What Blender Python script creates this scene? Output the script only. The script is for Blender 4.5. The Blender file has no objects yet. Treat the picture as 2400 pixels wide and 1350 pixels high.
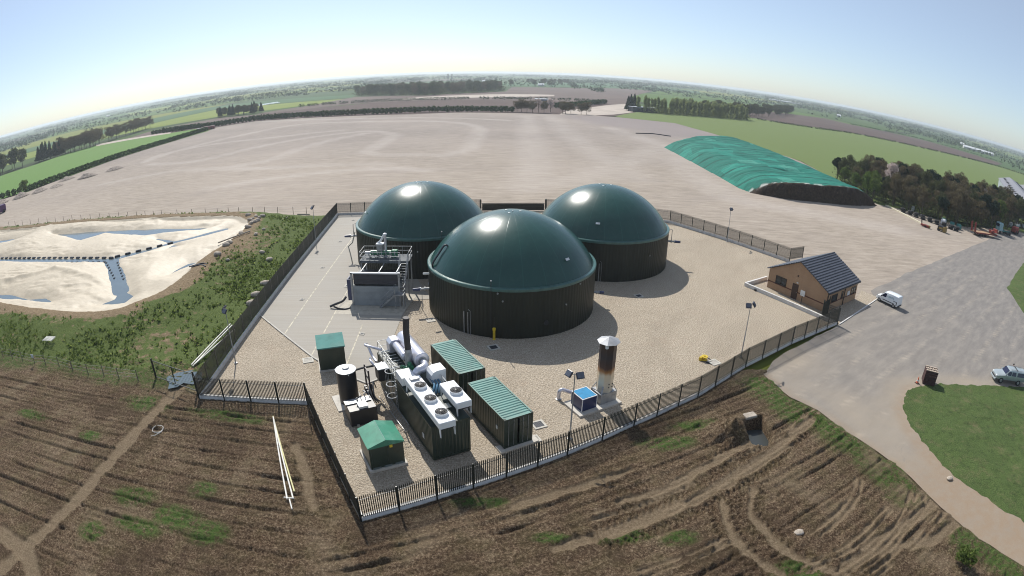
import bpy, bmesh, math, random
import numpy as np
from mathutils import Vector, Matrix
from mathutils.geometry import delaunay_2d_cdt
random.seed(7)
C = bpy.context.scene.collection
PI = math.pi
R = math.radians
# ---------------------------------------------------------------- camera survey
F, KD, PITCH, ROLL, CAMH = 1361.0, 0.068, -0.3755, 0.016, 26.697
def _dir(px, py):
    x, y = px-1200.0, 675.0-py
    r = math.hypot(x, y)+1e-9
    q = r/F; th = q*(1+KD*q*q)
    d = (math.sin(th)*x/r, math.sin(th)*y/r, -math.cos(th))
    c, s = math.cos(ROLL), math.sin(ROLL)
    d = (c*d[0]-s*d[1], s*d[0]+c*d[1], d[2])
    a = PI/2+PITCH; c, s = math.cos(a), math.sin(a)
    return (d[0], c*d[1]-s*d[2], s*d[1]+c*d[2])
def G(px, py, z=0.0):
    """survey: world x, y of a point of known height z"""
    d = _dir(px, py); t = (z-CAMH)/d[2]
    return (d[0]*t, d[1]*t)
def GL(pts, z=0.0): return [G(x, y, z) for x, y in pts]
# ---------------------------------------------------------------- numpy noise + geometry
def _hash(ix, iy, seed):
    n = (ix.astype(np.int64)*374761393 + iy.astype(np.int64)*668265263 + seed*1442695041) & 0x7fffffff
    n = ((n ^ (n >> 13))*1274126177) & 0x7fffffff
    n = (n ^ (n >> 16)) & 0xffffff
    return n/16777215.0
def vnoise(x, y, seed=0):
    ix = np.floor(x); iy = np.floor(y); fx = x-ix; fy = y-iy
    fx = fx*fx*(3-2*fx); fy = fy*fy*(3-2*fy)
    a = _hash(ix, iy, seed); b = _hash(ix+1, iy, seed); c = _hash(ix, iy+1, seed); d = _hash(ix+1, iy+1, seed)
    return (a*(1-fx)+b*fx)*(1-fy)+(c*(1-fx)+d*fx)*fy
def fbm(x, y, sc=1.0, octv=4, seed=0, gain=0.5):
    s = 0; a = 1.0; t = 0; f = 1.0/sc
    for o in range(octv):
        s = s+a*vnoise(x*f+o*17.3, y*f+o*9.1, seed+o); t += a; a *= gain; f *= 2.03
    return s/t
def inpoly(x, y, poly):
    r = np.zeros(np.shape(x), bool); n = len(poly); j = n-1
    for i in range(n):
        xi, yi = poly[i]; xj, yj = poly[j]
        if yi != yj:
            r ^= ((yi > y) != (yj > y)) & (x < (xj-xi)*(y-yi)/(yj-yi)+xi)
        j = i
    return r
def dline(x, y, pts, closed=False):
    d = np.full(np.shape(x), 1e9)
    P = list(pts)+([pts[0]] if closed else [])
    for (ax, ay), (bx, by) in zip(P[:-1], P[1:]):
        vx, vy = bx-ax, by-ay; L = vx*vx+vy*vy+1e-12
        t = np.clip(((x-ax)*vx+(y-ay)*vy)/L, 0, 1)
        d = np.minimum(d, np.hypot(x-ax-t*vx, y-ay-t*vy))
    return d
def sdist(x, y, poly):
    d = dline(x, y, poly, True)
    return np.where(inpoly(x, y, poly), -d, d)
def sm(a, b, x):
    t = np.clip((x-a)/(b-a), 0, 1); return t*t*(3-2*t)
def catmull(pts, n=8, closed=False):
    P = [Vector((p[0], p[1], p[2] if len(p) > 2 else 0)) for p in pts]; out = []
    m = len(P)
    rng = range(m) if closed else range(m-1)
    for i in rng:
        p0 = P[(i-1) % m] if closed or i > 0 else P[0]; p1 = P[i]; p2 = P[(i+1) % m]
        p3 = P[(i+2) % m] if closed or i+2 < m else P[-1]
        for k in range(n):
            t = k/n
            out.append(0.5*((2*p1)+(-p0+p2)*t+(2*p0-5*p1+4*p2-p3)*t*t+(-p0+3*p1-3*p2+p3)*t**3))
    if not closed: out.append(P[-1])
    return out
# ---------------------------------------------------------------- mesh helpers
def link(o, parent=None):
    C.objects.link(o)
    if parent is not None: o.parent = parent
    return o
def tag(o, label=None, cat=None, group=None, kind=None):
    if label: o['label'] = label
    if cat: o['category'] = cat
    if group: o['group'] = group
    if kind: o['kind'] = kind
    return o
def thing(name, label, cat, loc=(0, 0, 0), rz=0.0, group=None):
    o = bpy.data.objects.new(name, None); o.empty_display_size = 0.3
    o.location = loc; o.rotation_euler = (0, 0, rz)
    link(o); return tag(o, label, cat, group)
def copy_tree(o, parent=None):
    c = o.copy(); C.objects.link(c); c.parent = parent
    for ch in list(o.children): copy_tree(ch, c)
    return c
class MB:
    def __init__(s): s.v = []; s.f = []; s.m = []; s.cm = 0; s.T = None
    def mat(s, i): s.cm = i; return s
    def _a(s, vs, fs):
        b = len(s.v)
        if s.T is not None: vs = [tuple(s.T @ Vector(v)) for v in vs]
        s.v += [tuple(v) for v in vs]; s.f += [tuple(b+i for i in f) for f in fs]; s.m += [s.cm]*len(fs)
        return s
    def quad(s, *p): return s._a(p, [tuple(range(len(p)))])
    def box(s, c, d, rz=0.0, ry=0.0):
        hx, hy, hz = d[0]/2, d[1]/2, d[2]/2
        vs = [(sx*hx, sy*hy, sz*hz) for sz in (-1, 1) for sx, sy in ((-1, -1), (1, -1), (1, 1), (-1, 1))]
        M = Matrix.Translation(c) @ Matrix.Rotation(rz, 4, 'Z') @ Matrix.Rotation(ry, 4, 'Y')
        return s._a([M @ Vector(v) for v in vs], [(3, 2, 1, 0), (4, 5, 6, 7), (0, 1, 5, 4), (1, 2, 6, 5), (2, 3, 7, 6), (3, 0, 4, 7)])
    def bbox(s, c, d, b=0.05, rz=0.0):
        """box whose vertical edges and top edges are chamfered"""
        hx, hy, hz = d[0]/2, d[1]/2, d[2]/2
        def ring(ix, z): return [(-hx+ix+(b if k else 0)*0, 0, z) for k in ()]
        oct_ = lambda e, z: [(-hx+e, -hy+b+e, z), (-hx+b+e, -hy+e, z), (hx-b-e, -hy+e, z), (hx-e, -hy+b+e, z), (hx-e, hy-b-e, z), (hx-b-e, hy-e, z), (-hx+b+e, hy-e, z), (-hx+e, hy-b-e, z)]
        rs = [oct_(0, -hz), oct_(0, hz-b), oct_(b*0.7, hz)]
        vs = sum(rs, []); fs = [tuple(range(7, -1, -1)), tuple(range(16, 24))]
        for k in (0, 1):
            for i in range(8): j = (i+1) % 8; fs.append((k*8+i, k*8+j, k*8+8+j, k*8+8+i))
        M = Matrix.Translation(c) @ Matrix.Rotation(rz, 4, 'Z')
        return s._a([M @ Vector(v) for v in vs], fs)
    def beam(s, a, b, w, h=None):
        """square bar from a to b"""
        h = h or w; a = Vector(a); b = Vector(b); d = (b-a); L = d.length; d.normalize()
        up = Vector((0, 0, 1)) if abs(d.z) < 0.95 else Vector((0, 1, 0))
        x = d.cross(up).normalized(); y = x.cross(d)
        vs = [p+x*sx*w/2+y*sy*h/2 for p in (a, b) for sx, sy in ((-1, -1), (1, -1), (1, 1), (-1, 1))]
        return s._a(vs, [(3, 2, 1, 0), (4, 5, 6, 7), (0, 1, 5, 4), (1, 2, 6, 5), (2, 3, 7, 6), (3, 0, 4, 7)])
    def cyl(s, a, b, r0, r1=None, n=16, caps=True):
        r1 = r0 if r1 is None else r1; a = Vector(a); b = Vector(b); d = (b-a).normalized()
        up = Vector((0, 0, 1)) if abs(d.z) < 0.95 else Vector((1, 0, 0))
        x = d.cross(up).normalized(); y = d.cross(x)
        vs = [a+(x*math.cos(2*PI*i/n)+y*math.sin(2*PI*i/n))*r0 for i in range(n)]+[b+(x*math.cos(2*PI*i/n)+y*math.sin(2*PI*i/n))*r1 for i in range(n)]
        fs = [(i, (i+1) % n, n+(i+1) % n, n+i) for i in range(n)]
        if caps: fs += [tuple(range(n-1, -1, -1)), tuple(range(n, 2*n))]
        return s._a(vs, fs)
    def tube(s, pts, r, n=8, caps=True):
        P = [Vector(p) for p in pts]; vs = []; x = None
        rr = r if isinstance(r, (list, tuple)) else [r]*len(P)
        for i, p in enumerate(P):
            d = (P[min(i+1, len(P)-1)]-P[max(i-1, 0)]).normalized()
            if x is None:
                up = Vector((0, 0, 1)) if abs(d.z) < 0.95 else Vector((1, 0, 0)); x = d.cross(up).normalized()
            x = (x-d*x.dot(d)).normalized(); y = d.cross(x)
            vs += [p+(x*math.cos(2*PI*k/n)+y*math.sin(2*PI*k/n))*rr[i] for k in range(n)]
        fs = []
        for i in range(len(P)-1):
            for k in range(n): j = (k+1) % n; fs.append((i*n+k, i*n+j, (i+1)*n+j, (i+1)*n+k))
        if caps: fs += [tuple(range(n-1, -1, -1)), tuple((len(P)-1)*n+k for k in range(n))]
        return s._a(vs, fs)
    def lathe(s, prof, c=(0, 0, 0), n=32, cap0=False, cap1=False):
        vs = [(c[0]+r*math.cos(2*PI*i/n), c[1]+r*math.sin(2*PI*i/n), c[2]+z) for r, z in prof for i in range(n)]
        fs = []
        for k in range(len(prof)-1):
            for i in range(n): j = (i+1) % n; fs.append((k*n+i, k*n+j, k*n+n+j, k*n+n+i))
        if cap0: fs.append(tuple(range(n-1, -1, -1)))
        if cap1: fs.append(tuple((len(prof)-1)*n+i for i in range(n)))
        return s._a(vs, fs)
    def prism(s, poly, z0, z1):
        n = len(poly); vs = [(x, y, z0) for x, y in poly]+[(x, y, z1) for x, y in poly]
        a = sum(poly[i][0]*poly[(i+1) % n][1]-poly[(i+1) % n][0]*poly[i][1] for i in range(n))
        fs = [(i, (i+1) % n, n+(i+1) % n, n+i) for i in range(n)]+[tuple(range(n-1, -1, -1)), tuple(range(n, 2*n))]
        if a < 0: fs = [tuple(reversed(f)) for f in fs]
        return s._a(vs, fs)
    def xprism(s, poly, x0, x1):
        """profile in the y-z plane extruded along x"""
        n = len(poly); vs = [(x0, y, z) for y, z in poly]+[(x1, y, z) for y, z in poly]
        fs = [(i, (i+1) % n, n+(i+1) % n, n+i) for i in range(n)]+[tuple(range(n-1, -1, -1)), tuple(range(n, 2*n))]
        a = sum(poly[i][0]*poly[(i+1) % n][1]-poly[(i+1) % n][0]*poly[i][1] for i in range(n))
        if a < 0: fs = [tuple(reversed(f)) for f in fs]
        return s._a(vs, fs)
    def build(s, name, mats, parent=None, smooth=False, loc=None, rz=None):
        me = bpy.data.meshes.new(name); me.from_pydata(s.v, [], s.f)
        mats = mats if isinstance(mats, (list, tuple)) else [mats]
        for m in mats: me.materials.append(m)
        if len(mats) > 1: me.polygons.foreach_set('material_index', s.m)
        if smooth:
            me.polygons.foreach_set('use_smooth', [True]*len(me.polygons))
            try: me.set_sharp_from_angle(angle=R(35))
            except Exception: pass
        me.update()
        o = bpy.data.objects.new(name, me); link(o, parent)
        if loc is not None: o.location = loc
        if rz is not None: o.rotation_euler = (0, 0, rz)
        return o
def grid_mesh(name, xs, ys, Z, mat, keep=None, attrs=None, smooth=True):
    """height field: Z[iy, ix]; keep is a per-face mask"""
    nx, ny = len(xs), len(ys)
    X, Y = np.meshgrid(xs, ys)
    co = np.stack([X, Y, Z], -1).reshape(-1, 3).astype(np.float32)
    idx = np.arange(nx*ny).reshape(ny, nx)
    q = np.stack([idx[:-1, :-1], idx[:-1, 1:], idx[1:, 1:], idx[1:, :-1]], -1)
    if keep is not None: q = q[keep]
    q = q.reshape(-1, 4)
    used = np.zeros(nx*ny, bool); used[q.ravel()] = True
    remap = np.cumsum(used)-1
    co = co[used]; q = remap[q].astype(np.int32)
    me = bpy.data.meshes.new(name)
    me.vertices.add(len(co)); me.vertices.foreach_set('co', co.ravel())
    me.loops.add(q.size); me.loops.foreach_set('vertex_index', q.ravel())
    me.polygons.add(len(q)); me.polygons.foreach_set('loop_start', np.arange(0, q.size, 4, dtype=np.int32))
    try: me.polygons.foreach_set('loop_total', np.full(len(q), 4, dtype=np.int32))
    except Exception: pass
    me.update(calc_edges=True)
    me.polygons.foreach_set('use_smooth', np.full(len(q), smooth))
    for k, a in (attrs or {}).items():
        at = me.attributes.new(k, 'FLOAT', 'POINT'); at.data.foreach_set('value', a.reshape(-1)[used].astype(np.float32))
    me.materials.append(mat)
    o = bpy.data.objects.new(name, me); link(o); return o
def densify(poly, step, amp=0.0, seed=0, closed=True, nsc=3.0):
    out = []; n = len(poly)
    for i in range(n if closed else n-1):
        a, b = poly[i], poly[(i+1) % n]; L = math.hypot(b[0]-a[0], b[1]-a[1]); k = max(1, int(L/step))
        nx, ny = -(b[1]-a[1])/(L+1e-9), (b[0]-a[0])/(L+1e-9)
        for j in range(k):
            t = j/k; x, y = a[0]+(b[0]-a[0])*t, a[1]+(b[1]-a[1])*t
            if amp:
                w = float(fbm(np.array([x]), np.array([y]), nsc, 3, seed)[0]-0.5)*2*amp
                x += nx*w; y += ny*w
            out.append((x, y))
    if not closed: out.append(tuple(poly[-1][:2]))
    return out
def sheet(name, poly, z, mat, step=2.0, amp=0.0, inner=None, attrs=None, seed=0, nsc=3.0, zf=None):
    """flat sheet with a (ragged) outline; inner = spacing of inside points"""
    b = densify(poly, step, amp, seed, nsc=nsc)
    pts = [Vector(p) for p in b]; nb = len(pts)
    if inner:
        A = np.array(b); xs = np.arange(A[:, 0].min(), A[:, 0].max(), inner); ys = np.arange(A[:, 1].min(), A[:, 1].max(), inner)
        X, Y = np.meshgrid(xs, ys); X = X.ravel(); Y = Y.ravel()
        k = sdist(X, Y, b) < -inner*0.4
        pts += [Vector((float(x), float(y))) for x, y in zip(X[k], Y[k])]
    edges = [(i, (i+1) % nb) for i in range(nb)]
    r = delaunay_2d_cdt(pts, edges, [], 2 if False else 1, 1e-5)
    vs = np.array([(v[0], v[1]) for v in r[0]])
    zz = np.full(len(vs), z) if zf is None else zf(vs[:, 0], vs[:, 1])
    me = bpy.data.meshes.new(name)
    me.from_pydata([(a[0], a[1], c) for a, c in zip(vs.tolist(), zz.tolist())], [], r[2])
    for k, fn in (attrs or {}).items():
        at = me.attributes.new(k, 'FLOAT', 'POINT'); at.data.foreach_set('value', fn(vs[:, 0], vs[:, 1]).astype(np.float32))
    me.materials.append(mat); me.update()
    # make every face look up
    bm = bmesh.new(); bm.from_mesh(me); bmesh.ops.recalc_face_normals(bm, faces=bm.faces)
    if sum(f.normal.z for f in bm.faces) < 0: bmesh.ops.reverse_faces(bm, faces=bm.faces)
    bm.to_mesh(me); bm.free()
    o = bpy.data.objects.new(name, me); link(o); return o
def struct(o): o['kind'] = 'structure'; return o
# ---------------------------------------------------------------- materials
class NT:
    def __init__(s, name):
        s.m = bpy.data.materials.new(name); s.m.use_nodes = True; s.t = s.m.node_tree; s.n = s.t.nodes; s.l = s.t.links
        s.b = s.n['Principled BSDF']; s.geo = None; s.tc = None
    def node(s, typ, **kw):
        n = s.n.new(typ)
        for k, v in kw.items(): setattr(n, k, v)
        return n
    def set(s, node, key, val):
        i = node.inputs[key]
        if isinstance(val, bpy.types.NodeSocket): s.l.new(val, i)
        else: i.default_value = val
    def pos(s, stretch=None, rot=0.0, world=True):
        if world:
            if s.geo is None: s.geo = s.node('ShaderNodeNewGeometry')
            out = s.geo.outputs['Position']
        else:
            if s.tc is None: s.tc = s.node('ShaderNodeTexCoord')
            out = s.tc.outputs['Object']
        if stretch or rot:
            mp = s.node('ShaderNodeMapping'); s.l.new(out, mp.inputs['Vector'])
            mp.inputs['Rotation'].default_value = (0, 0, rot)
            if rot and stretch:
                mp2 = s.node('ShaderNodeMapping'); s.l.new(mp.outputs[0], mp2.inputs['Vector']); mp2.inputs['Scale'].default_value = stretch; return mp2.outputs[0]
            if stretch: mp.inputs['Scale'].default_value = stretch
            out = mp.outputs[0]
        return out
    def noise(s, scale, detail=4, rough=0.55, vec=None, dist=0.0):
        n = s.node('ShaderNodeTexNoise'); s.set(n, 'Scale', scale); s.set(n, 'Detail', detail); s.set(n, 'Roughness', rough); s.set(n, 'Distortion', dist)
        s.l.new(vec if vec is not None else s.pos(), n.inputs['Vector']); return n.outputs['Fac']
    def voro(s, scale, vec=None, out='Distance', feat='F1', rnd=1.0):
        n = s.node('ShaderNodeTexVoronoi'); n.feature = feat; s.set(n, 'Scale', scale); s.set(n, 'Randomness', rnd)
        s.l.new(vec if vec is not None else s.pos(), n.inputs['Vector']); return n.outputs[out]
    def ramp(s, fac, stops, interp='LINEAR'):
        n = s.node('ShaderNodeValToRGB'); e = n.color_ramp.elements; n.color_ramp.interpolation = interp
        while len(e) < len(stops): e.new(0.5)
        for i, (p, c) in enumerate(stops):
            e[i].position = p; e[i].color = (c, c, c, 1) if not hasattr(c, '__len__') else (*c[:3], 1)
        s.l.new(fac, n.inputs['Fac']); return n.outputs['Color']
    def mix(s, fac, a, b, mode='MIX'):
        n = s.node('ShaderNodeMix'); n.data_type = 'RGBA'; n.blend_type = mode; n.clamp_factor = True
        s.set(n, 0, fac)
        for k, v in ((6, a), (7, b)):
            if isinstance(v, bpy.types.NodeSocket): s.l.new(v, n.inputs[k])
            else: n.inputs[k].default_value = (*v[:3], 1) if hasattr(v, '__len__') else (v, v, v, 1)
        return n.outputs[2]
    def math(s, op, a, b=None, clamp=False):
        n = s.node('ShaderNodeMath'); n.operation = op; n.use_clamp = clamp
        for k, v in ((0, a), (1, b)):
            if v is None: continue
            s.set(n, k, v)
        return n.outputs[0]
    def attr(s, name):
        n = s.node('ShaderNodeAttribute'); n.attribute_name = name; return n.outputs['Fac']
    def col(s, c): s.set(s.b, 'Base Color', c if isinstance(c, bpy.types.NodeSocket) else (*c[:3], 1)); return s
    def rough(s, r): s.set(s.b, 'Roughness', r); return s
    def bump(s, h, strength=0.5, dist=0.05):
        n = s.node('ShaderNodeBump'); s.set(n, 'Strength', strength); s.set(n, 'Distance', dist); s.l.new(h, n.inputs['Height'])
        s.l.new(n.outputs['Normal'], s.b.inputs['Normal']); return s
    def island(s):
        if s.geo is None: s.geo = s.node('ShaderNodeNewGeometry')
        return s.geo.outputs['Random Per Island']
def plain(name, col, rough=0.5, metal=0.0, var=0.12, vs=2.0, bump=0.0, bs=20.0, spec=0.5, world=False, dirt=None, coat=0.0):
    """painted / cast surface with slight mottling"""
    t = NT(name); v = t.pos(world=world)
    f = t.noise(vs, 5, 0.6, v)
    c2 = tuple(max(0, c*(1-var*2)) for c in col); c3 = tuple(min(1, c*(1+var)) for c in col)
    c = t.ramp(f, [(0.3, c2), (0.5, col), (0.72, c3)])
    if dirt:
        g = t.noise(vs*0.6, 6, 0.7, t.pos((1, 1, 0.25), world=world))
        c = t.mix(t.ramp(g, [(0.5, 0.0), (0.75, 0.7)]), c, dirt)
    t.col(c).rough(rough); t.set(t.b, 'Metallic', metal); t.set(t.b, 'Specular IOR Level', spec); t.set(t.b, 'Coat Weight', coat)
    if bump: t.bump(t.noise(bs, 4, 0.6, v), 0.6, bump)
    return t.m
# ---------------------------------------------------------------- camera, sky, sun
sc = bpy.context.scene
cam_d = bpy.data.cameras.new('camera'); cam = bpy.data.objects.new('camera', cam_d); C.objects.link(cam); sc.camera = cam
cam.location = (0, 0, CAMH)
cam.rotation_euler = (Matrix.Rotation(PI/2+PITCH, 4, 'X') @ Matrix.Rotation(ROLL, 4, 'Z')).to_euler()
cam_d.type = 'PANO'; cam_d.clip_end = 60000; cam_d.clip_start = 0.1
cam_d.sensor_width = 36.0; cam_d.sensor_height = 20.25; cam_d.sensor_fit = 'HORIZONTAL'
FM = F/2400*36.0
cam_d.panorama_type = 'FISHEYE_LENS_POLYNOMIAL'
cam_d.fisheye_fov = R(170)
cam_d.fisheye_polynomial_k0 = 0.0; cam_d.fisheye_polynomial_k1 = -1.0/FM; cam_d.fisheye_polynomial_k2 = 0.0
cam_d.fisheye_polynomial_k3 = -KD/FM**3; cam_d.fisheye_polynomial_k4 = 0.0
SUN_EL = R(44.0); SUN_AZ = R(-21.5)          # azimuth measured from +Y towards +X
AIR, DUST, SKY_S = 0.8, 0.55, 0.104; TINT = (.90, 1.0, 1.10, 1)
w = bpy.data.worlds.new('World'); sc.world = w; w.use_nodes = True
nt = w.node_tree; bg = nt.nodes['Background']
sky = nt.nodes.new('ShaderNodeTexSky'); sky.sky_type = 'NISHITA'; sky.sun_disc = False
sky.sun_elevation = SUN_EL; sky.sun_rotation = SUN_AZ
sky.altitude = 0; sky.air_density = AIR; sky.dust_density = DUST; sky.ozone_density = 1.0
mxs = nt.nodes.new('ShaderNodeMix'); mxs.data_type = 'RGBA'; mxs.inputs[0].default_value = 0.30; mxs.inputs[7].default_value = (7.4, 7.9, 8.3, 1)
tn = nt.nodes.new('ShaderNodeMix'); tn.data_type = 'RGBA'; tn.blend_type = 'MULTIPLY'; tn.inputs[0].default_value = 1.0; tn.inputs[7].default_value = TINT
nt.links.new(sky.outputs[0], tn.inputs[6]); nt.links.new(tn.outputs[2], mxs.inputs[6]); nt.links.new(mxs.outputs[2], bg.inputs['Color']); bg.inputs['Strength'].default_value = SKY_S
sl = bpy.data.lights.new('sun', 'SUN'); sl.energy = 5.0; sl.angle = R(0.53); sl.color = (1.0, 0.955, 0.88)
so = bpy.data.objects.new('sun', sl); C.objects.link(so)
sd = Vector((math.sin(SUN_AZ)*math.cos(SUN_EL), math.cos(SUN_AZ)*math.cos(SUN_EL), math.sin(SUN_EL)))
so.rotation_euler = sd.to_track_quat('Z', 'Y').to_euler(); so.location = sd*200
sc.view_settings.view_transform = 'Standard'; sc.view_settings.look = 'None'; sc.view_settings.exposure = 0.14; sc.view_settings.gamma = 1.0
sc.cycles.max_bounces = 6; sc.cycles.transparent_max_bounces = 12; sc.cycles.use_denoising = True; sc.cycles.pixel_filter_type = 'BLACKMAN_HARRIS'; sc.cycles.filter_width = 1.05; sc.cycles.use_fast_gi = False
# ---------------------------------------------------------------- haze
def haze():
    t = NT('hazy air'); t.n.remove(t.b)
    v = t.node('ShaderNodeVolumePrincipled'); v.inputs['Color'].default_value = (0.86, 0.95, 1.0, 1); v.inputs['Density'].default_value = HAZE_D; v.inputs['Anisotropy'].default_value = 0.35
    t.l.new(v.outputs[0], t.n['Material Output'].inputs['Volume'])
    mb = MB(); mb.box((0, 3500, 14), (23000, 16000, 30)); o = mb.build('haze', t.m); tag(o, kind='stuff')
HAZE_D = 0.00020
haze()
# ---------------------------------------------------------------- surveyed lines
A_ = (-33.9, 104.6); B_ = (-28.4, 38.8); C_ = (-17.35, 39.5); D_ = (-9.5, 26.0)
E_ = [(-2.4, 30.1), (4.3, 34.0), (10.0, 37.7), (16.7, 41.9), (23.4, 47.1), (31.2, 52.0), (40.6, 57.0)]
GATE = [(-6.2, 107.2), (6.2, 108.4)]
FR = [(29.4, 102.4), (37.3, 92.1), (44.9, 81.2), (48.2, 82.6)]
BL, BM, BR = (35.35, 69.85), (40.55, 60.6), (49.15, 65.55)      # building corners
COMP = [A_, B_, C_, D_]+E_+[BM, BL, (36.8, 72.7), (44.9, 81.2), (37.3, 92.1), (29.4, 102.4), GATE[1], GATE[0]]
# ---------------------------------------------------------------- ground sheet with a hole for the pit
def m_ground():
    t = NT('far farmland')
    v = t.pos((0.0030, 0.0016, 0), rot=R(14))
    cell = t.voro(1.0, v, 'Color'); s = t.node('ShaderNodeSeparateColor'); t.l.new(cell, s.inputs[0])
    c = t.ramp(s.outputs[0], [(0.0, (.060, .105, .028)), (0.28, (.085, .150, .030)), (0.45, (.045, .085, .030)), (0.60, (.130, .105, .085)), (0.72, (.200, .220, .040)), (0.85, (.070, .120, .045)), (1.0, (.110, .085, .070))], 'CONSTANT')
    e = t.voro(1.0, v, 'Distance', 'DISTANCE_TO_EDGE')
    c = t.mix(t.ramp(e, [(0.012, 1.0), (0.03, 0.0)]), c, (.028, .042, .018))
    c = t.mix(t.math('MULTIPLY', t.noise(0.02, 5, 0.6), 0.5), c, (.05, .075, .03), 'MIX')
    t.col(c).rough(0.95); t.set(t.b, 'Specular IOR Level', 0.1); return t.m
hx0, hx1, hy0, hy1 = 15.0, 24.0, 32.5, 38.5
gx, gy0, gy1 = 11500, -4500, 11500
mb = MB(); z = -0.45
for a, b, c_, d in ((-gx, gx, gy0, hy0), (-gx, gx, hy1, gy1), (-gx, hx0, hy0, hy1), (hx1, gx, hy0, hy1)):
    mb.quad((a, c_, z), (b, c_, z), (b, d, z), (a, d, z))
struct(mb.build('ground', m_ground()))
# ---------------------------------------------------------------- materials of the plain
def m_soil():
    t = NT('tilled soil')
    n1 = t.noise(0.55, 6, 0.62); n2 = t.noise(6.0, 6, 0.8)
    c = t.ramp(n2, [(0.34, (.028, .017, .010)), (0.47, (.110, .071, .043)), (0.55, (.215, .150, .094)), (0.67, (.50, .40, .27))])
    c = t.mix(t.ramp(n1, [(0.45, 0.0), (0.66, 0.32)]), c, (.120, .110, .045))
    pt = t.noise(.16, 6, .65, None, .8); c = t.mix(t.ramp(pt, [(.36, .55), (.52, 0.0)]), c, (.060, .038, .024)); c = t.mix(t.ramp(pt, [(.52, 0.0), (.70, .42)]), c, (.34, .27, .18))
    g = t.attr('green'); gn = t.noise(2.2, 5, 0.75)
    gm = t.math('MULTIPLY', g, t.ramp(gn, [(0.38, 0.0), (0.55, 1.0)]))
    gc = t.ramp(t.noise(5, 5, 0.75), [(0.35, (.030, .055, .012)), (0.5, (.070, .125, .026)), (0.68, (.15, .20, .06))])
    c = t.mix(gm, c, gc)
    tr = t.attr('track'); tc = t.ramp(t.noise(7, 4, 0.6), [(0.3, (.19, .138, .085)), (0.7, (.38, .295, .195))])
    c = t.mix(t.math('MULTIPLY', tr, t.ramp(t.noise(2.5, 6, .7), [(.3, .45), (.6, .95)])), c, tc)
    t.col(c).rough(0.95); t.set(t.b, 'Specular IOR Level', 0.15)
    h = t.math('ADD', t.math('MULTIPLY', n2, 1.0), t.noise(14, 4, 0.7))
    t.bump(h, 1.0, 0.22); return t.m
def m_bank():
    t = NT('weedy bank')
    g = t.attr('green')
    n = t.noise(0.9, 6, 0.68); n2 = t.noise(5.5, 4, 0.7)
    gc = t.ramp(n2, [(0.28, (.040, .058, .016)), (0.5, (.075, .105, .026)), (0.72, (.125, .155, .045))])
    ec = t.ramp(t.noise(3.2, 5, 0.65), [(0.3, (.12, .085, .050)), (0.55, (.21, .155, .095)), (0.75, (.30, .235, .15))])
    f = t.math('ADD', g, t.math('MULTIPLY', t.math('SUBTRACT', n, 0.5), 1.7))
    c = t.mix(t.ramp(f, [(0.40, 0.0), (0.58, 1.0)]), ec, gc)
    t.col(c).rough(0.95); t.set(t.b, 'Specular IOR Level', 0.15); t.bump(n2, 0.9, 0.15); return t.m
def m_grass(name, a, b, c_, bare=(.2, .15, .09)):
    t = NT(name)
    n = t.noise(0.25, 6, 0.62); n2 = t.noise(7, 4, 0.75)
    c = t.ramp(n2, [(0.25, a), (0.5, b), (0.75, c_)])
    c = t.mix(t.ramp(n, [(0.35, 0.35), (0.6, 0.0)]), c, a)
    c = t.mix(t.ramp(t.noise(0.45, 8, 0.8), [(0.52, 0.0), (0.70, 0.6)]), c, bare)
    c = t.mix(t.ramp(t.noise(1.4, 8, .8), [(.35, .6), (.5, 0.0)]), c, tuple(q*.55 for q in a))
    t.col(c).rough(0.9); t.set(t.b, 'Specular IOR Level', 0.2); t.bump(n2, 1.0, 0.15); return t.m
def m_gravel():
    t = NT('limestone gravel')
    s = t.voro(6.5, None, 'Color'); sp = t.node('ShaderNodeSeparateColor'); t.l.new(s, sp.inputs[0])
    n = t.noise(6.5, 6, 0.8)
    c = t.ramp(n, [(0.30, (.085, .068, .050)), (0.44, (.285, .238, .178)), (0.55, (.46, .395, .31)), (0.72, (.74, .67, .57))])
    c = t.mix(t.math('MULTIPLY', sp.outputs[0], 0.30), c, (.37, .31, .24))
    c = t.mix(t.ramp(t.noise(0.35, 5, 0.7), [(0.55, 0.0), (0.75, 0.22)]), c, (.36, .24, .17))
    c = t.mix(t.ramp(t.noise(.14, 7, .7, t.pos((1, .5, 1), rot=R(30)), 1.2), [(.45, 0.0), (.68, .38)]), c, (.22, .185, .14)); c = t.mix(t.ramp(t.noise(.5, 7, .7), [(.58, 0.0), (.74, .35)]), c, (.55, .49, .41))
    t.col(c).rough(0.92); t.set(t.b, 'Specular IOR Level', 0.2)
    t.bump(t.math('ADD', n, t.math('MULTIPLY', t.voro(8.0), 0.8)), 0.8, 0.10); return t.m
def m_concrete():
    t = NT('brushed concrete slab')
    n = t.noise(1.0, 5, 0.6, t.pos((0.10, 2.4, 1), rot=R(-4))); n2 = t.noise(0.12, 5, 0.6); n3 = t.noise(8, 4, 0.7)
    c = t.ramp(n, [(0.3, (.285, .265, .23)), (0.55, (.32, .30, .265)), (0.75, (.355, .335, .30))])
    c = t.mix(t.ramp(n2, [(0.4, 0.0), (0.7, 0.5)]), c, (.33, .29, .235))
    c = t.mix(t.math('MULTIPLY', n3, 0.25), c, (.26, .24, .21))
    j = t.attr('joint'); c = t.mix(j, c, (.52, .47, .37))
    t.col(c).rough(0.85); t.bump(n, 0.25, 0.02); return t.m
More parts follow.
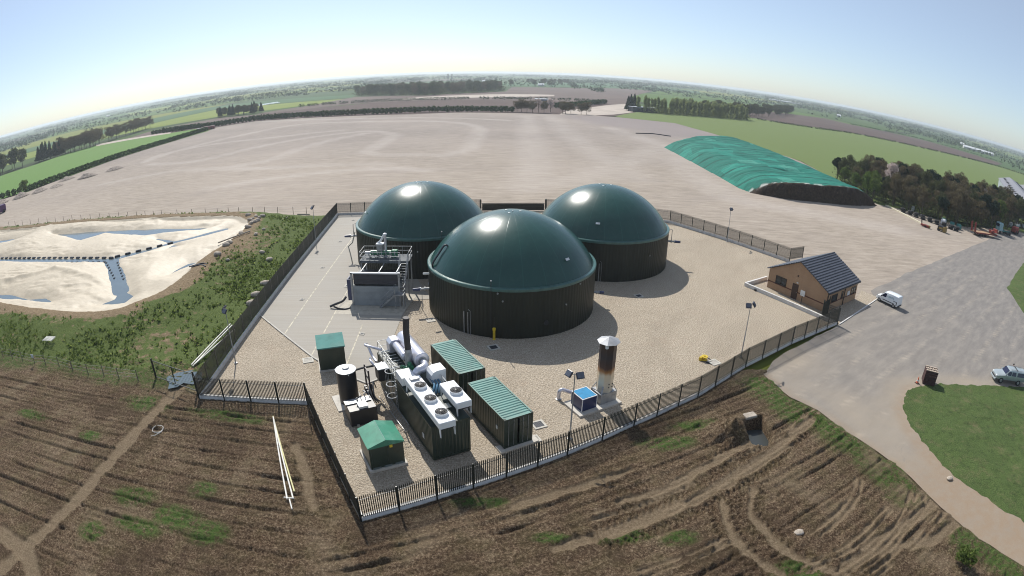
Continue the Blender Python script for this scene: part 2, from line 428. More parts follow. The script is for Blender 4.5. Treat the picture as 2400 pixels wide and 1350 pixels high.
def m_yard():
    t = NT('compacted stone yard')
    v = t.pos((0.22, 1.0, 1)); n = t.noise(0.8, 9, 0.74, v); n2 = t.noise(0.018, 5, 0.55); n3 = t.noise(3.0, 4, 0.7)
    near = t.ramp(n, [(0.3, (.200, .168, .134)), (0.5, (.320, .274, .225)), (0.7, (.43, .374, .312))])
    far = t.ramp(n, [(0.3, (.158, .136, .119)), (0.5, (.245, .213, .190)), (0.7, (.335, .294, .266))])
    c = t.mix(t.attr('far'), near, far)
    c = t.mix(t.ramp(n2, [(0.42, 0.0), (0.66, 0.45)]), c, (.40, .345, .30))
    c = t.mix(t.ramp(t.noise(.045, 8, .75, t.pos((.35, 1, 1)), 1.0), [(0.5, 0.0), (0.7, 0.5)]), c, (.235, .205, .185))
    c = t.mix(t.math('MULTIPLY', n3, 0.3), c, (.24, .20, .165))
    tr = t.math('MULTIPLY', t.attr('track'), t.ramp(t.noise(0.05, 4, 0.6, t.pos((1, 1, 1))), [(0.3, 0.45), (0.7, 1.0)]))
    c = t.mix(t.math('MULTIPLY', tr, 0.34), c, (.50, .455, .42))
    c = t.mix(t.attr('grey'), c, (.225, .195, .190))
    t.col(c).rough(0.95); t.set(t.b, 'Specular IOR Level', 0.15); t.bump(n3, 0.5, 0.06); return t.m
def m_road():
    t = NT('worn asphalt')
    n = t.noise(0.7, 6, 0.65, t.pos((0.35, 1.2, 1), rot=R(-30))); n2 = t.noise(6, 4, 0.75); n4 = t.noise(0.09, 4, 0.6)
    c = t.ramp(n, [(0.3, (.140, .130, .122)), (0.5, (.190, .176, .162)), (0.72, (.260, .237, .210))])
    c = t.mix(t.math('MULTIPLY', n2, 0.3), c, (.17, .15, .135))
    c = t.mix(t.math('MULTIPLY', t.attr('dust'), t.ramp(n4, [(0.3, 0.35), (0.65, 1.0)])), c, (.285, .24, .185))
    c = t.mix(t.math('MULTIPLY', t.attr('mud'), t.ramp(t.noise(.9, 7, .75), [(.35, .35), (.6, 1.0)])), c, (.25, .185, .125))
    c = t.mix(t.math('MULTIPLY', t.attr('joint'), t.ramp(t.noise(0.35, 5, 0.75), [(0.45, 0.0), (0.65, 0.55)])), c, (.42, .36, .28))
    c = t.mix(t.ramp(t.noise(0.22, 6, 0.75, None, 1.5), [(0.63, 0.0), (0.72, 0.5)]), c, (.155, .145, .14))
    t.col(c).rough(0.9); t.bump(n2, 0.5, 0.03); return t.m
M_SOIL = m_soil(); M_BANK = m_bank(); M_GRAVEL = m_gravel(); M_CONC = m_concrete(); M_YARD = m_yard(); M_ROAD = m_road()
M_LAWN = m_grass('rough meadow grass', (.040, .066, .018), (.076, .115, .032), (.13, .17, .055))
M_FIELD = m_grass('young crop green', (.085, .170, .030), (.105, .205, .038), (.13, .23, .05), (.09, .17, .035))
M_FIELD2 = m_grass('olive pasture', (.115, .160, .045), (.125, .172, .048), (.135, .182, .052), (.135, .15, .055))
# ---------------------------------------------------------------- yard
yard_far = GL([(507, 299), (600, 284), (800, 273), (967, 268), (1067, 264), (1200, 265), (1300, 268), (1383, 270), (1450, 275), (1520, 282), (1583, 289)])
YARD = [(-330, 205)]+GL([(0, 469), (67, 449), (167, 412), (283, 369), (400, 333), (485, 308)])+yard_far+[(112, 262), (118, 215), (112, 180), (105, 140), (130, 122), (175, 128), (165, 100), (125, 60), (62, 58), (30, 58), (-24, 62), (-27, 47), (-45, 47), (-170, 50), (-340, 160)]
loops = [catmull(GL(p), 6) for p in (
 [(345, 378), (420, 352), (560, 318), (700, 292), (870, 285), (1010, 284), (1090, 290), (1125, 302), (1120, 325), (1095, 350), (1040, 365)],
 [(350, 385), (460, 378), (600, 345), (740, 320), (860, 308), (920, 315), (900, 335), (860, 352), (890, 362), (1000, 362)],
 [(470, 400), (620, 378), (700, 350), (790, 325), (860, 312)],
 [(340, 380), (380, 362), (500, 338), (640, 322), (800, 305)],
 [(240, 432), (420, 400), (600, 395), (760, 388), (900, 384)],
 [(500, 440), (700, 410), (900, 395), (1000, 400)],
 [(620, 285), (800, 279), (980, 276), (1100, 278), (1190, 282)])]
lanes = [catmull(GL(p), 6) for p in ([(1235, 272), (1245, 320), (1250, 380), (1235, 440)], [(1290, 272), (1330, 310), (1400, 360), (1500, 420)], [(1430, 300), (1520, 330), (1560, 345)], [(1560, 345), (1640, 420), (1740, 470), (1900, 500), (2100, 540)], [(1300, 430), (1420, 400), (1540, 345)])]
def y_track(x, y):
    r = np.zeros(len(x))
    for l in loops: r = np.maximum(r, 1-sm(1.2, 4.5, dline(x, y, [(p.x, p.y) for p in l])))
    for l in lanes: r = np.maximum(r, 0.8*(1-sm(1.0, 9.0, dline(x, y, [(p.x, p.y) for p in l]))))
    return r
gp_ = GL([(1330, 272), (1450, 275), (1600, 290), (1690, 322), (1560, 318), (1480, 300), (1400, 290)])
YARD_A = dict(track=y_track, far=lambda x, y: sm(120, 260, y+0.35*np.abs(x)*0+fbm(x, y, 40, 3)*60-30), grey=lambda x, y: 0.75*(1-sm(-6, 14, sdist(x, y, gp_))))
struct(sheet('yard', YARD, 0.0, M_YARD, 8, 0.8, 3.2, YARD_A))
# ---------------------------------------------------------------- compound: gravel and concrete pad
struct(sheet('gravel_surface', COMP, 0.012, M_GRAVEL, 4))
PAD = [(-33.4, 104.2), (-29.6, 57.4), (-19.6, 48.0), (-16.5, 45.6), (-12.9, 43.6), (-11.9, 44.6), (-12.2, 50), (-12.3, 58.1), (-11.9, 63.2), (-9.6, 63.6), (-14, 74), (-22, 78), (-23, 86), (-20, 92), (-10, 97), (-8, 106.2)]
pj = [[(-27.2, 104), (-24.6, 52.5)], [(-21.5, 104), (-21.6, 78)], [(-21.3, 76), (-19.9, 48.5)], [(-16.3, 56), (-15.6, 45)]]
def padj(x, y):
    r = np.zeros(len(x))
    for l in pj: r = np.maximum(r, 1-sm(0.05, 0.16, dline(x, y, l)))
    return r
struct(sheet('concrete_pad', PAD, 0.05, M_CONC, 4, attrs={'joint': lambda x, y: x*0}))
mb = MB()
for l in pj:
    (ax, ay), (bx, by) = l; d = Vector((bx-ax, by-ay)).normalized()*0.07; nx, ny = -d.y, d.x
    mb.quad((ax-nx, ay-ny, .056), (ax+nx, ay+ny, .056), (bx+nx, by+ny, .056), (bx-nx, by-ny, .056))
struct(mb.build('drain_channel_line', plain('pale joint filler', (.46, .42, .33), .8, var=.3)))
mb = MB()
for a, b in zip([PAD[i] for i in (1, 2, 3, 4, 5)], [PAD[i] for i in (2, 3, 4, 5, 6)]):
    mb.beam((*a, 0.05), (*b, 0.05), 0.16, 0.14)
struct(mb.build('kerb', plain('kerb concrete', (.42, .40, .36), .8, world=True)))
# ---------------------------------------------------------------- asphalt road
ROAD_W = [(40.9, 57.0), (31.4, 51.4), (27.0, 48.4), (24.9, 45.6), (26.0, 41.2), (27.9, 38.6), (30.4, 32.8), (32.0, 28.7), (33.0, 23.2), (34.7, 18.9), (37.5, 14.0), (38.5, 9)]
ROAD_E = [(44, 9), (41.4, 18.0), (38.9, 21.9), (36.9, 26.2), (36.3, 30.2), (36.7, 33.7), (37.9, 37.5), (41.3, 40.6), (45.4, 41.0), (53.6, 39.4), (61.4, 37.5), (80, 33), (130, 40)]
ROAD = ROAD_W+[(x+3.0, y-(3.0 if i > 6 else 0.0)) for i, (x, y) in enumerate(ROAD_E)]+[(150, 60), (180, 110), (178, 133), (150, 121), (131.1, 110.2), (100, 94), (70, 78.2), (54.3, 69.0), (52.7, 65.0), (48, 61.6)]
def r_dust(x, y):
    e = dline(x, y, ROAD_W[2:]); f = dline(x, y, ROAD_E)
    return np.clip(0.9*(1-sm(0.5, 9, e))+0.9*(1-sm(0.5, 4, f))+0.9*sm(46, 30, y+0.15*(x-30))+0.25*(1-sm(40, 75, x)), 0, 1)
def r_joint(x, y):
    u = x*math.cos(R(30))+y*math.sin(R(30)); v = -x*math.sin(R(30))+y*math.cos(R(30))
    a = np.abs(((v+1.2) / 3.9) % 1-0.5)*3.9; k = 1-sm(0.05, 0.42, 1.95-a)
    return k*(x < 92)*sm(26, 36, y)
struct(sheet('road', ROAD, 0.006, M_ROAD, 1.2, 0.35, 0.55, dict(dust=r_dust, joint=r_joint, mud=lambda x, y: np.clip(sm(33, 24, y)+(1-sm(.3, 1.6, dline(x, y, ROAD_E[:9])))*.8+(1-sm(.2, 1.2, dline(x, y, ROAD_W[3:])))*.6, 0, 1))))
# bits of the right hand side: lawn areas
LAWN = [(38.3, 37.5), (41.5, 40.9), (45.4, 41.4), (53.6, 39.8), (61.4, 37.9), (80, 33.3), (110, 35), (110, 4), (46, 4), (41.8, 17.6), (39.3, 21.7), (37.3, 26.2), (36.8, 30.4), (37.2, 34)]
def lawn_z(x, y): return 0.012+0.20*sm(0.8, 4.5, -sdist(x, y, LAWN))*(0.3+1.0*fbm(x, y, 1.3, 4, 5))
struct(sheet('grass_field', LAWN, 0.02, M_LAWN, 0.3, 0.45, 0.5, zf=lawn_z, nsc=.8))
LAWN2 = [(125.4, 90.3), (110, 81), (95.5, 71.9), (91, 65), (87.4, 59.6), (100, 52), (130, 48), (150, 70)]
struct(sheet('grass_island', LAWN2, 0.05, M_LAWN, 0.8, 0.3, 1.2, zf=lambda x, y: 0.02+0.2*sm(0, 2, -sdist(x, y, LAWN2))))
# ---------------------------------------------------------------- ploughed field in front
xs = np.arange(-66, 41.4, 0.125); ys = np.arange(9.5, 46.6, 0.125)
X, Y = np.meshgrid(xs, ys)
dcomp = sdist(X, Y, COMP)
u30 = (-X*math.sin(R(25))+Y*math.cos(R(25)))
wl = 1-sm(-16, -8, X-0.0*Y)          # left system of furrows runs along x
warp = (fbm(X, Y, 9, 3, 3)-0.5)*1.1
clod = np.abs(fbm(X, Y, 0.42, 3, 11)-0.5)*2
clod2 = fbm(X, Y, 1.3, 4, 21)
clodf = np.abs(fbm(X, Y, 0.27, 2, 12)-0.5)*2
lump = sm(.35, .75, fbm(X, Y, 3.5, 3, 13))
H = 0.04+(0.13*clod+0.14*clodf)*(.55+.9*lump)+0.08*(clod2-0.35)
# fine ridges
H += (0.036*np.sin(2*PI*(Y+warp*0.25)/0.72)*wl+0.060*np.sin(2*PI*(u30+warp*0.3)/0.82)*(1-wl))*(.35+.65*sm(.3, .6, fbm(X, Y, 4, 3, 14)))
# deep furrows
def trench(d, w_, dep): return -dep*np.exp(-(d/w_)**2)
fn = sm(0.35, 0.6, fbm(X, Y, 5, 3, 31))
for yy, wd in ((33.2, .26), (29.55, .28), (26.0, .26), (22.0, .24), (19.1, .2), (31.3, .12), (27.9, .12), (24.1, .14), (35.0, .12), (16.2, .24), (36.6, .14)):
    H += (trench(np.abs(Y-yy-warp*0.22), wd*.58, 0.21)+0.07*np.exp(-((Y-yy-warp*.22-.33)/.15)**2))*wl*(0.25+0.75*fn)
for k, vv in enumerate(np.arange(4.6, 30, 2.05)):
    q = u30-vv-warp*0.45-(0.5*math.sin(k*2.3))
    H += (trench(np.abs(q), .13, 0.14 if k % 3 else 0.26)+0.07*np.exp(-((q-.28)/.13)**2))*(1-wl)*(0.1+0.9*sm(.4, .6, fbm(X+k*31, Y, 6, 3, 33)))
# tracks
TRK = [[(-31.4, 42.0), (-31.8, 38), (-32.1, 34.4), (-32.4, 27.7), (-32.8, 21.5), (-33.6, 18.0), (-35, 13)],
       GL([(1450, 1180), (1560, 1150), (1690, 1075), (1780, 1030)]), GL([(1430, 1255), (1620, 1180), (1800, 1070), (1880, 1000), (1900, 985)]),
       [(p.x, p.y) for p in catmull(GL([(1690, 1175), (1700, 1225), (1740, 1290), (1830, 1350)]), 6)],
       [(p.x, p.y) for p in catmull(GL([(1765, 1150), (1757, 1200), (1795, 1250), (1850, 1300), (1960, 1345), (2100, 1390)]), 6)],
       GL([(1200, 1190), (1340, 1150), (1480, 1105)]), GL([(1300, 1290), (1450, 1240), (1600, 1180)]), GL([(690, 1045), (715, 1110), (735, 1190)]), GL([(2030, 1290), (2110, 1240), (2190, 1180)]), GL([(1980, 1330), (2060, 1290), (2180, 1270), (2240, 1230)]), GL([(0, 1250), (60, 1290), (80, 1350)])]
tw = [0.62, .36, .42, .27, .27, .3, .34, .33, .5, .45, .7]
def off(l, o):
    out = []
    for i, p in enumerate(l):
        a, b = l[max(0, i-1)], l[min(len(l)-1, i+1)]; L_ = math.hypot(b[0]-a[0], b[1]-a[1]); out.append((p[0]-(b[1]-a[1])/L_*o, p[1]+(b[0]-a[0])/L_*o))
    return out
for l_ in ([(2000, 1345), (2090, 1272), (2150, 1205), (2188, 1150)], [(2045, 1350), (2120, 1292), (2190, 1222), (2222, 1172)], [(1905, 1262), (1960, 1215), (2002, 1165), (2012, 1125)], [(1700, 1080), (1790, 1040), (1850, 1008), (1915, 962)], [(1560, 1200), (1680, 1150), (1760, 1100), (1850, 1040)], [(1960, 1350), (2040, 1300), (2110, 1225), (2140, 1160)], [(1380, 1215), (1500, 1180), (1620, 1130)], [(1500, 1350), (1640, 1300), (1700, 1270)], [(1880, 1345), (1900, 1330), (2010, 1270), (2080, 1195)]):
    l_ = [(p.x, p.y) for p in catmull(GL(l_), 5)]
    for o_ in (-.28, .28): TRK.append(off(l_, o_)); tw.append(.13)
track = np.zeros_like(X)
for l, w_ in zip(TRK, tw):
    d = dline(X, Y, l)+(fbm(X, Y, 1.0, 3, 41)-0.5)*0.6
    m = 1-sm(w_*0.8, w_*1.4, d); track = np.maximum(track, m)
    rim = np.exp(-((d-w_*1.5)/0.18)**2)
    H = H*(1-0.8*m)+0.07*rim-0.03*m
# chevron tyre marks beside the tracks
for l, off in ((TRK[1], 0.9), (TRK[2], 1.1), (TRK[3], 0.75), (TRK[4], 0.7), (TRK[2], -1.0)):
    d = dline(X, Y, l); s_ = X*math.cos(R(28))+Y*math.sin(R(28)) if l in (TRK[1], TRK[2]) else Y
    band = np.exp(-((d-abs(off))/0.34)**4)
    H = H*(1-0.45*band)+band*0.085*np.sign(np.sin(2*PI*(s_+np.abs(d-abs(off))*0.9)/0.56))
track = np.maximum(track, 0.55*(1-sm(0.5, 3.0, dline(X, Y, GL([(2060, 1080), (2130, 1150), (2230, 1230)]))))*sm(.4, .6, fbm(X, Y, 2, 3, 44)))
# bare strip along the fence stays flat
fl = 1-sm(0.4, 2.2, dcomp); H = H*(1-0.5*fl)+0.02*fl
# green patches
green = np.zeros_like(X)
gl = [((-33.5, 36.8), 3.2, 1.4), ((-24.5, 36.6), 4.5, 1.0), ((-27.5, 24.6), 2.0, 1.3), ((-25.0, 21.6), 1.8, 1.0), ((-22.5, 23.4), 2.4, 1.5), ((-29, 20.0), 1.3, 1.0), ((-37, 30.5), 1.5, .8), ((-47, 31.4), 3, .8)]
for (cx, cy), rx, ry in gl: green = np.maximum(green, 1-sm(0.5, 1.25, np.hypot((X-cx)/rx, (Y-cy)/ry)+(fbm(X, Y, 1.5, 3, 51)-.5)*0.7))
for (px, py), rx, ry in (((1470, 1260), 2.2, .7), ((1590, 1265), 1.4, .8), ((1560, 1040), 3.0, 1.0), ((1870, 1345), 1.8, 1.2), ((1290, 1265), 1.2, .5), ((1650, 1000), 3.5, .8), ((1130, 1180), 2, .6), ((300, 1230), 1.6, .8), ((480, 1250), 1.8, 1.3), ((480, 1150), 1.4, 1), ((1800, 900), 2.2, 1.0)):
    cx, cy = G(px, py); green = np.maximum(green, 1-sm(0.5, 1.25, np.hypot((X-cx)/rx, (Y-cy)/ry)+(fbm(X, Y, 1.5, 3, 52)-.5)*0.7))
verge = dline(X, Y, [(23.9, 43.6), (24.8, 40.6), (26.5, 37.6), (29.0, 32.4), (30.6, 28.5), (30.8, 25.5)])
green = np.maximum(green, (1-sm(1.0, 2.6, verge+(fbm(X, Y, 2, 3, 53)-.5)*2.2))*1.0)
verge2 = dline(X, Y, [(33.2, 19.5), (35.2, 15.5), (37, 11)]); green = np.maximum(green, 1-sm(0.6, 2.4, verge2+(fbm(X, Y, 2, 3, 54)-.5)*2))
green = np.maximum(green, 0.9*(1-sm(38.2, 40.5, 79-Y+(fbm(X, Y, 2.5, 3, 56)-.5)*3))*(X < -28))
green *= 1-track
H += green*0.10*fbm(X, Y, 0.5, 3, 57)
# pit and spoil heap
PC = (19.6, 36.2)
px_, py_ = G(1772, 1018); pit = sdist(X, Y, GL([(1728, 990), (1785, 974), (1810, 1012), (1806, 1044), (1766, 1040)]))
hc = G(1712, 1016); hd = np.hypot((X-hc[0])/2.6, (Y-hc[1])/1.7)
H += 1.45*np.maximum(0, 1-hd)**0.95*(0.85+0.4*clod)+0.25*np.exp(-((hd-1)/.5)**2)*clod
H = np.where(pit < 0.35, H*(sm(0, .35, pit))-1.9*(1-sm(-0.25, 0.12, pit)), H)
green *= sm(0.6, 1.3, hd)*sm(0.0, 0.6, pit)
# sink below the road, compound and bank
rd = dline(X, Y, ROAD_W)-0; right = X > np.interp(Y, [p[1] for p in ROAD_W[::-1]], [p[0] for p in ROAD_W[::-1]])
rs = np.where(right, -rd, rd)+(fbm(X, Y, 1.1, 4, 61)-0.5)*1.0
Z = np.where(rs < 0.8, 0.02+(H-0.02)*sm(0, 0.8, rs)-0.12*(1-sm(-0.35, 0.1, rs)), H)
Z = np.where(dcomp < 0.0, -0.3, Z)
Z = np.where((pit < 0.3), H, Z)
keep = ~((dcomp[:-1, :-1] < -0.6) | (rs[:-1, :-1] < -1.2) | (Y[:-1, :-1] > np.where(X[:-1, :-1] < -28.4, 44.5, 60)))
struct(grid_mesh('ploughed_field', xs, ys, Z, M_SOIL, keep, dict(green=green, track=track)))
del X, Y, H, Z
mb = MB(); mb.quad(*[(x, y, -1.0) for x, y in ((px_-2, py_-2), (px_+2.4, py_-2), (px_+2.4, py_+2), (px_-2, py_+2))])
t = NT('muddy pit water'); t.col((.045, .05, .05)).rough(0.25); t.set(t.b, 'Specular IOR Level', .25); M_MUDW = t.m
struct(mb.build('pit_water', M_MUDW))
# ---------------------------------------------------------------- lagoon bund
ZR = 1.5
RIM = GL([(0, 540), (163, 523.5), (326, 512), (489, 506.6), (554, 507), (577, 515), (582, 523), (570, 538), (528, 571), (473, 607), (424, 652), (375, 685), (319, 708), (270, 725), (196, 731), (98, 724), (0, 709)], ZR)
RIM = RIM+[(-150, 62), (-175, 80), (-172, 108)]
RIMC = [(p.x, p.y) for p in catmull(RIM, 4, True)]
xs = np.arange(-200, -27.5, 0.4); ys = np.arange(38.2, 126, 0.4)
X, Y = np.meshgrid(xs, ys)
dr = sdist(X, Y, RIMC); dcomp = sdist(X, Y, COMP)
fall = 1-sm(1.0, 13.0, dr)
H = ZR*fall+0.10
H += (0.32*fbm(X, Y, 1.1, 4, 71)+0.18*fbm(X, Y, 4, 3, 72)-0.2)*sm(0.4, 2.2, dr)*sm(0.2, 1.5, dcomp)
H = np.where(dr < 0, ZR+0.02-1.6*sm(0, 1.2, -dr), H)
back = sm(100, 106, Y)*sm(0, 1, dr)
edge = np.maximum(sm(2.6, 4.2, dr)*sm(103.5, 106, Y), sm(104.6, 105.8, Y)*(X > -50))
low = sm(42.2, 40.6, Y+(fbm(X, Y, 2, 3, 73)-.5)*2)
H = H*(1-edge)*(1-low)-0.4*np.maximum(edge, low)
H = np.where(dcomp < 0.05, -0.4, np.where(dcomp < 0.6, np.minimum(H, 0.15+0.3*dcomp), H))
green = np.clip(sm(1.2, 4.0, dr+(fbm(X, Y, 3, 3, 74)-.5)*4)*0.62+0.25*fbm(X, Y, 6, 3, 75)+0.35*(1-sm(1, 5, dcomp)), 0, 1)
green += 0.25*(1-sm(2, 8, dcomp))*(Y > 52)
green -= 0.2*np.exp(-((X+41)/6)**2-((Y-50)/5)**2)+0.3*np.exp(-((X+43)/5)**2-((Y-80)/9)**2)+0.9*np.exp(-((X+32)/2.5)**2-((Y-42.5)/2)**2)
cut = (dcomp[:-1, :-1] < -0.5) | (edge[:-1, :-1] > 0.98) | (dr[:-1, :-1] < -1.6)
struct(grid_mesh('grass_bank', xs, ys, H, M_BANK, ~cut, dict(green=green)))
BX, BY, BH = xs, ys, H
def bank_z(x, y):
    i = int(np.clip((x-BX[0])/0.4, 0, len(BX)-2)); j = int(np.clip((y-BY[0])/0.4, 0, len(BY)-2)); return float(BH[j, i])
# ---------------------------------------------------------------- tufts of weed
def tuft_mesh(name, pts, mat, wmin=.18, wmax=.5, blades=7):
    rnd = np.random.default_rng(5); v = []; f = []
    for (x, y, z, s) in pts:
        for k in range(blades):
            a = rnd.uniform(0, 2*PI); l = s*rnd.uniform(.4, 1.0); h = s*rnd.uniform(.35, 1.0); wd = s*rnd.uniform(.12, .28)
            r0 = s*rnd.uniform(0, .35); ca, sa = math.cos(a), math.sin(a)
            bx, by = x+ca*r0, y+sa*r0; b = len(v)
            v += [(bx-sa*wd, by+ca*wd, z), (bx+sa*wd, by-ca*wd, z), (bx+ca*l*.55+sa*wd*.7, by+sa*l*.55-ca*wd*.7, z+h), (bx+ca*l*.55-sa*wd*.7, by+sa*l*.55+ca*wd*.7, z+h*.9)]
            f.append((b, b+1, b+2, b+3))
    me = bpy.data.meshes.new(name); me.from_pydata(v, [], f); me.materials.append(mat); me.update()
    o = bpy.data.objects.new(name, me); link(o); return o
def m_leaf(name, stops, tr=0.25):
    t = NT(name); c = t.ramp(t.island(), stops); c = t.mix(t.ramp(t.noise(0.35, 3, .6), [(0.35, 0.35), (0.65, 0.0)]), c, stops[0][1])
    t.col(c).rough(0.8); t.set(t.b, 'Specular IOR Level', 0.15)
    tl = t.node('ShaderNodeBsdfTranslucent'); t.l.new(c, tl.inputs['Color']); mx = t.node('ShaderNodeMixShader'); mx.inputs[0].default_value = tr
    t.l.new(t.b.outputs[0], mx.inputs[1]); t.l.new(tl.outputs[0], mx.inputs[2]); t.l.new(mx.outputs[0], t.n['Material Output'].inputs[0]); return t.m
M_WEED = m_leaf('weed leaves', [(0.0, (.055, .085, .020)), (0.4, (.105, .155, .035)), (0.75, (.17, .225, .055)), (1.0, (.30, .34, .11))], .55)
rnd = np.random.default_rng(3); n = 150000
px = rnd.uniform(-190, -28, n); py = rnd.uniform(41, 118, n)
drp = sdist(px, py, RIMC); dcp = sdist(px, py, COMP)
dens = np.clip((drp-1.6)/6, 0, 1)*(0.25+1.2*sm(.42, .62, fbm(px, py, 5, 3, 76)))*(dcp > 0.5)
dens *= np.where(py > 101, (drp < 3.4)*1.3, 1)*(1-0.93*np.exp(-((px+32)/2.6)**2-((py-42.5)/2.2)**2)); dens *= 1-.45*np.exp(-((px+41)/6)**2-((py-50)/5)**2)
dens *= np.where((px < -60) & (py < 60), 1.2, 1)
k = (rnd.uniform(0, 1, n) < dens*0.5) & (np.hypot(px, py) < 190)
pts = [(float(x), float(y), bank_z(x, y)-0.05, float(s)) for x, y, s in zip(px[k], py[k], rnd.uniform(0, 1, k.sum())**2.2*.36+.12)]
tag(tuft_mesh('weeds', pts, M_WEED), kind='stuff')
# ---------------------------------------------------------------- liner and water
WZ = 0.35
def cp(pts): return [(x/3.068, 460+y/3.068) for x, y in pts]
POOL = [GL(cp(p), WZ) for p in (
 [(380, 276), (620, 258), (900, 242), (1300, 232), (1520, 226), (1440, 243), (1200, 262), (1050, 285), (900, 278), (760, 268), (640, 300), (575, 320), (470, 292)],
 [(-200, 330), (0, 318), (90, 308), (200, 290), (60, 330), (-200, 372)],
 [(700, 785), (815, 740), (845, 690), (900, 680), (940, 700), (975, 715), (900, 770), (800, 785)],
 [(-200, 690), (0, 702), (120, 715), (210, 738), (330, 735), (390, 765), (300, 762), (120, 745), (-200, 728)],
 [(1480, 462), (1350, 485), (1250, 535), (1190, 578), (1215, 575), (1300, 530), (1400, 490)],
 [(1250, 345), (1200, 372), (1165, 395), (1185, 392), (1240, 368), (1310, 358)])]
CH = [(GL(cp([(-300, 462), (0, 460), (400, 462), (780, 463), (830, 448), (910, 428), (1080, 384), (1230, 340), (1420, 290), (1612, 240)]), WZ), 1.0),
      (GL(cp([(800, 465), (820, 520), (850, 600), (870, 690)]), WZ), 1.6), (GL(cp([(1130, 310), (1180, 318), (1235, 332)]), WZ), .6)]
xs = np.arange(-176, -44, 0.3); ys = np.arange(53, 120, 0.3); X, Y = np.meshgrid(xs, ys)
dr = -sdist(X, Y, RIMC)                      # inside distance
d = np.full(X.shape, 1e9)
for p in POOL: d = np.minimum(d, sdist(X, Y, p))
for l, w_ in CH: d = np.minimum(d, dline(X, Y, l)-w_)
d = d+(fbm(X, Y, 3.5, 4, 81)-0.5)*0.9+.1
bill = fbm(X, Y*1.3, 16, 3, 82)
body = WZ+0.05+1.15*(1-np.exp(-np.maximum(d, 0)/3.2))*(0.30+1.1*bill)
wr = np.abs(fbm(X*0.55+Y*0.4, Y*1.4-X*0.2, 2.6, 4, 84)-0.5)*2; wr2 = np.abs(fbm(X+Y*.5, Y*0.35-X*.1, 1.2, 3, 85)-0.5)*2
amp = sm(0.0, 2.0, d)
body += amp*(0.34*(0.4-wr)*sm(.25, .6, fbm(X, Y, 9, 2, 86))+0.07*(0.4-wr2)+.5*(fbm(X, Y, 11, 2, 88)-.4))
for (a, b) in [((-82, 71), (-62, 66)), ((-95, 62), (-80, 70)), ((-75, 92), (-60, 97))]:
    q = dline(X, Y, [a, b]); body += 0.35*np.exp(-(q/1.0)**2)*amp
under = WZ-0.25
h = np.where(d < 0, under+(WZ+.05-under)*np.clip(1+d/0.8, 0, 1), body)
slope = ZR+0.04-0.62*dr+0.06*np.sin(dline(X, Y, [(-110, 90)])*0+X*2.1+Y*1.2+4*fbm(X, Y, 6, 2, 87))*sm(.3, 1.5, dr)
H = np.maximum(h, slope); H = np.where(dr < 0.25, np.minimum(H, ZR+0.05), H)
keep = dr[:-1, :-1] > -0.28
def m_liner():
    t = NT('cream pond liner')
    n = t.noise(0.8, 6, 0.7, t.pos((1, 2.2, 1), rot=R(20))); n2 = t.noise(0.13, 5, 0.65, None, 1.0)
    c = t.ramp(n, [(0.3, (.37, .315, .23)), (0.5, (.43, .37, .275)), (0.7, (.48, .415, .315))])
    c = t.mix(t.ramp(n2, [(0.52, 0.0), (0.72, 0.4)]), c, (.36, .30, .225))
    c = t.mix(t.ramp(t.noise(2.2, 6, 0.8), [(0.66, 0.0), (0.72, 0.5)]), c, (.24, .19, .14))
    t.col(c).rough(0.6); t.bump(n, 0.35, 0.08); return t.m
struct(grid_mesh('pond_liner', xs, ys, H, m_liner(), keep))
t = NT('lagoon water'); t.col(t.ramp(t.noise(0.3, 4), [(0.3, (.085, .115, .135)), (0.7, (.105, .14, .155))])).rough(0.12); t.set(t.b, 'Specular IOR Level', 0.5); t.bump(t.noise(3, 3), .15, .02)
M_WATER = t.m
wp = [(p[0], p[1]) for p in RIMC]
cx = sum(p[0] for p in wp)/len(wp); cy = sum(p[1] for p in wp)/len(wp)
wp = [(x+(cx-x)*0.012, y+(cy-y)*0.02) for x, y in wp]
struct(sheet('lagoon_water', wp, WZ, M_WATER, 50))
# floats
M_BLK = plain('black rubber float', (.015, .015, .022), .35)
fl = MB(); fl.bbox((0, 0, 0.13), (1.15, .5, .34), .1); first = None
P = GL(cp([(-40, 449), (800, 447)]), WZ); Q = GL(cp([(845, 435), (1240, 338)]), WZ)
spots = []
for k in range(30):
    spots.append((P[0][0]+(P[1][0]-P[0][0])*k/22.0 if k < 23 else None, P[0][1]+(P[1][1]-P[0][1])*k/22.0, math.atan2(P[1][1]-P[0][1], P[1][0]-P[0][0]), 1.0, 'back edge of the straight channel')) if k < 23 else None
for k in range(6): spots.append((Q[0][0]+(Q[1][0]-Q[0][0])*k/5.2, Q[0][1]+(Q[1][1]-Q[0][1])*k/5.2, math.atan2(Q[1][1]-Q[0][1], Q[1][0]-Q[0][0]), 1.0, 'slanting channel'))
P = GL(cp([(380, 478), (750, 474)]), WZ)
for k in range(11): spots.append((P[0][0]+(P[1][0]-P[0][0])*k/10, P[0][1]+(P[1][1]-P[0][1])*k/10, 0.0, .55, 'front edge of the straight channel'))
for q, k in ((x, i) for i in (0, 1) for x in range(7)):
    L_ = GL(cp([(765, 480), (822, 590)] if k == 0 else [(845, 478), (888, 595)]), WZ)
    spots.append((L_[0][0]+(L_[1][0]-L_[0][0])*q/6, L_[0][1]+(L_[1][1]-L_[0][1])*q/6, 1.9, .5, 'left side of the branch channel' if k == 0 else 'right side of the branch channel'))
for x, y, a, s_, wh in spots:
    if first is None: o = fl.build('liner_float', M_BLK); first = o
    else: o = first.copy(); C.objects.link(o)
    o.location = (x, y, WZ); o.rotation_euler = (0, 0, a); o.scale = (s_, s_, s_)
    tag(o, 'black float in the row along the '+wh, 'float', 'floats along the '+wh)
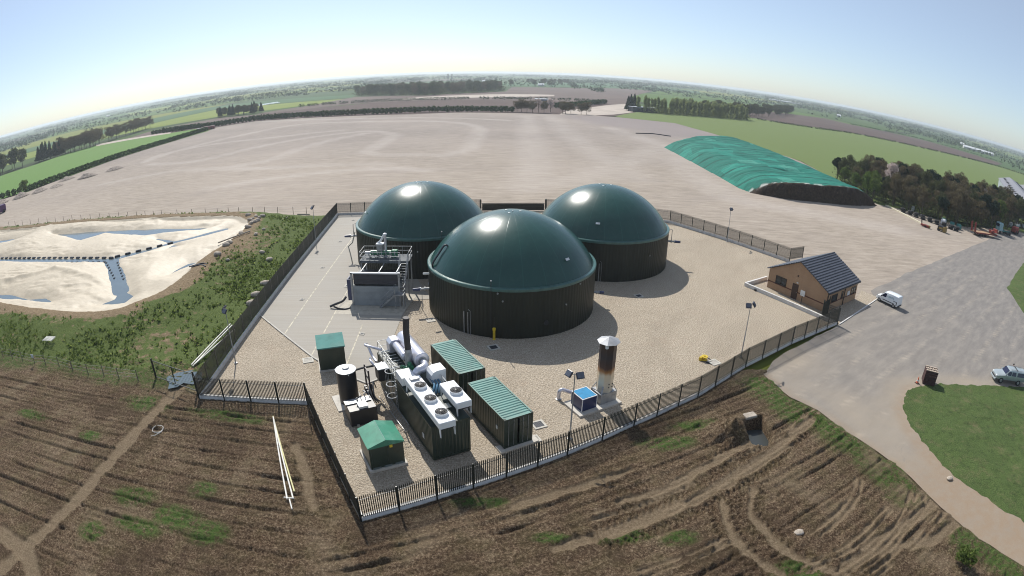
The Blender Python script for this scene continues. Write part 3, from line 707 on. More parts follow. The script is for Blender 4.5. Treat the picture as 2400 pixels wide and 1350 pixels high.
# ---------------------------------------------------------------- stones, posts, planks around the bank
def m_stone():
    t = NT('pale field stone'); n = t.noise(3, 5, .65, t.pos(world=False)); t.col(t.ramp(n, [(.3, (.24, .20, .16)), (.6, (.40, .35, .29)), (.8, (.52, .47, .40))])).rough(.9); t.bump(n, .5, .05); return t.m
M_STONE = m_stone()
def stone_mesh(seed, mat=M_STONE, nm='boulder'):
    rr = random.Random(seed); bm = bmesh.new(); bmesh.ops.create_icosphere(bm, subdivisions=2, radius=0.5)
    for v in bm.verts:
        f = 1+0.28*(vnoise(np.array([v.co.x*3+seed*7]), np.array([v.co.y*3+v.co.z*2.1]), seed)[0]-.5)*2
        v.co = Vector((v.co.x*f*1.3, v.co.y*f, v.co.z*f*0.75))
    me = bpy.data.meshes.new(nm); bm.to_mesh(me); bm.free(); me.materials.append(mat)
    me.polygons.foreach_set('use_smooth', [True]*len(me.polygons)); return me
SM = [stone_mesh(i) for i in range(4)]
st = [(1785, 153, 1.0), (1845, 160, .8), (1890, 158, .9), (1863, 172, .7), (1800, 188, .9), (1830, 200, 1.1), (1855, 192, .9), (1810, 212, .9), (1765, 228, 1.0), (1790, 240, 1.1), (1740, 250, .9), (1720, 262, .9), (1700, 275, 1.0), (1735, 285, 1.0), (1690, 297, .8), (1660, 310, .8), (1640, 330, .9), (1655, 352, 1.2), (1630, 372, 1.0), (1572, 378, .8), (1565, 442, 1.1), (1885, 385, .8), (1930, 420, .9), (1640, 465, .6), (1840, 288, .7), (1900, 250, .6), (1760, 215, .8), (1820, 178, .7)]
for i, (a, b, s_) in enumerate(st):
    x, y = G(a/3.068, 460+b/3.068, 1.2); o = bpy.data.objects.new('boulder', SM[i % 4]); C.objects.link(o)
    dst = math.hypot(x, y); s2 = s_*1.0
    o.location = (x, y, max(bank_z(x, y), .3)+0.12); o.rotation_euler = (random.uniform(-.3, .3), random.uniform(-.3, .3), random.uniform(0, 6)); o.scale = (s2, s2, s2)
    if a == 1885 or a == 1930 or a == 1640 and b == 465: tag(o, 'pale boulder lying alone among the weeds on the bank slope', 'boulder', 'single boulders on the bank')
    elif a in (1565, 1572): tag(o, ['small', 'large'][a == 1565]+' pale boulder on the bare earth beside the right rim of the lagoon liner', 'boulder')
    else: tag(o, 'pale rounded boulder in the scattered line behind the right corner of the lagoon', 'boulder', 'boulders at the lagoon corner')
for a, b, lb in ((1918, 617, 'highest'), (1853, 697, 'middle'), (1822, 758, 'lowest')):
    x, y = G(a/3.068, 460+b/3.068, .5); o = bpy.data.objects.new('boulder', SM[1]); C.objects.link(o); o.location = (x-.4, y, .35); o.scale = (1.15, 1.1, 1.1)
    tag(o, lb+' of three pale boulders against the outside of the left palisade fence', 'boulder')
M_POST = plain('weathered stake timber', (.16, .13, .10), .9)
pm = MB(); pm.cyl((0, 0, -.3), (0, 0, 1.35), .06, .05, 6); pm.cyl((0, 0, 1.35), (0, 0, 1.42), .05, .02, 6)
first = None
fpost = [(p.x, p.y) for p in catmull(GL([(0, 530), (130, 517), (300, 507), (450, 501), (560, 497.5), (640, 497), (725, 497.5)], .4), 8)]
fd = densify(fpost, 2.45, closed=False)
acc = [];  last = None
for p in fd:
    if last is None or math.hypot(p[0]-last[0], p[1]-last[1]) > 2.6: acc.append(p); last = p
front = GL([(8, 838), (30, 842), (54, 848), (83, 856), (108, 857), (140, 862), (172, 872), (208, 880), (245, 884), (280, 890), (325, 895)], .05)
mw = MB()
for L_, gname, lab in ((acc, 'stakes behind the lagoon', 'thin dark fence stake in the row along the back of the lagoon'), (front, 'stakes below the bank', 'thin dark fence stake in the row between the weedy bank and the ploughed field')):
    for p in L_:
        if first is None: o = pm.build('fence_stake', M_POST); first = o
        else: o = first.copy(); C.objects.link(o)
        o.location = (p[0], p[1], 0.1 if L_ is acc else 0.05); tag(o, lab, 'stake', gname)
    wm = MB()
    for a, b in zip(L_[:-1], L_[1:]):
        for zz in (.45, .85, 1.25): wm.beam((*a, zz+.1), (*b, zz+.1), .012)
    o = wm.build('fence_wire', plain('galvanised wire', (.3, .3, .3), .5, .6)); tag(o, 'thin wires strung between the stakes '+('behind the lagoon' if L_ is acc else 'below the weedy bank'), 'wire')
# planks, hoses on the bank
M_WOOD = plain('grey plank', (.30, .26, .21), .85)
for (a, b, lab, z0, z1, r_) in (((1570, 338), (1800, 255), 'long grey pole lying down the bank from the boulders to the liner edge', 1.75, 1.7, .12), ((1960, 196), (2085, 150), 'grey pole lying in the grass by the far corner of the bank', .8, .6, .12), ((2140, 133), (2225, 137), 'short dark log on the stony yard beyond the far end of the bank', .15, .15, .15)):
    p, q = G(a[0]/3.068, 460+a[1]/3.068, z0), G(b[0]/3.068, 460+b[1]/3.068, z1)
    o = MB().cyl((*p, z0+.1), (*q, z1+.15), r_, n=8).build('pole', M_WOOD); tag(o, lab, 'pole')
hz = [((1360, 510), (1440, 488), (1490, 490)), ((1375, 515), (1440, 498), (1480, 508)), ((1400, 505), (1440, 492), (1470, 488))]
for i, h_ in enumerate(hz):
    P = [(*G(a/3.068, 460+b/3.068, 1.55), 1.62+.05*i) for a, b in h_]
    o = MB().tube(catmull(P, 6), .09, 6).build('hose', M_BLK); tag(o, ['lowest', 'middle', 'topmost'][i]+' of three short black hoses over the right rim of the liner', 'hose')
M_WHITE = plain('white plastic pipe', (.72, .70, .64), .4)
for i, (a, b) in enumerate((((452, 858), (545, 768)), ((455, 856), (551, 778)), ((449, 857), (541, 765)))):
    p, q = G(a[0], a[1], .3), G(b[0], b[1], .7); o = MB().cyl((*p, .3+.05*i), (*q, 1.0), .07, n=8).build('pipe', M_WHITE); tag(o, ['middle', 'shorter', 'longest'][i]+' of the white pipes lying along the bank beside the left palisade fence', 'pipe')
# pallet in the weeds and little sign
p = G(118, 806, .6); o = MB()
for k in range(5): o.box((0, -.5+k*.25, .1), (1.8, .1, .04))
for k in (-.8, 0, .8): o.box((k, 0, .03), (.1, 1.1, .1))
o = o.build('pallet', M_WHITE, loc=(p[0], p[1], bank_z(*p)+.45), rz=.1); tag(o, 'whitewashed slatted pallet lying in the weeds of the lower bank', 'pallet')
p = G(83, 856, .05); o = thing('notice', 'small pale notice board on one stake of the lower fence', 'notice', (p[0]+.02, p[1]-.08, 1.15))
MB().box((0, 0, .15), (.5, .03, .4)).build('board', plain('faded notice', (.5, .55, .6), .6), o)
MB().box((0, .02, -.1), (.06, .02, .2)).build('bracket', M_POST, o)
# ---------------------------------------------------------------- digester tanks
def m_clad():
    t = NT('dark green profiled cladding'); v = t.pos(world=False)
    n = t.noise(0.5, 5, .6, t.pos((1, 1, .2), world=False))
    t.col(t.ramp(n, [(.3, (.009, .012, .008)), (.6, (.016, .018, .011)), (.8, (.027, .027, .016))])).rough(.5); t.set(t.b, 'Specular IOR Level', .3); return t.m
def m_dome():
    t = NT('green gas membrane'); n = t.noise(0.35, 5, .55, t.pos(world=False))
    c = t.ramp(n, [(.3, (.006, .048, .040)), (.7, (.009, .060, .050))])
    sp = t.node('ShaderNodeSeparateXYZ'); t.l.new(t.pos(world=False), sp.inputs[0])
    ang = t.math('ARCTAN2', sp.outputs[1], sp.outputs[0]); k = t.math('FRACT', t.math('MULTIPLY', ang, 24/(2*PI)))
    k = t.math('ABSOLUTE', t.math('SUBTRACT', k, .5)); seam = t.ramp(k, [(.012, 1.0), (.03, 0.0)])
    c = t.mix(t.math('MULTIPLY', seam, .22), c, (.03, .12, .105))
    st = t.noise(2.2, 5, .7, t.pos((1, 1, .16), world=False)); c = t.mix(t.ramp(st, [(.52, 0.0), (.75, .28)]), c, (.035, .085, .075)); c = t.mix(t.ramp(t.noise(7, 4, .8, t.pos(world=False)), [(.70, 0.0), (.78, .35)]), c, (.10, .13, .12))
    t.col(c).rough(.27); t.set(t.b, 'Specular IOR Level', .42); t.set(t.b, 'Coat Weight', .12); t.set(t.b, 'Coat Roughness', .35)
    h = t.noise(.9, 3, .5, t.pos(world=False)); t.bump(t.math('ADD', h, t.math('MULTIPLY', seam, .3)), .25, .04); return t.m
M_CLAD = m_clad(); M_DOME = m_dome()
M_BAND = plain('pale teal edge strip', (.045, .115, .105), .3); M_STEEL = plain('galvanised steel', (.33, .34, .35), .5, .6, .2); M_GREYP = plain('grey plastic pipe', (.22, .22, .22), .5)
M_DBLUE = plain('dark blue enamel', (.03, .04, .10), .35); M_YEL = plain('yellow gloss paint', (.60, .42, .02), .4); M_TAGW = plain('white label', (.6, .62, .62), .5)
TR, TH, DH = 9.64, 5.45, 5.6
RS = (TR**2+DH**2)/(2*DH)
def make_tank(label, loc):
    t = thing('digester_tank', label, 'tank', (*loc, 0), 0)
    mb = MB(); n = 560
    prof = []
    vs = [];
    for z in (0.0, TH-.25):
        for i in range(n):
            a = 2*PI*i/n; r = TR-0.03+(0.022 if (i % 4) in (0, 1) else 0.0); vs.append((r*math.cos(a), r*math.sin(a), z))
    mb._a(vs, [(i, (i+1) % n, n+(i+1) % n, n+i) for i in range(n)])
    mb.build('wall', M_CLAD, t)
    mb = MB(); mb.lathe([(TR-.05, TH-.3), (TR+.03, TH-.28), (TR+.05, TH-.02), (TR-.02, TH+.06), (TR-.3, TH+.08)], n=128); mb.build('rim', M_BAND, t, True)
    mb = MB(); ds = []
    r0 = TR-.3; dh = DH-.05; rs = (r0**2+dh**2)/(2*dh); zc = TH+.05+dh-rs; th1 = math.acos((rs-dh)/rs)
    for i in range(33):
        th = th1*(1-i/32); th = max(th, .004); ds.append((rs*math.sin(th), zc+rs*math.cos(th)))
    mb.lathe(ds, n=128, cap1=True); d = mb.build('dome', M_DOME, t, True)
    for a, rr in ((0.3, .9), (2.4, 1.0), (4.2, .8)): MB().lathe([(.14, 0), (.14, .06), (.02, .08)], (rr*math.cos(a), rr*math.sin(a), TH+DH-.06), 10).build('vent_cap', M_TAGW, d)
    MB().cyl((0, 0, TH+DH-.02), (0, 0, TH+DH+.1), .07).build('vent_cap', M_TAGW, d)
    return t
def on_wall(az, r=TR, z=0): a = R(az); return Vector((r*math.sin(a), -r*math.cos(a), z))    # az 0 = towards the camera, + to the right
def wall_pipes(t, az, h=2.5):
    for k, (da, hh, rr, mat) in enumerate(((-1.5, h, .055, M_STEEL), (1.3, h, .055, M_STEEL))):
        p = on_wall(az+da, TR+.10); MB().cyl((p.x, p.y, 0), (p.x, p.y, hh), rr, n=10).build('drain_pipe', mat, t)
    p0 = on_wall(az+3.2, TR+.14); p1 = on_wall(az+3.2, TR+.14, h+.2); p2 = on_wall(az+1.8, TR+.14, h+.35)
    MB().tube([p0, p1, p2], .03, 6).build('conduit', M_GREYP, t)
def gas_pole(t, az):
    p = on_wall(az, TR+.10); MB().cyl((p.x, p.y, 0), (p.x, p.y, TH+.8), .035, n=6).build('conduit', M_BLK, t)
    MB().lathe([(.001, 0), (.07, .03), (.07, .1), (.001, .14)], (p.x, p.y, TH+.8), 8).build('beacon', M_TAGW, t)
def side_valve(t, az, z, L=1.5, drop=True):
    a = on_wall(az, 1).normalized(); side = Vector((-a.y, a.x, 0))
    mb = MB(); b = a*TR; b.z = z
    mb.cyl(b, b+a*L*.6, .13, n=12); mb.cyl(b+a*L*.25, b+a*L*.32, .24, n=12); mb.cyl(b+a*L*.55, b+a*L*.62, .24, n=12)
    v = mb.build('valve', M_STEEL, t, True)
    MB().cyl(b+a*L*.6, b+a*L*1.1, .2, .17, n=12).build('actuator', M_DBLUE, v, True)
    if drop: MB().cyl(b+a*L*.5, (b+a*L*.5).xy.to_3d(), .035, n=6).build('support_leg', M_STEEL, t)
def label_plate(t, az, th):
    rs = RS; zc = TH+DH-rs; a = on_wall(az, 1).normalized(); r = (rs+.03)*math.sin(th); z = zc+(rs+.03)*math.cos(th)
    side = Vector((-a.y, a.x, 0)); up = Vector((-a.x*math.cos(th), -a.y*math.cos(th), math.sin(th))); c = a*r+Vector((0, 0, z))
    mb = MB(); mb.quad(c-side*.28-up*.14, c+side*.28-up*.14, c+side*.28+up*.14, c-side*.28+up*.14); o = mb.build('label_plate', M_TAGW, t)
    o.data.update()
T0, T1, T2 = (-.06, 63.06), (12.97, 80.05), (-13.06, 79.9)
tf = make_tank('front dark green digester tank with a domed membrane roof, standing nearest the containers', T0)
tr_ = make_tank('rear right domed green digester tank, the one nearest the brick building', T1)
tl_ = make_tank('rear left domed green digester tank, behind the steel separator platform', T2)
wall_pipes(tf, -28.5); gas_pole(tf, -12); side_valve(tf, -75, 2.6, 1.7); label_plate(tf, 45, .83); wall_pipes(tr_, -11.5, 2.5); label_plate(tr_, -14, .83); gas_pole(tr_, -42)
gas_pole(tl_, 24); label_plate(tl_, -68, .83)
for t, az, z in ((tr_, 80, 3.6), (tl_, -82, 3.6)):
    a = on_wall(az, 1).normalized(); mb = MB(); b = a*TR
    mb.tube([b+Vector((0, 0, TH-.1)), b+a*.5+Vector((0, 0, TH-.2)), b+a*.5+Vector((0, 0, z)), b+a*.1+Vector((0, 0, z))], .05, 6); mb.build('overflow_pipe', M_GREYP, t)
    side_valve(t, az, z-.1, 1.7, False)
side_valve(tf, 88, 1.6, 1.1, False)
# black hose over the rim of the front tank
P = [Vector(p) for p in ((-8.7, -3.4, 5.5), (-8.6, -3.6, 6.1), (-8.0, -3.3, 7.0), (-7.4, -3.0, 7.85), (-7.0, -3.0, 7.75), (-7.2, -3.3, 7.0), (-7.5, -3.7, 6.3))]
MB().tube(catmull(P, 6), .11, 8).build('gas_hose', M_BLK, tf, True)
MB().cyl((-9.1, -3.6, 4.8), (-9.7, -3.9, 4.9), .12, n=10).build('overpressure_outlet', M_TAGW, tf)
for az, z in ((-5, 4.2), (-8, 5.0), (36, 3.2), (22, 1.6), (48, 5.0)):
    p = on_wall(az, TR+.02, z); q = on_wall(az, TR+.12, z); MB().cyl(p, q, .09 if z > 2 else .26, n=12).build('sight_glass', M_STEEL if z > 2 else M_BLK, tf)
for t, az, z in ((tr_, -17, 3.3), (tr_, 33, 3.3), (tr_, -20, 1.3), (tl_, 5, 3.8)):
    p = on_wall(az, TR+.02, z); q = on_wall(az, TR+.12, z); MB().cyl(p, q, .09 if z > 2 else .24, n=12).build('sight_glass', M_STEEL if z > 2 else M_BLK, t)
# hose ladder-like bundle on the far left of the rear left tank
MB().tube([(-9.9, -1.2, 4.0), (-10.2, -1.8, 2.6), (-10.7, -2.4, 2.2), (-10.2, -3.2, 1.2), (-9.9, -3.6, .1)], .09, 8).build('sampling_pipe', plain('cream lagging', (.55, .50, .40), .6), tl_, True)
# yellow bollard-like valve post
p = G(1158, 796); t = thing('gas_valve_post', 'yellow gas valve post with a black spindle before the front tank', 'valve post', (*p, 0))
MB().lathe([(.16, 0), (.16, .05), (.13, .08), (.13, 1.05), (.17, 1.08), (.17, 1.3), (.08, 1.36), (.02, 1.37)], n=14).build('housing', M_YEL, t, True); MB().cyl((0, 0, 1.36), (0, 0, 2.5), .03, n=6).build('spindle', M_BLK, t)
# ---------------------------------------------------------------- drain covers
covers = [((1157, 815), 1.1, 'dark grated drain cover in the shadow before the front tank'), ((1497, 694), 1.0, 'drain cover at the shadow edge of the rear right tank'), ((1674, 850), 1.1, 'pale square drain cover beside the yellow hose reel on open gravel'), ((1262, 996), 1.1, 'square drain cover close to the door end of the near ribbed container'), ((1252, 1030), .9, 'pale plain slab at the outer corner of the near ribbed container'), ((1009, 751), .95, 'pale square cover under the blue valve of the front tank'), ((722, 845), 1.1, 'faded square cover on gravel beside the flat roofed green cabin'), ((817, 671), 1.0, 'small drain grate on the concrete left of the separator platform'), ((849, 784), .5, 'tiny drain grate in the joint below the separator platform'), ((828, 517), .5, 'tiny drain grate near the far end of the concrete pad'), ((797, 567), .5, 'tiny dark grate beside the rear left tank on the pad'), ((708, 703), .5, 'tiny drain grate halfway along the left slab joint'), ((756, 628), .5, 'tiny drain grate beside the base of the far left lamp post')]
M_COV = plain('cast cover frame', (.45, .43, .38), .8); M_DK = plain('dark iron grating', (.035, .04, .05), .6, .3)
for (pt, s_, lab) in covers:
    x, y = G(*pt); t = thing('drain_cover', lab, 'drain cover', (x, y, .055 if pt[0] < 860 and pt[0] != 722 or pt[0] == 849 else .015), R(-4 if s_ < 1.05 and pt[0] < 860 else 25))
    mb = MB()
    for dx, dy, w_, l_ in ((-s_*.42, 0, s_*.16, s_), (s_*.42, 0, s_*.16, s_), (0, s_*.42, s_*.68, s_*.16), (0, -s_*.42, s_*.68, s_*.16)): mb.box((dx, dy, .03), (w_, l_, .06))
    mb.build('frame', M_COV, t)
    pale = 'pale' in lab or 'faded' in lab; mb = MB(); mb.box((0, 0, .022), (s_*.66, s_*.66, .035))
    if not pale:
        for k in range(5): mb.box((-s_*.26+k*s_*.13, 0, .045), (.03, s_*.6, .02))
    mb.build('grate' if not pale else 'lid', M_DK if not pale else plain('weathered lid', (.36, .34, .30), .8), t)
# ---------------------------------------------------------------- fences and kerb walls
M_PAL = plain('dark green palisade paint', (.013, .018, .016), .4); M_KW = plain('precast kerb wall', (.60, .59, .57), .75, world=True, bump=.01)
M_KWJ = plain('shaded joint', (.1, .1, .1), .9)
def pale_panel(L, hp=2.0, z0=.42):
    mb = MB(); n = max(2, int(round(L/.145)))
    for i in range(n):
        x = (i+.5)*L/n; mb.box((x, 0, z0+(hp-.1)/2), (.066, .03, hp-.1)); b = len(mb.v)
        z = z0+hp-.1
        mb._a([(x-.033, -.011, z), (x+.033, -.011, z), (x+.033, .011, z), (x-.033, .011, z), (x, 0, z+.14)], [(0, 1, 4), (1, 2, 4), (2, 3, 4), (3, 0, 4)])
    for z in (z0+.22, z0+hp-.38): mb.box((L/2, .035, z), (L, .04, .04))
    return mb
def fence_run(pts, label, wlabel, hp=2.0, bay=2.75, wall=True, wh=.42, name='palisade_fence'):
    t = thing(name, label, 'fence', (*pts[0], 0))
    ox, oy = pts[0]; cachem = {}
    pm_ = MB(); pm_.box((0, .03, (hp+wh)/2-.04), (.085, .09, hp+wh-.06)); pmesh = None
    posts = []
    for (ax, ay), (bx, by) in zip(pts[:-1], pts[1:]):
        L = math.hypot(bx-ax, by-ay); n = max(1, round(L/bay)); a = math.atan2(by-ay, bx-ax); l = L/n
        key = round(l, 2)
        if key not in cachem: cachem[key] = pale_panel(l, hp, wh).build('pale_panel', M_PAL, t); first_ = cachem[key]; new = True
        for i in range(n):
            if new: o = first_; new = False
            else: o = cachem[key].copy(); C.objects.link(o); o.parent = t
            o.location = (ax-ox+(bx-ax)*i/n, ay-oy+(by-ay)*i/n, 0); o.rotation_euler = (0, 0, a)
            posts.append((ax-ox+(bx-ax)*i/n, ay-oy+(by-ay)*i/n, a))
    posts.append((bx-ox, by-oy, a))
    for k, (x, y, a) in enumerate(posts):
        if pmesh is None: o = pm_.build('post', M_PAL, t); pmesh = o
        else: o = pmesh.copy(); C.objects.link(o); o.parent = t
        o.location = (x, y, 0); o.rotation_euler = (0, 0, a)
    if wall:
        mb = MB(); off = 0.16
        for (ax, ay), (bx, by) in zip(pts[:-1], pts[1:]):
            L = math.hypot(bx-ax, by-ay); nx, ny = -(by-ay)/L, (bx-ax)/L; n = max(1, round(L/bay)); s_ = wall if wall in (1, -1) else 1
            for i in range(n):
                p = (ax+(bx-ax)*(i+.004)/n+nx*off*s_, ay+(by-ay)*(i+.004)/n+ny*off*s_, wh/2); q = (ax+(bx-ax)*(i+.996)/n+nx*off*s_, ay+(by-ay)*(i+.996)/n+ny*off*s_, wh/2)
                mb.beam(p, q, .2, wh)
        o = mb.build('kerb_wall', M_KW); tag(o, wlabel, 'kerb wall')
    return t
fence_run([B_, A_], 'long dark palisade fence down the left side of the compound beside the weedy bank', 'pale concrete kerb wall under the long left fence', 2.0, wall=-1)
fence_run([B_, C_], 'short dark palisade fence at the lower left, facing the ploughed field, between puddle and corner', 'pale kerb wall under the short lower left fence', 1.9, wall=1)
fence_run([C_, D_], 'dark palisade fence running down to the lowest corner, seen almost edge on', 'pale kerb wall seen edge on, running down to the lowest corner', 1.9, wall=1)
Ed = [D_]+E_
fence_run(Ed, 'long curving dark palisade fence along the front of the compound up to the brick building', 'pale kerb wall under the long curving front fence', 1.9, wall=1)
fence_run([A_, (-20, 105.6), GATE[0]], 'dark palisade fence at the far side, left of the big rear gate', 'kerb wall under the far fence left of the rear gate', 2.0, wall=-1)
fence_run([GATE[1], (18, 106.5), FR[0], FR[1], FR[2]], 'palisade fence curving along the far right side behind the rear right tank', 'kerb wall under the far right fence', 2.0, wall=-1)
fence_run([FR[2], FR[3]], 'very short palisade return behind the brick building', '', 2.0, wall=0)
# rear gate
t = thing('sliding_gate', 'big dark rear gate seen over the top of the front dome', 'gate', (*GATE[0], 0), math.atan2(GATE[1][1]-GATE[0][1], GATE[1][0]-GATE[0][0]))
L = math.hypot(GATE[1][0]-GATE[0][0], GATE[1][1]-GATE[0][1])
mb = MB()
for z in (.2, .8, 1.55): mb.box((L/2, 0, z), (L-.4, .09, .1))
mb.build('frame', M_PAL, t); pale_panel(L-.5, 1.45, .15).build('pale_panel', M_PAL, t).location = (.25, -.06, 0)
for x in (0, L): MB().box((x, 0, 1.15), (.3, .3, 2.3)).build('post', M_PAL, t)
MB().box((L/2, .1, .8), (L-.6, .02, 1.2)).build('backing_sheet', M_PAL, t)
# field gate by the puddle
p, q = (-35.3, 41.3), (-29.0, 39.6); a = math.atan2(q[1]-p[1], q[0]-p[0]); L = math.hypot(q[0]-p[0], q[1]-p[1])
t = thing('field_gate', 'open framed dark gate standing over the puddle at the lower left', 'gate', (*p, 0), a)
mb = MB()
for z in (.35, 2.15): mb.box((L/2, 0, z), (L-.1, .06, .06))
for x in (.1, L/2, L-.1): mb.box((x, 0, 1.25), (.07, .06, 1.8))
mb.build('frame', M_PAL, t)
for x in (0, L): MB().box((x, 0, 1.2), (.13, .13, 2.4)).build('post', M_PAL, t)
mb = MB()
for i in range(26): mb.box((.2+i*(L-.4)/25, 0, 1.25), (.008, .008, 1.8))
for i in range(7): mb.box((L/2, .01, .5+i*.25), (L-.2, .008, .008))
mb.build('mesh_infill', M_PAL, t)
pud = [(-34.0, 41.5), (-33.2, 42.6), (-31.8, 43.4), (-30.3, 43.2), (-29.6, 41.8), (-30.2, 40.8), (-31.4, 40.9), (-31.6, 39.9), (-32.6, 39.5), (-33.0, 40.6)]
struct(sheet('puddle', pud, .235, M_WATER, .4, .35))
# ---------------------------------------------------------------- lamp posts
def lamp(label, pt, aim, h=5.9, arms=2):
    x, y = G(*pt); t = thing('lamp_post', label, 'lamp post', (x, y, 0), R(aim))
    MB().lathe([(.2, 0), (.2, .12), (.07, .16), (.06, h*.45), (.045, h*.46), (.038, h)], n=10).build('pole', M_STEEL, t, True)
    MB().cyl((-.5, 0, h-.05), (.5, 0, h-.05), .03, n=6).build('crossbar', M_STEEL, t)
    for s_ in (-1, 1):
        T = Matrix.Translation((s_*.42, -.1, h+.02)) @ Matrix.Rotation(R(35)*s_, 4, 'Z') @ Matrix.Rotation(R(-38), 4, 'X')
        mb = MB(); mb.T = T; mb.bbox((0, 0, 0), (.62, .16, .52), .05); f = mb.build('floodlight', M_DK2, t)
        mb = MB(); mb.T = T; mb.box((0, -.09, 0), (.5, .02, .4)); mb.build('lens', M_LENS, f)
M_DK2 = plain('dark lamp housing', (.03, .03, .045), .4); M_LENS = plain('lamp glass', (.10, .11, .14), .15)
lamp('lamp post with twin floodlights standing just inside the front fence, left of the flare stack', (1335, 1030), -20)
lamp('lamp post with twin floodlights near the yellow hose reel at the right of the gravel', (1736, 838), 25)
lamp('lamp post with twin floodlights by the far right fence behind the rear right tank', (1704, 567), 60)
lamp('lamp post with twin floodlights near the lower end of the left fence', (553, 852), -60)
lamp('lamp post with twin floodlights near the far end of the left fence', (740, 568), -80)
# ---------------------------------------------------------------- containers
M_CGRN = plain('dark green container paint', (.020, .034, .024), .35, vs=1.2, dirt=(.05, .05, .035))
M_ROOFG = plain('faded green roof paint', (.10, .235, .205), .62, vs=.8, dirt=(.16, .22, .19))
M_WHITE2 = plain('white enamelled steel', (.72, .73, .74), .32, vs=1.0, var=.05); M_CLADW = plain('silver lagging sheet', (.60, .60, .66), .28, .55, .08)
M_BLACK = plain('black steel', (.012, .012, .016), .4); M_SLAB = plain('pale concrete slab', (.50, .47, .42), .85, world=True, bump=.01); M_BLUEP = plain('blue pipe paint', (.06, .16, .26), .35)
M_GREENP = plain('green engine paint', (.03, .17, .09), .4); M_ROOFD = plain('dark roof sheet', (.03, .045, .038), .5)
def container(label, loc, rz, L, W, H, roofmat, ribs=True, doors=True, z0=.15):
    t = thing('container', label, 'container', (*loc, 0), rz)
    # wall corrugation profile
    n = int(L/.28); mb = MB()
    for sy in (-1, 1):
        vs = []; 
        for i in range(n*4+1):
            x = -L/2+.1+(L-.2)*i/(n*4); d = (0, 0, .035, .035)[i % 4]
            vs += [(x, sy*(W/2-d-.01), z0+.12), (x, sy*(W/2-d-.01), z0+H-.1)]
        fs = [(2*i, 2*i+2, 2*i+3, 2*i+1) if sy < 0 else (2*i, 2*i+1, 2*i+3, 2*i+2) for i in range(n*4)]
        mb._a(vs, fs)
    m = int(W/.28)
    for sx in ((-1,) if doors else (-1, 1)):
        vs = []
        for i in range(m*4+1):
            y = -W/2+.1+(W-.2)*i/(m*4); d = (0, 0, .035, .035)[i % 4]
            vs += [(sx*(L/2-d-.01), y, z0+.12), (sx*(L/2-d-.01), y, z0+H-.1)]
        mb._a(vs, [(2*i, 2*i+1, 2*i+3, 2*i+2) if sx < 0 else (2*i, 2*i+2, 2*i+3, 2*i+1) for i in range(m*4)])
    mb.box((0, 0, z0+.06), (L-.05, W-.05, .1))
    mb.build('wall', M_CGRN, t)
    mb = MB()
    for sx in (-1, 1):
        for sy in (-1, 1): mb.box((sx*(L/2-.06), sy*(W/2-.06), z0+H/2), (.14, .14, H-.02))
        mb.box((sx*(L/2-.05), 0, z0+.08), (.12, W-.27, .16)); mb.box((sx*(L/2-.05), 0, z0+H-.07), (.12, W-.27, .14))
    for sy in (-1, 1): mb.box((0, sy*(W/2-.05), z0+.08), (L-.28, .12, .16)); mb.box((0, sy*(W/2-.05), z0+H-.07), (L-.28, .12, .14))
    mb.build('frame', M_CGRN, t)
    for sx in (-1, 1):
        for sy in (-1, 1):
            for zz in (.06, H-.055): MB().box((sx*(L/2-.075), sy*(W/2-.075), z0+zz), (.19, .17, .13)).build('corner_casting', M_CGRN, t)
    mb = MB()
    if ribs:
        n = int(L/.33); vs = []
        for i in range(n*4+1):
            x = -L/2+.2+(L-.4)*i/(n*4); d = (0, 0, .05, .05)[i % 4]; vs += [(x, -W/2+.08, z0+H-d), (x, W/2-.08, z0+H-d)]
        mb._a(vs, [(2*i, 2*i+2, 2*i+3, 2*i+1) for i in range(n*4)]); mb.box((L/2-.1, 0, z0+H-.01), (.2, W-.36, .025)); mb.box((-L/2+.1, 0, z0+H-.01), (.2, W-.36, .025))
        for sy in (-1, 1): mb.box((0, sy*(W/2-.04), z0+H+.006), (L-.38, .09, .02))
    else: mb.box((0, 0, z0+H-.02), (L-.06, W-.06, .05))
    mb.build('roof', roofmat, t)
    if doors:
        for sy in (-1, 1):
            mb = MB(); mb.box((L/2-.035, sy*W/4, z0+H/2), (.05, W/2-.17, H-.34))
            for k in (-1, 0, 1): mb.box((L/2-.005, sy*W/4, z0+H/2+k*H*.27), (.02, W/2-.22, .10))
            d = mb.build('door', M_CGRN, t); mb = MB()
            for k in (-.25, .2): mb.cyl((L/2+.03, sy*W/4+k*W*.4, z0+.15), (L/2+.03, sy*W/4+k*W*.4, z0+H-.12), .02, n=6)
            mb.build('lock_bar', M_STEEL, d)
    return t
CY = -1.046
c0 = container('near green container with a ribbed pale roof, the one closest to the front fence', (-.86, 37.85), CY, 6.06, 2.44, 2.6, M_ROOFG)
MB().box((1.9, -1.235, 1.5), (.22, .03, .3)).build('label_plate', M_TAGW, c0)
c1_ = container('far green container with a ribbed pale roof, behind the long engine container', (-4.72, 44.46), CY, 6.06, 2.44, 2.6, M_ROOFG)
for nm, loc, dx in (('near', (-.86, 37.85), 2.9), ('far', (-4.72, 44.46), 2.9)):
    for s_ in (-1, 1):
        o = MB().box((0, 0, .075), (.9, 3.3 if s_ > 0 else 2.7, .14)).build('foundation_pad', M_SLAB, loc=(loc[0]+math.cos(CY)*dx*s_, loc[1]+math.sin(CY)*dx*s_, 0), rz=CY)
        tag(o, 'pale concrete pad under the %s end of the %s ribbed container' % ('door' if s_ > 0 else 'rear', nm), 'concrete pad')
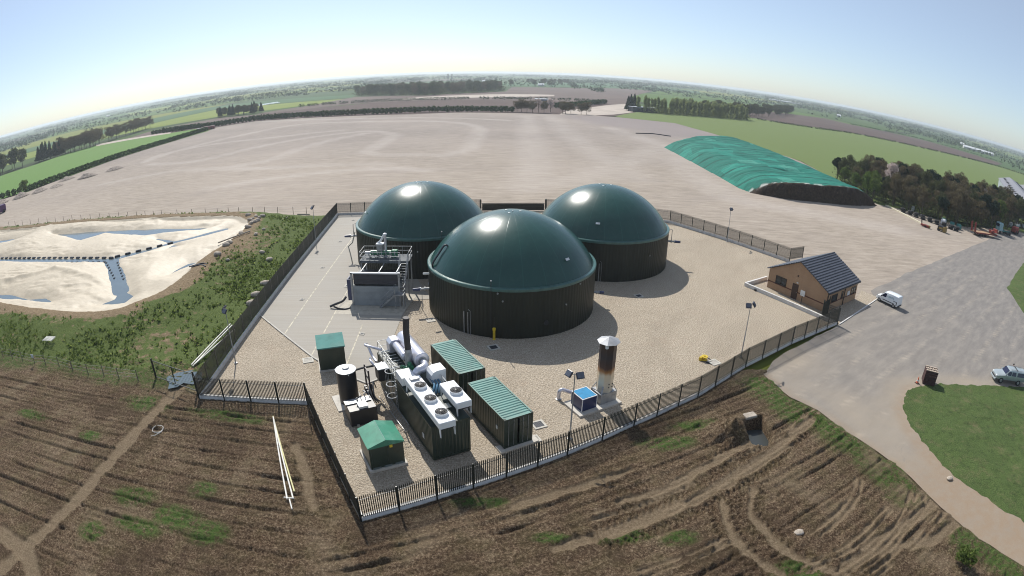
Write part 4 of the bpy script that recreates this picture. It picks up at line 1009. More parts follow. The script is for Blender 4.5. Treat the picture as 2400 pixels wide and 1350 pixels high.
# ---------------------------------------------------------------- long engine container
EY = R(-60.5); EO = (-7.16, 38.93); EH = 3.1
eng = container('long dark green engine container topped with silver ducts, railings and fans', (EO[0]-math.cos(EY)*.3, EO[1]-math.sin(EY)*.3), EY, 12.7, 3.0, 3.0, M_ROOFD, ribs=False, doors=False)
MB().box((4.6, -1.52, 1.3), (.3, .03, .4)).build('label_plate', M_TAGW, eng)
mb = MB()
for k in (-1, 1): mb.box((-2.2+k*.5, -1.53, 1.25), (.9, .04, 2.1))
mb.build('side_door', M_CGRN, eng)
def el(x, y, z=0):
    c, s = math.cos(EY), math.sin(EY); return (EO[0]+x*c-y*s, EO[1]+x*s+y*c, z)
def eth(name, label, cat, x=0, y=0, z=EH+.05): t = thing(name, label, cat, el(x, y, z), EY); return t
ex = eth('exhaust_system', 'large silver exhaust silencer with lagged ducts and tall black stack on the engine container', 'exhaust silencer')
def tubes(pts, r, n=20): return MB().tube(pts, r, n)
mb = MB(); ax = [(-6.9, .98), (-6.85, .98)]
prof = [(-6.75, .05), (-6.72, .42), (-6.5, .60), (-6.2, .66), (-1.7, .66), (-1.62, .60), (-1.6, .35)]
mb.tube([(x, .92, 1.02) for x, r in prof], [r for x, r in prof], 32); mb.build('silencer', M_CLADW, ex, True)
MB().tube([(-1.62, .92, 1.05), (-1.58, .92, 1.05)], .36, 20).build('end_flange', M_STEEL, ex)
mb = MB(); mb.tube([(x, -.12, 1.0) for x in (-5.5, -5.45, -5.2, -2.95, -2.8)], [.12, .26, .34, .34, .2], 20); mb.build('heat_exchanger', M_CLADW, ex, True)
mb = MB(); mb.xprism([(-.55, .25), (.55, .25), (.55, 1.1), (.3, 1.4), (-.3, 1.4), (-.55, 1.1)], -6.35, -5.45); mb.build('duct_box', M_CLADW, ex).location = (0, -.1, 0)
P = catmull([(-1.5, .92, 1.0), (-.95, .9, 1.0), (-.6, .62, .95), (-.55, .2, .85), (-.6, -.1, .5), (-.6, -.15, .05)], 7)
MB().tube(P, [.24+.12*min(1, i/14) for i in range(len(P))], 18).build('elbow_duct', M_CLADW, ex, True)
mb = MB(); prof = [(-.1, 1.35), (-.45, 1.35), (-.62, 1.2), (-.66, .95), (-.66, .2), (.66, .2), (.66, 1.0), (.62, 1.35)]
mb.xprism([(y, z) for y, z in [(-.62, .2), (.62, .2), (.62, 1.3), (-.1, 1.3), (-.42, 1.2), (-.6, .95)]], -.15, 1.0); b_ = mb.build('air_intake', M_WHITE2, ex); b_.location = (-.1, 1.3, 0)
mb = MB(); mb.xprism([(-1.0, .15), (.35, .15), (.35, .55), (.1, .85), (-1.0, .85)], -.85, .55); mb.build('air_intake', M_WHITE2, ex).location = (-.45, -.5, 0)
MB().cyl((-2.5, .05, .1), (-2.5, .05, 1.9), .34, .30, 20).build('stack_base', M_STEEL, ex, True)
sp = [(-2.5, .05, 1.9), (-2.5, .03, 2.6), (-2.52, .0, 3.4), (-2.5, .03, 4.1), (-2.45, .05, 4.7)]
rr = []; PP = catmull(sp, 10)
MB().tube(PP, [.255+.018*(i % 2) for i in range(len(PP))], 16).build('flexible_stack', plain('sooty stack', (.035, .028, .03), .6), ex, True)
mb = MB()
for k in range(4): mb.tube(catmull([(-2.2+.1*k, -.1-.25*k, .1), (-2.0, -.2-.2*k, .5+.1*k), (-1.6-.1*k, -.3-.1*k, .55), (-1.4, -.5, .1)], 4), .05, 6)
mb.box((-1.9, -.1, .45), (.5, .5, .5)); mb.cyl((-1.9, -.1, .7), (-1.9, -.1, .95), .15); mb.build('gas_train', M_GREENP, ex)
o = eth('control_box', 'white ventilation box at the left edge of the engine container roof', 'vent box', -3.7, -2.0, 2.2)
MB().bbox((0, 0, .55), (1.1, .95, 1.1), .05).build('casing', M_BLACK, o); MB().box((0, 0, 1.13), (1.15, 1.0, .06)).build('lid', M_WHITE2, o)
# roof pipes and bars
rp = eth('roof_pipework', 'rows of thin pale pipes and cable trays across the engine container roof', 'pipework')
for k in range(9):
    x = -6.2+k*.52; mb = MB(); mb.cyl((x, -1.25, .12+.02*(k % 3)), (x, 1.0 if k < 2 else -.2, .12+.02*(k % 3)), .035 if k % 3 else .055, n=6); mb.build('pipe', M_STEEL if k % 2 else M_TAGW, rp)
for k in range(4):
    x = .9+k*.16; MB().box((3.0+x*1.0, .35, .15), (.06, .9, .06)).build('bar', M_TAGW, rp)
for y in (.55, .8, 1.05): MB().tube(catmull([(.5, y+.2, .5), (1.4, y+.15, .5), (1.9, y-.1, .45), (2.2, y-.35, .15)], 5), .09, 8).build('blue_pipe', M_BLUEP, rp, True)
for k in range(5): MB().tube([(2.3+k*.6, .1, .15), (2.8+k*.6, .15, .22), (3.2+k*.6, .05, .15)], .04, 6).build('pipe', M_GREENP if k % 2 else M_STEEL, rp)
for k in range(4): MB().tube([(-.1+.25*k, -1.05, .1), (.0+.25*k, -.95, .45), (.3+.25*k, -.9, .3)], .035, 6).build('pipe', M_TAGW, rp)
# handrails
hr = eth('handrail', 'galvanised handrail round the rear half of the engine container roof', 'handrail')
def rail(mb, pts, h=1.05, n=1.4, r=.022):
    for a, b in zip(pts[:-1], pts[1:]):
        a = Vector(a); b = Vector(b); L = (b-a).length; k = max(1, round(L/n))
        for zz in (h, h*.52): mb.cyl(a+Vector((0, 0, zz)), b+Vector((0, 0, zz)), r, n=6)
        for i in range(k+1): p = a+(b-a)*i/k; mb.cyl(p, p+Vector((0, 0, h)), r, n=6)
mb = MB(); rail(mb, [(-6.6, 1.35, 0), (-6.6, -1.4, 0), (-1.6, -1.4, 0)]); mb.build('rail', M_STEEL, hr)
mb = MB(); rail(mb, [(-1.3, 1.45, 0), (2.4, 1.45, 0)], .9); mb.build('rail', M_STEEL, hr)
la = eth('caged_ladder', 'galvanised ladder with hoop cage on the left flank of the engine container', 'ladder', -1.1, -1.55, 0)
mb = MB()
for y in (-.22, .22): mb.cyl((y, -.14, .3), (y, -.14, 4.3), .025, n=6)
for k in range(14): mb.cyl((-.22, -.14, .4+k*.28), (.22, -.14, .4+k*.28), .016, n=6)
mb.build('ladder', M_STEEL, la)
for z in (1.9, 3.0, 4.2): MB().tube([(.42*math.sin(a), -.48-.42*math.cos(a)*1.0, z) for a in [R(-150+i*25) for i in range(13)]], .028, 6).build('hoop', M_TAGW, la)
mb = MB()
for a in (-80, -30, 30, 80): mb.cyl((.42*math.sin(R(a)), -.48-.42*math.cos(R(a)), 1.9), (.42*math.sin(R(a)), -.48-.42*math.cos(R(a)), 4.2), .014, n=4)
mb.build('cage_strap', M_STEEL, la)
st_ = eth('leaning_grating', 'strip of steel grating and tube lying at the foot of the engine container', 'grating', -1.2, -1.95, 0)
mb = MB(); mb.beam((-2.6, -.5, .35), (3.0, -.15, .2), .04); mb.beam((-2.6, .1, .75), (3.0, .2, .7), .04)
for k in range(18): a = k/17; mb.beam((-2.6+5.6*a, -.5+.35*a, .35-.15*a), (-2.6+5.6*a, .1+.1*a, .75-.05*a), .02)
mb.build('grating', M_STEEL, st_)
# dry coolers
def cooler(label, x0, x1, y0, y1, fans, ztop=1.25, legx=None):
    t = eth('dry_cooler', label, 'dry cooler', (x0+x1)/2, (y0+y1)/2, EH+.05); L, W = x1-x0, y1-y0
    mb = MB(); mb.bbox((0, 0, ztop-.22), (L, W, .5), .05); mb.build('casing', M_WHITE2, t)
    MB().box((0, 0, ztop-.56), (L-.3, W-.2, .2)).build('coil', M_BLACK, t)
    for sx in (-1, 1):
        for sy in (-1, 1):
            mb = MB(); x, y = sx*(L/2-.10), sy*(W/2-.06)
            mb._a([(x-.28*sx, y, ztop-.42), (x+.08*sx, y, ztop-.42), (x+.08*sx, y, 0), (x-.04*sx, y, 0), (x-.28*sx, y-.04*sy, ztop-.42), (x+.08*sx, y-.04*sy, ztop-.42), (x+.08*sx, y-.04*sy, 0), (x-.04*sx, y-.04*sy, 0)], [(0, 1, 2, 3), (7, 6, 5, 4), (0, 4, 5, 1), (1, 5, 6, 2), (2, 6, 7, 3), (3, 7, 4, 0)])
            mb.build('leg', M_WHITE2, t)
    for fx in fans:
        f = MB().lathe([(.44, ztop+.02), (.48, ztop+.04), (.48, ztop+.24), (.44, ztop+.26), (.43, ztop+.1)], (fx, 0, 0), 28).build('fan_shroud', M_WHITE2, t, True)
        mb = MB(); mb.lathe([(.001, ztop+.33), (.10, ztop+.32), (.12, ztop+.26), (.001, ztop+.22)], (fx, 0, 0), 12)
        for k in range(7):
            a = 2*PI*k/7; c, s = math.cos(a), math.sin(a); c2, s2 = math.cos(a+.55), math.sin(a+.55)
            mb.quad((fx+.1*c, .1*s, ztop+.28), (fx+.43*c, .43*s, ztop+.30), (fx+.43*c2, .43*s2, ztop+.20), (fx+.1*c2, .1*s2, ztop+.2))
        mb.lathe([(.44, ztop+.16), (.001, ztop+.16)], (fx, 0, 0), 20)
        for k in range(1, 5): mb.lathe([(k*.105, ztop+.35-.012*k*k*.4), (k*.105+.012, ztop+.35-.012*k*k*.4)], (fx, 0, 0), 20)
        for k in range(6):
            a = PI*k/6; mb.beam((fx-.46*math.cos(a), -.46*math.sin(a), ztop+.275), (fx+.46*math.cos(a), .46*math.sin(a), ztop+.275), .012)
        mb.build('fan', M_BLACK, f)
    return t
cA = cooler('long white cooling unit with three black fans on the near end of the engine container', .7, 7.55, -1.45, -.22, (-1.62, .38, 2.35), 1.2)
cB = cooler('short white cooling unit with one black fan on the right of the engine container roof', 2.45, 5.62, .70, 1.92, (.15,), 1.1)
MB().box((-2.9, 0, 1.28), (.45, .7, .22)).build('junction_box', M_STEEL, cA)
# ---------------------------------------------------------------- gas filter, pipes, pump set
t = thing('gas_filter', 'black upright filter drum with a pale round lid beside the engine container', 'filter drum', (-13.75, 40.55, 0), EY)
MB().lathe([(.85, .12), (.85, 3.05), (.88, 3.08), (.88, 3.14), (.84, 3.16)], n=36).build('drum', M_BLACK, t, True)
MB().lathe([(.87, 3.14), (.90, 3.22), (.5, 3.30), (.3, 3.32)], n=36).build('lid', M_WHITE2, t, True); MB().lathe([(.3, 3.3), (.3, 3.42), (.26, 3.44), (.001, 3.44)], n=24).build('hatch', M_STEEL, t, True)
for a in (0, 120, 240): MB().cyl((.88*math.cos(R(a)), .88*math.sin(R(a)), 3.1), (1.0*math.cos(R(a)), 1.0*math.sin(R(a)), 3.1), .05, n=6).build('lug', M_STEEL, t)
o = MB().box((0, 0, .06), (2.6, 2.5, .12)).build('foundation_pad', M_SLAB, loc=(-13.85, 40.5, 0), rz=EY); tag(o, 'square concrete pad under the black filter drum', 'concrete pad')
t = thing('pipe_rack', 'dark steel pipe rack with looping pipes joining filter drum and engine container', 'pipe rack', (-12.1, 41.2, 0), EY)
mb = MB()
for x in (-.6, .6):
    mb.beam((x, 0, 0), (x, 0, 3.1), .12)
for z in (1.4, 2.2, 2.9): mb.beam((-.6, 0, z), (.6, 0, z), .1)
mb.build('frame', plain('dark red brown steel', (.035, .018, .022), .5), t)
MB().tube(catmull([(-.4, -1.2, 2.8), (-.5, -.2, 2.85), (-.4, .9, 2.9), (-.8, 1.2, 3.0)], 5), .09, 8).build('pipe', M_BLACK, t, True)
MB().tube(catmull([(-1.0, 1.2, 2.9), (-1.9, 1.1, 3.1), (-2.4, .9, 3.9), (-1.9, .6, 4.2), (-1.3, 1.2, 4.1), (-1.0, 1.8, 3.9)], 6), .12, 10).build('pipe', M_CLADW, t, True)
MB().tube(catmull([(-1.0, .7, 3.3), (-.5, .6, 3.3), (0, .9, 3.0), (-.1, 1.5, 2.7), (-.8, 1.6, 2.8)], 6), .11, 10).build('pipe', M_CLADW, t, True)
for k in range(5): MB().tube(catmull([(.3, -.6+.3*k, 1.1), (.7, -.5+.2*k, 1.2+.2*k), (1.0, -.2+.1*k, .8), (1.1, -.1+.2*k, .1)], 4), .06, 6).build('pipe', M_BLACK if k % 2 else M_STEEL, t)
for k in range(3): MB().cyl((.2+.4*k, -.3, 1.0), (.2+.4*k, -.3, 1.5), .13, n=10).build('valve', M_BLACK, t)
t = thing('blower_set', 'dark blower cabinet with grey steel tops between filter drum and pitched roof kiosk', 'blower', (-12.1, 38.1, 0), EY)
MB().bbox((0, 0, .8), (2.0, 2.3, 1.4), .04).build('cabinet', M_BLACK, t)
MB().box((-.35, -.1, 1.56), (.65, 2.2, .08)).build('cover_plate', M_STEEL, t); MB().box((.5, .1, 1.62), (.8, .75, .2)).build('cover_plate', M_WHITE2, t)
MB().cyl((-.35, -.1, 1.6), (-.35, -.1, 1.68), .09).build('plug', M_BLACK, t)
mb = MB()
for k in range(4): mb.tube([(-.8+.2*k, 1.0-.4*k, 1.5), (-.9+.2*k, 1.1-.4*k, 1.9), (-.6+.2*k, .9-.4*k, 2.0)], .05, 6)
mb.build('hose_bundle', M_GREYP, t)
for sy in (-1, 1): MB().box((0, sy*.6, .1), (2.3, .2, .2)).build('skid', M_SLAB, t)
# ---------------------------------------------------------------- cabins
M_ROOFC = plain('teal cabin roof', (.085, .22, .20), .8, vs=.8, dirt=(.16, .24, .21), spec=.15)
t = thing('cabin', 'dark green cabin with a flat pale green roof beside the concrete pad', 'cabin', (-17.15, 46.9, 0), R(21))
MB().box((0, 0, 1.32), (2.55, 2.45, 2.3)).build('wall', M_CGRN, t)
mb = MB(); mb._a([(-1.36, -1.32, 2.5), (1.36, -1.32, 2.5), (1.36, 1.32, 2.7), (-1.36, 1.32, 2.7), (-1.36, -1.32, 2.38), (1.36, -1.32, 2.38), (1.36, 1.32, 2.38), (-1.36, 1.32, 2.38)], [(0, 1, 2, 3), (7, 6, 5, 4), (0, 4, 5, 1), (1, 5, 6, 2), (2, 6, 7, 3), (3, 7, 4, 0)]); mb.build('roof', M_ROOFC, t)
MB().box((-1.29, .1, 1.25), (.04, .9, 2.0)).build('door', M_CGRN, t)
MB().box((0, 0, .08), (2.8, 2.7, .16)).build('plinth', M_SLAB, t)
a = R(29); t = thing('kiosk', 'dark green kiosk with a low pitched roof at the lower left corner of the gravel', 'kiosk', (-9.3, 33.05, 0), a)
MB().box((0, 0, 1.2), (2.6, 2.55, 2.0)).build('wall', M_CGRN, t)
for sx in (-1, 1):
    for k in (-1, 1): MB().box((sx*.6+0*k, -1.29, 1.2), (1.1, .03, 1.8)).build('door', M_CGRN, t) if k > 0 else None
mb = MB()
yz = lambda y, z: (y, z)
W = 1.38; D = 1.36
mb._a([(-W, -D, 2.2), (W, -D, 2.2), (W, D, 2.2), (-W, D, 2.2), (0, -D, 2.62), (0, D, 2.62), (-W, -D, 2.1), (W, -D, 2.1), (W, D, 2.1), (-W, D, 2.1)],
      [(0, 4, 5, 3), (4, 1, 2, 5), (0, 6, 7, 1, 4), (3, 5, 2, 8, 9), (0, 3, 9, 6), (1, 7, 8, 2), (9, 8, 7, 6)])
M_ROOFG2 = plain('bright green moulded roof', (.035, .21, .13), .35, vs=1.2, dirt=(.12, .30, .22))
mb.build('roof', M_ROOFG2, t)
MB().beam((0, -D, 2.63), (0, D, 2.63), .03).build('ridge_joint', M_ROOFG, t)
MB().box((.35, -1.40, 2.02), (.22, .03, .22)).build('warning_plate', M_YEL, t)
for k in (-.85, 0, .85): MB().box((k, -1.32, .25), (.6, .05, .2)).build('vent_grille', plain('grey grille', (.12, .15, .15), .6), t)
MB().box((0, 0, .1), (2.9, 2.9, .2)).build('plinth', M_SLAB, t)
# ---------------------------------------------------------------- flare stack
FY = R(29.5)
t = thing('flare_stack', 'square flare chimney, scorched brown half way up, under an octagonal silver cap', 'flare stack', (7.95, 41.75, 0), FY)
def m_flare():
    t_ = NT('scorched stainless cladding'); sp = t_.node('ShaderNodeSeparateXYZ'); t_.l.new(t_.pos(world=False), sp.inputs[0])
    n = t_.noise(1.6, 5, .65, t_.pos((1, 1, .35), world=False)); z = t_.math('ADD', t_.math('DIVIDE', sp.outputs[2], 6.2), t_.math('MULTIPLY', t_.math('SUBTRACT', n, .5), .13))
    c = t_.ramp(z, [(.18, (.60, .56, .47)), (.45, (.66, .55, .40)), (.51, (.36, .18, .07)), (.57, (.08, .045, .035)), (.72, (.045, .040, .045)), (.88, (.07, .045, .035)), (.97, (.05, .04, .04))])
    t_.col(c).rough(.45); t_.set(t_.b, 'Metallic', .35); return t_.m
MF = m_flare()
mb = MB(); r = .72
mb.lathe([(r*1.02, .9), (r, 1.0), (r, 5.6)], n=8); mb.build('shaft', MF, t)
MB().lathe([(r*.8, 5.55), (r*.8, 5.75)], n=8).build('throat', M_BLACK, t)
MB().lathe([(.95, 5.72), (.98, 5.76), (.001, 6.12)], n=8).build('cap', plain('dull cap steel', (.30, .31, .33), .6, .4), t)
mb = MB(); mb.box((0, 0, .6), (1.7, 1.45, 1.1)); mb.build('burner_box', M_STEEL, t)
for sx in (-1, 1):
    for sy in (-1, 1): MB().beam((sx*.82, sy*.70, 1.15), (sx*.4, sy*.4, 2.0), .12, .04).build('gusset', M_STEEL, t)
for z in (2.5, 3.9): MB().lathe([(r+.02, z), (r+.02, z+.04)], n=8).build('band', MF, t)
for i, (y, z) in enumerate(((-.1, 2.0), (.25, 2.0), (-.1, 1.7), (.25, 1.7))): MB().cyl((y, -.74, z), (y, -.68, z), .05, n=8).build('bolt', M_BLACK, t)
MB().box((-.55, -.5, 5.55), (.2, .2, .3)).build('sensor_box', M_TAGW, t)
t = thing('blower_box', 'bright blue topped cube cabinet at the foot of the flare chimney', 'cabinet', (6.15, 40.75, 0), FY)
MB().box((0, 0, .75), (1.5, 1.6, 1.2)).build('cabinet', plain('navy blue panel', (.012, .022, .085), .35), t)
MB().box((0, 0, 1.38), (1.36, 1.46, .04)).build('lid', plain('bright blue lid', (.02, .22, .42), .35), t)
mb = MB()
for sx in (-1, 1): mb.box((sx*.73, 0, 1.36), (.06, 1.62, .06))
for sy in (-1, 1): mb.box((0, sy*.78, 1.36), (1.40, .06, .06)); 
for sx in (-1, 1):
    for sy in (-1, 1): mb.box((sx*.74, sy*.79, .75), (.05, .05, 1.16))
mb.build('trim', M_WHITE2, t)
t = thing('air_duct', 'silver elbow duct rising from the gravel beside the blue topped cabinet', 'duct', (4.9, 41.9, 0), FY)
MB().tube(catmull([(.6, 0, .55), (.25, .12, .65), (-.2, .3, .85), (-.42, .38, .92), (-.6, .42, .78), (-.65, .42, .4), (-.65, .42, 0)], 6), .17, 12).build('duct', M_CLADW, t, True)
MB().lathe([(.26, 0), (.26, .06), (.18, .08)], (-.65, .42, 0), 14).build('flange', M_STEEL, t)
o = MB().box((0, 0, .1), (4.4, 2.5, .18)).build('foundation_pad', M_SLAB, loc=(7.0, 41.2, 0), rz=FY); tag(o, 'long pale concrete slab under the flare chimney and blue topped cabinet', 'concrete pad')
# yellow hose reel thing
p = G(1650, 845); t = thing('hose_reel', 'small crumpled yellow hose reel lying on the open gravel', 'hose reel', (*p, 0), .4)
MB().lathe([(.12, .1), (.35, .12), (.35, .18), (.12, .2), (.12, .42), (.35, .44), (.35, .5), (.12, .5)], n=14).build('reel', M_YEL, t, True); MB().tube(catmull([(.3, 0, .3), (.7, -.2, .05), (.4, -.6, .04), (-.1, -.5, .04), (.1, -.9, .04), (.3, -1.1, .04)], 5), .05, 6).build('hose', M_BLACK, t)
MB().box((-.3, .2, .2), (.35, .3, .35), .5).build('sack', M_YEL, t)
# ---------------------------------------------------------------- separator bunker and platform
t = thing('separator_bunker', 'open topped grey concrete bunker beneath the galvanised separator platform', 'bunker', (-15.85, 61.2, 0), 0)
M_PC = plain('smooth grey concrete panel', (.24, .26, .27), .7, vs=.7, world=True, bump=.005); W = 5.7
for k in range(4):
    MB().box((0, .1, .48+k*.80), (W-.2, .2, .79 if k < 3 else .5)).build('wall_panel', M_PC, t) if k < 3 else None
for sx in (-1, 1):
    MB().box((sx*(W/2+.02), 0.1, 2.1), (.22, .3, 4.1)).build('column', M_STEEL, t)
    MB().box((sx*(W/2-.05), 1.9, 1.3), (.2, 3.2, 2.4)).build('side_wall', M_PC, t)
MB().box((0, 3.55, 1.3), (W, .2, 2.4)).build('back_wall', M_PC, t)
MB().box((0, .1, 4.1), (W+.3, .3, .14)).build('top_beam', M_WHITE2, t)
for x in (-1.7, .5, 2.6): MB().beam((x, .2, 4.2), (x, 3.3, 4.2), .10).build('cross_beam', M_STEEL, t)
MB().box((0, 1.9, 3.25), (W-.1, 3.3, .04)).build('inner_shade_sheet', M_BLACK, t)  # black sheet across the inside, painting the shade within the bunker
MB().box((0, .28, 3.3), (W-.3, .04, 1.3)).build('opening_shade_sheet', plain('painted opening shade', (.03, .03, .04), .6), t)  # near-black sheet standing in for the shade of the upper front opening
MB().box((-W/2-.55, .8, 2.0), (.12, 1.6, 2.6)).build('side_shield', M_DBLUE, t); MB().box((-W/2-.3, .0, 2.0), (.6, .08, 2.6)).build('side_shield', M_DBLUE, t)
o = MB().tube(catmull([(-19.6, 61.2, 1.1), (-19.9, 60.6, .8), (-20.8, 60.3, .5), (-21.4, 60.2, .25)], 5), .14, 10).build('slurry_hose', M_BLK); tag(o, 'black hose with a coupling leaving the left side of the concrete bunker', 'hose')
o = MB().tube(catmull([(-20.9, 60.1, .3), (-20.2, 59.9, .15), (-19.4, 59.9, .12), (-18.9, 60.3, .12)], 5), .10, 10).build('hose', M_BLK); tag(o, 'short black hose lying on the concrete left of the bunker foot', 'hose')
t = thing('steel_platform', 'galvanised steel platform with handrails and stairs on the concrete bunker', 'platform', (-15.4, 64.8, 0), 0)
PZ = 4.45; M_GRATE = plain('open steel grating', (.13, .14, .15), .8, .2, .3, vs=8)
mb = MB(); mb.box((0, 1.0, PZ), (6.2, 2.6, .08))
for y in (-.3, 2.25): mb.box((0, y, PZ-.14), (6.2, .1, .2))
mb.build('deck', M_GRATE, t)
for x in (-2.9, 2.9):
    for y in (-.2, 2.1): MB().box((x, y, PZ/2), (.15, .15, PZ-.1)).build('column', M_STEEL, t)
mb = MB(); rail(mb, [(-3.05, -.25, PZ), (2.0, -.25, PZ)], 1.1, 1.25, .03); rail(mb, [(3.05, -.2, PZ), (3.05, 2.25, PZ), (-3.05, 2.25, PZ), (-3.05, -.25, PZ)], 1.1, 1.25, .03); mb.build('handrail', M_STEEL, t)
mb = MB(); 
for k in range(11): mb.box((2.5, -.45-.27*k, PZ-.2-.235*k), (.85, .24, .04))
for x in (2.04, 2.96): mb.beam((x, -.3, PZ-.05), (x, -3.3, PZ-2.7), .05, .22)
mb.build('upper_flight', M_STEEL, t)
mb = MB(); mb.box((2.5, -3.85, 1.75), (1.1, 1.1, .06)); rail(mb, [(3.05, -3.35, 1.75), (3.05, -4.4, 1.75), (2.0, -4.4, 1.75)], 1.05, 1.0, .025)
for x in (2.05, 3.0):
    for y in (-3.4, -4.35): mb.beam((x, y, 0), (x, y, 1.75), .07)
mb.build('landing', M_STEEL, t)
mb = MB()
for k in range(7): mb.box((1.8-.27*k, -3.85, 1.55-.235*k), (.24, .85, .04))
for y in (-4.3, -3.4): mb.beam((1.95, y, 1.7), (.1, y, .05), .05, .2)
mb.build('lower_flight', M_STEEL, t)
mb = MB()
for x in (2.04, 2.96):
    for zo in (.55, 1.05): mb.cyl((x, -.3, PZ+zo), (x, -3.3, PZ-2.7+zo), .028, n=6)
    for k in range(4): mb.cyl((x, -.3-k, PZ-.05-.883*k), (x, -.3-k, PZ+1.05-.883*k), .025, n=6)
for y in (-4.3, -3.4):
    for zo in (.55, 1.05): mb.cyl((1.95, y, 1.7+zo), (.1, y, .05+zo), .028, n=6)
    for k in range(3): mb.cyl((1.95-.9*k, y, 1.7-.8*k), (1.95-.9*k, y, 2.75-.8*k), .025, n=6)
mb.build('stair_rail', M_STEEL, t)
t = thing('slurry_separator', 'green and grey slurry separator with a tall white feed pipe on the steel platform', 'separator', (-15.9, 65.8, PZ+.05), 0)
MB().cyl((-1.4, 0, .6), (1.2, 0, .6), .30, n=18).build('screw_housing', M_GREENP, t, True); MB().bbox((-.2, 0, 1.3), (.75, .65, .85), .05).build('feed_hopper', M_STEEL, t)
MB().box((-.15, 0, 1.78), (.95, .8, .12)).build('hopper_lid', M_WHITE2, t)
MB().tube(catmull([(-.5, 0, 1.8), (-.1, 0, 2.1), (.3, 0, 2.75), (.5, 0, 3.0)], 5), .14, 10).build('feed_pipe', M_WHITE2, t, True)
MB().cyl((.5, 0, 0), (.5, 0, 2.9), .17, n=12).build('standpipe', M_CLADW, t, True); MB().lathe([(.001, .2), (.22, .1), (.26, 0), (.17, -.1)], (.5, 0, 2.95), 12).build('cowl', M_WHITE2, t, True)
MB().cyl((-2.1, 0, .6), (-1.4, 0, .6), .2, n=14).build('motor', M_WHITE2, t, True); MB().bbox((1.6, .1, .5), (.7, .6, .9), .05).build('gearbox', M_GREENP, t)
mb = MB()
for k in range(7): mb.tube(catmull([(-1.6+.55*k, -.5, .9), (-1.5+.55*k, -.75, .5+.1*(k % 3)), (-1.2+.55*k, -.6, .15)], 4), .05, 6)
for k in range(4): mb.box((-1.5+.9*k, 0, .15), (.1, .7, .3))
mb.build('support_frame', M_STEEL, t)
# pale slab around the bunker and pipe stub between the tanks
struct(sheet('bunker_apron', [(-20.4, 58.6), (-12.4, 58.6), (-11.6, 64.5), (-13.2, 64.8), (-20.0, 62.5)], .058, plain('fresh concrete apron', (.40, .37, .31), .85, world=True), 3))
o = MB().cyl((-10.5, 67.2, .6), (-8.6, 66.9, .7), .16, n=12).build('steel_pipe', M_CLADW, None, True); tag(o, 'short silver pipe in the shadow between the front and rear left tanks', 'pipe')
# ---------------------------------------------------------------- brick building
def m_brick():
    t = NT('orange buff brick'); b = t.node('ShaderNodeTexBrick'); v = t.pos(world=False)
    sp = t.node('ShaderNodeSeparateXYZ'); t.l.new(v, sp.inputs[0]); cb = t.node('ShaderNodeCombineXYZ'); t.l.new(t.math('ADD', sp.outputs[0], sp.outputs[1]), cb.inputs[0]); t.l.new(sp.outputs[2], cb.inputs[1])
    t.l.new(cb.outputs[0], b.inputs['Vector']); b.inputs['Scale'].default_value = 4.2; b.inputs['Color1'].default_value = (.43, .27, .155, 1); b.inputs['Color2'].default_value = (.33, .20, .115, 1); b.inputs['Mortar'].default_value = (.36, .30, .23, 1); b.inputs['Mortar Size'].default_value = .012
    c = t.mix(t.ramp(t.noise(.8, 5, .6, v), [(.35, .4), (.65, 0.0)]), b.outputs['Color'], (.31, .18, .10)); t.col(c).rough(.85); return t.m
M_BRICK = m_brick(); M_BRICKD = plain('dark red band brick', (.10, .035, .025), .8); M_TILE = plain('dark slate grey roof profile', (.055, .058, .072), .38, vs=.8); M_WIN = plain('dark brown window frame', (.035, .02, .015), .5)
M_GLASS = plain('dark window glass', (.02, .025, .03), .08); M_DOORB = plain('dark brown door', (.045, .022, .016), .5)
bo = thing('brick_building', 'single storey brick site office with a stepped dark grey pitched roof', 'building', (*BM, 0), math.atan2(BR[1]-BM[1], BR[0]-BM[0]))
BLn = math.hypot(BR[0]-BM[0], BR[1]-BM[1]); BW = 10.55; EZ = 2.75; RZ = 5.35
x0, x1, y0, y1 = .18, BLn-.18, .18, BW-.18
wl_ = MB()
for x, s_ in ((x0, 1), (x1, -1)):
    wl_._a([(x, y0, 0), (x, y1, 0), (x, y1, EZ), (x, BW/2, RZ-.08), (x, y0, EZ), (x+.25*s_, y0, 0), (x+.25*s_, y1, 0), (x+.25*s_, y1, EZ), (x+.25*s_, BW/2, RZ-.08), (x+.25*s_, y0, EZ)],
           [(0, 4, 3, 2, 1) if s_ > 0 else (0, 1, 2, 3, 4), (5, 6, 7, 8, 9) if s_ > 0 else (5, 9, 8, 7, 6)])
wl_.box(((x0+x1)/2, y0+.12, EZ/2), (x1-x0-.02, .24, EZ)); wl_.box(((x0+x1)/2, y1-.12, EZ/2), (x1-x0-.02, .24, EZ))
wl_.build('wall', M_BRICK, bo)
mb = MB(); mb.box((x0-.004, BW/2, 1.05), (.02, y1-y0, .16)); mb.box(((x0+x1)/2, y0-.004, 1.05), (x1-x0, .02, .16)); mb.build('band_course', M_BRICKD, bo)
roof = None; NC = 14
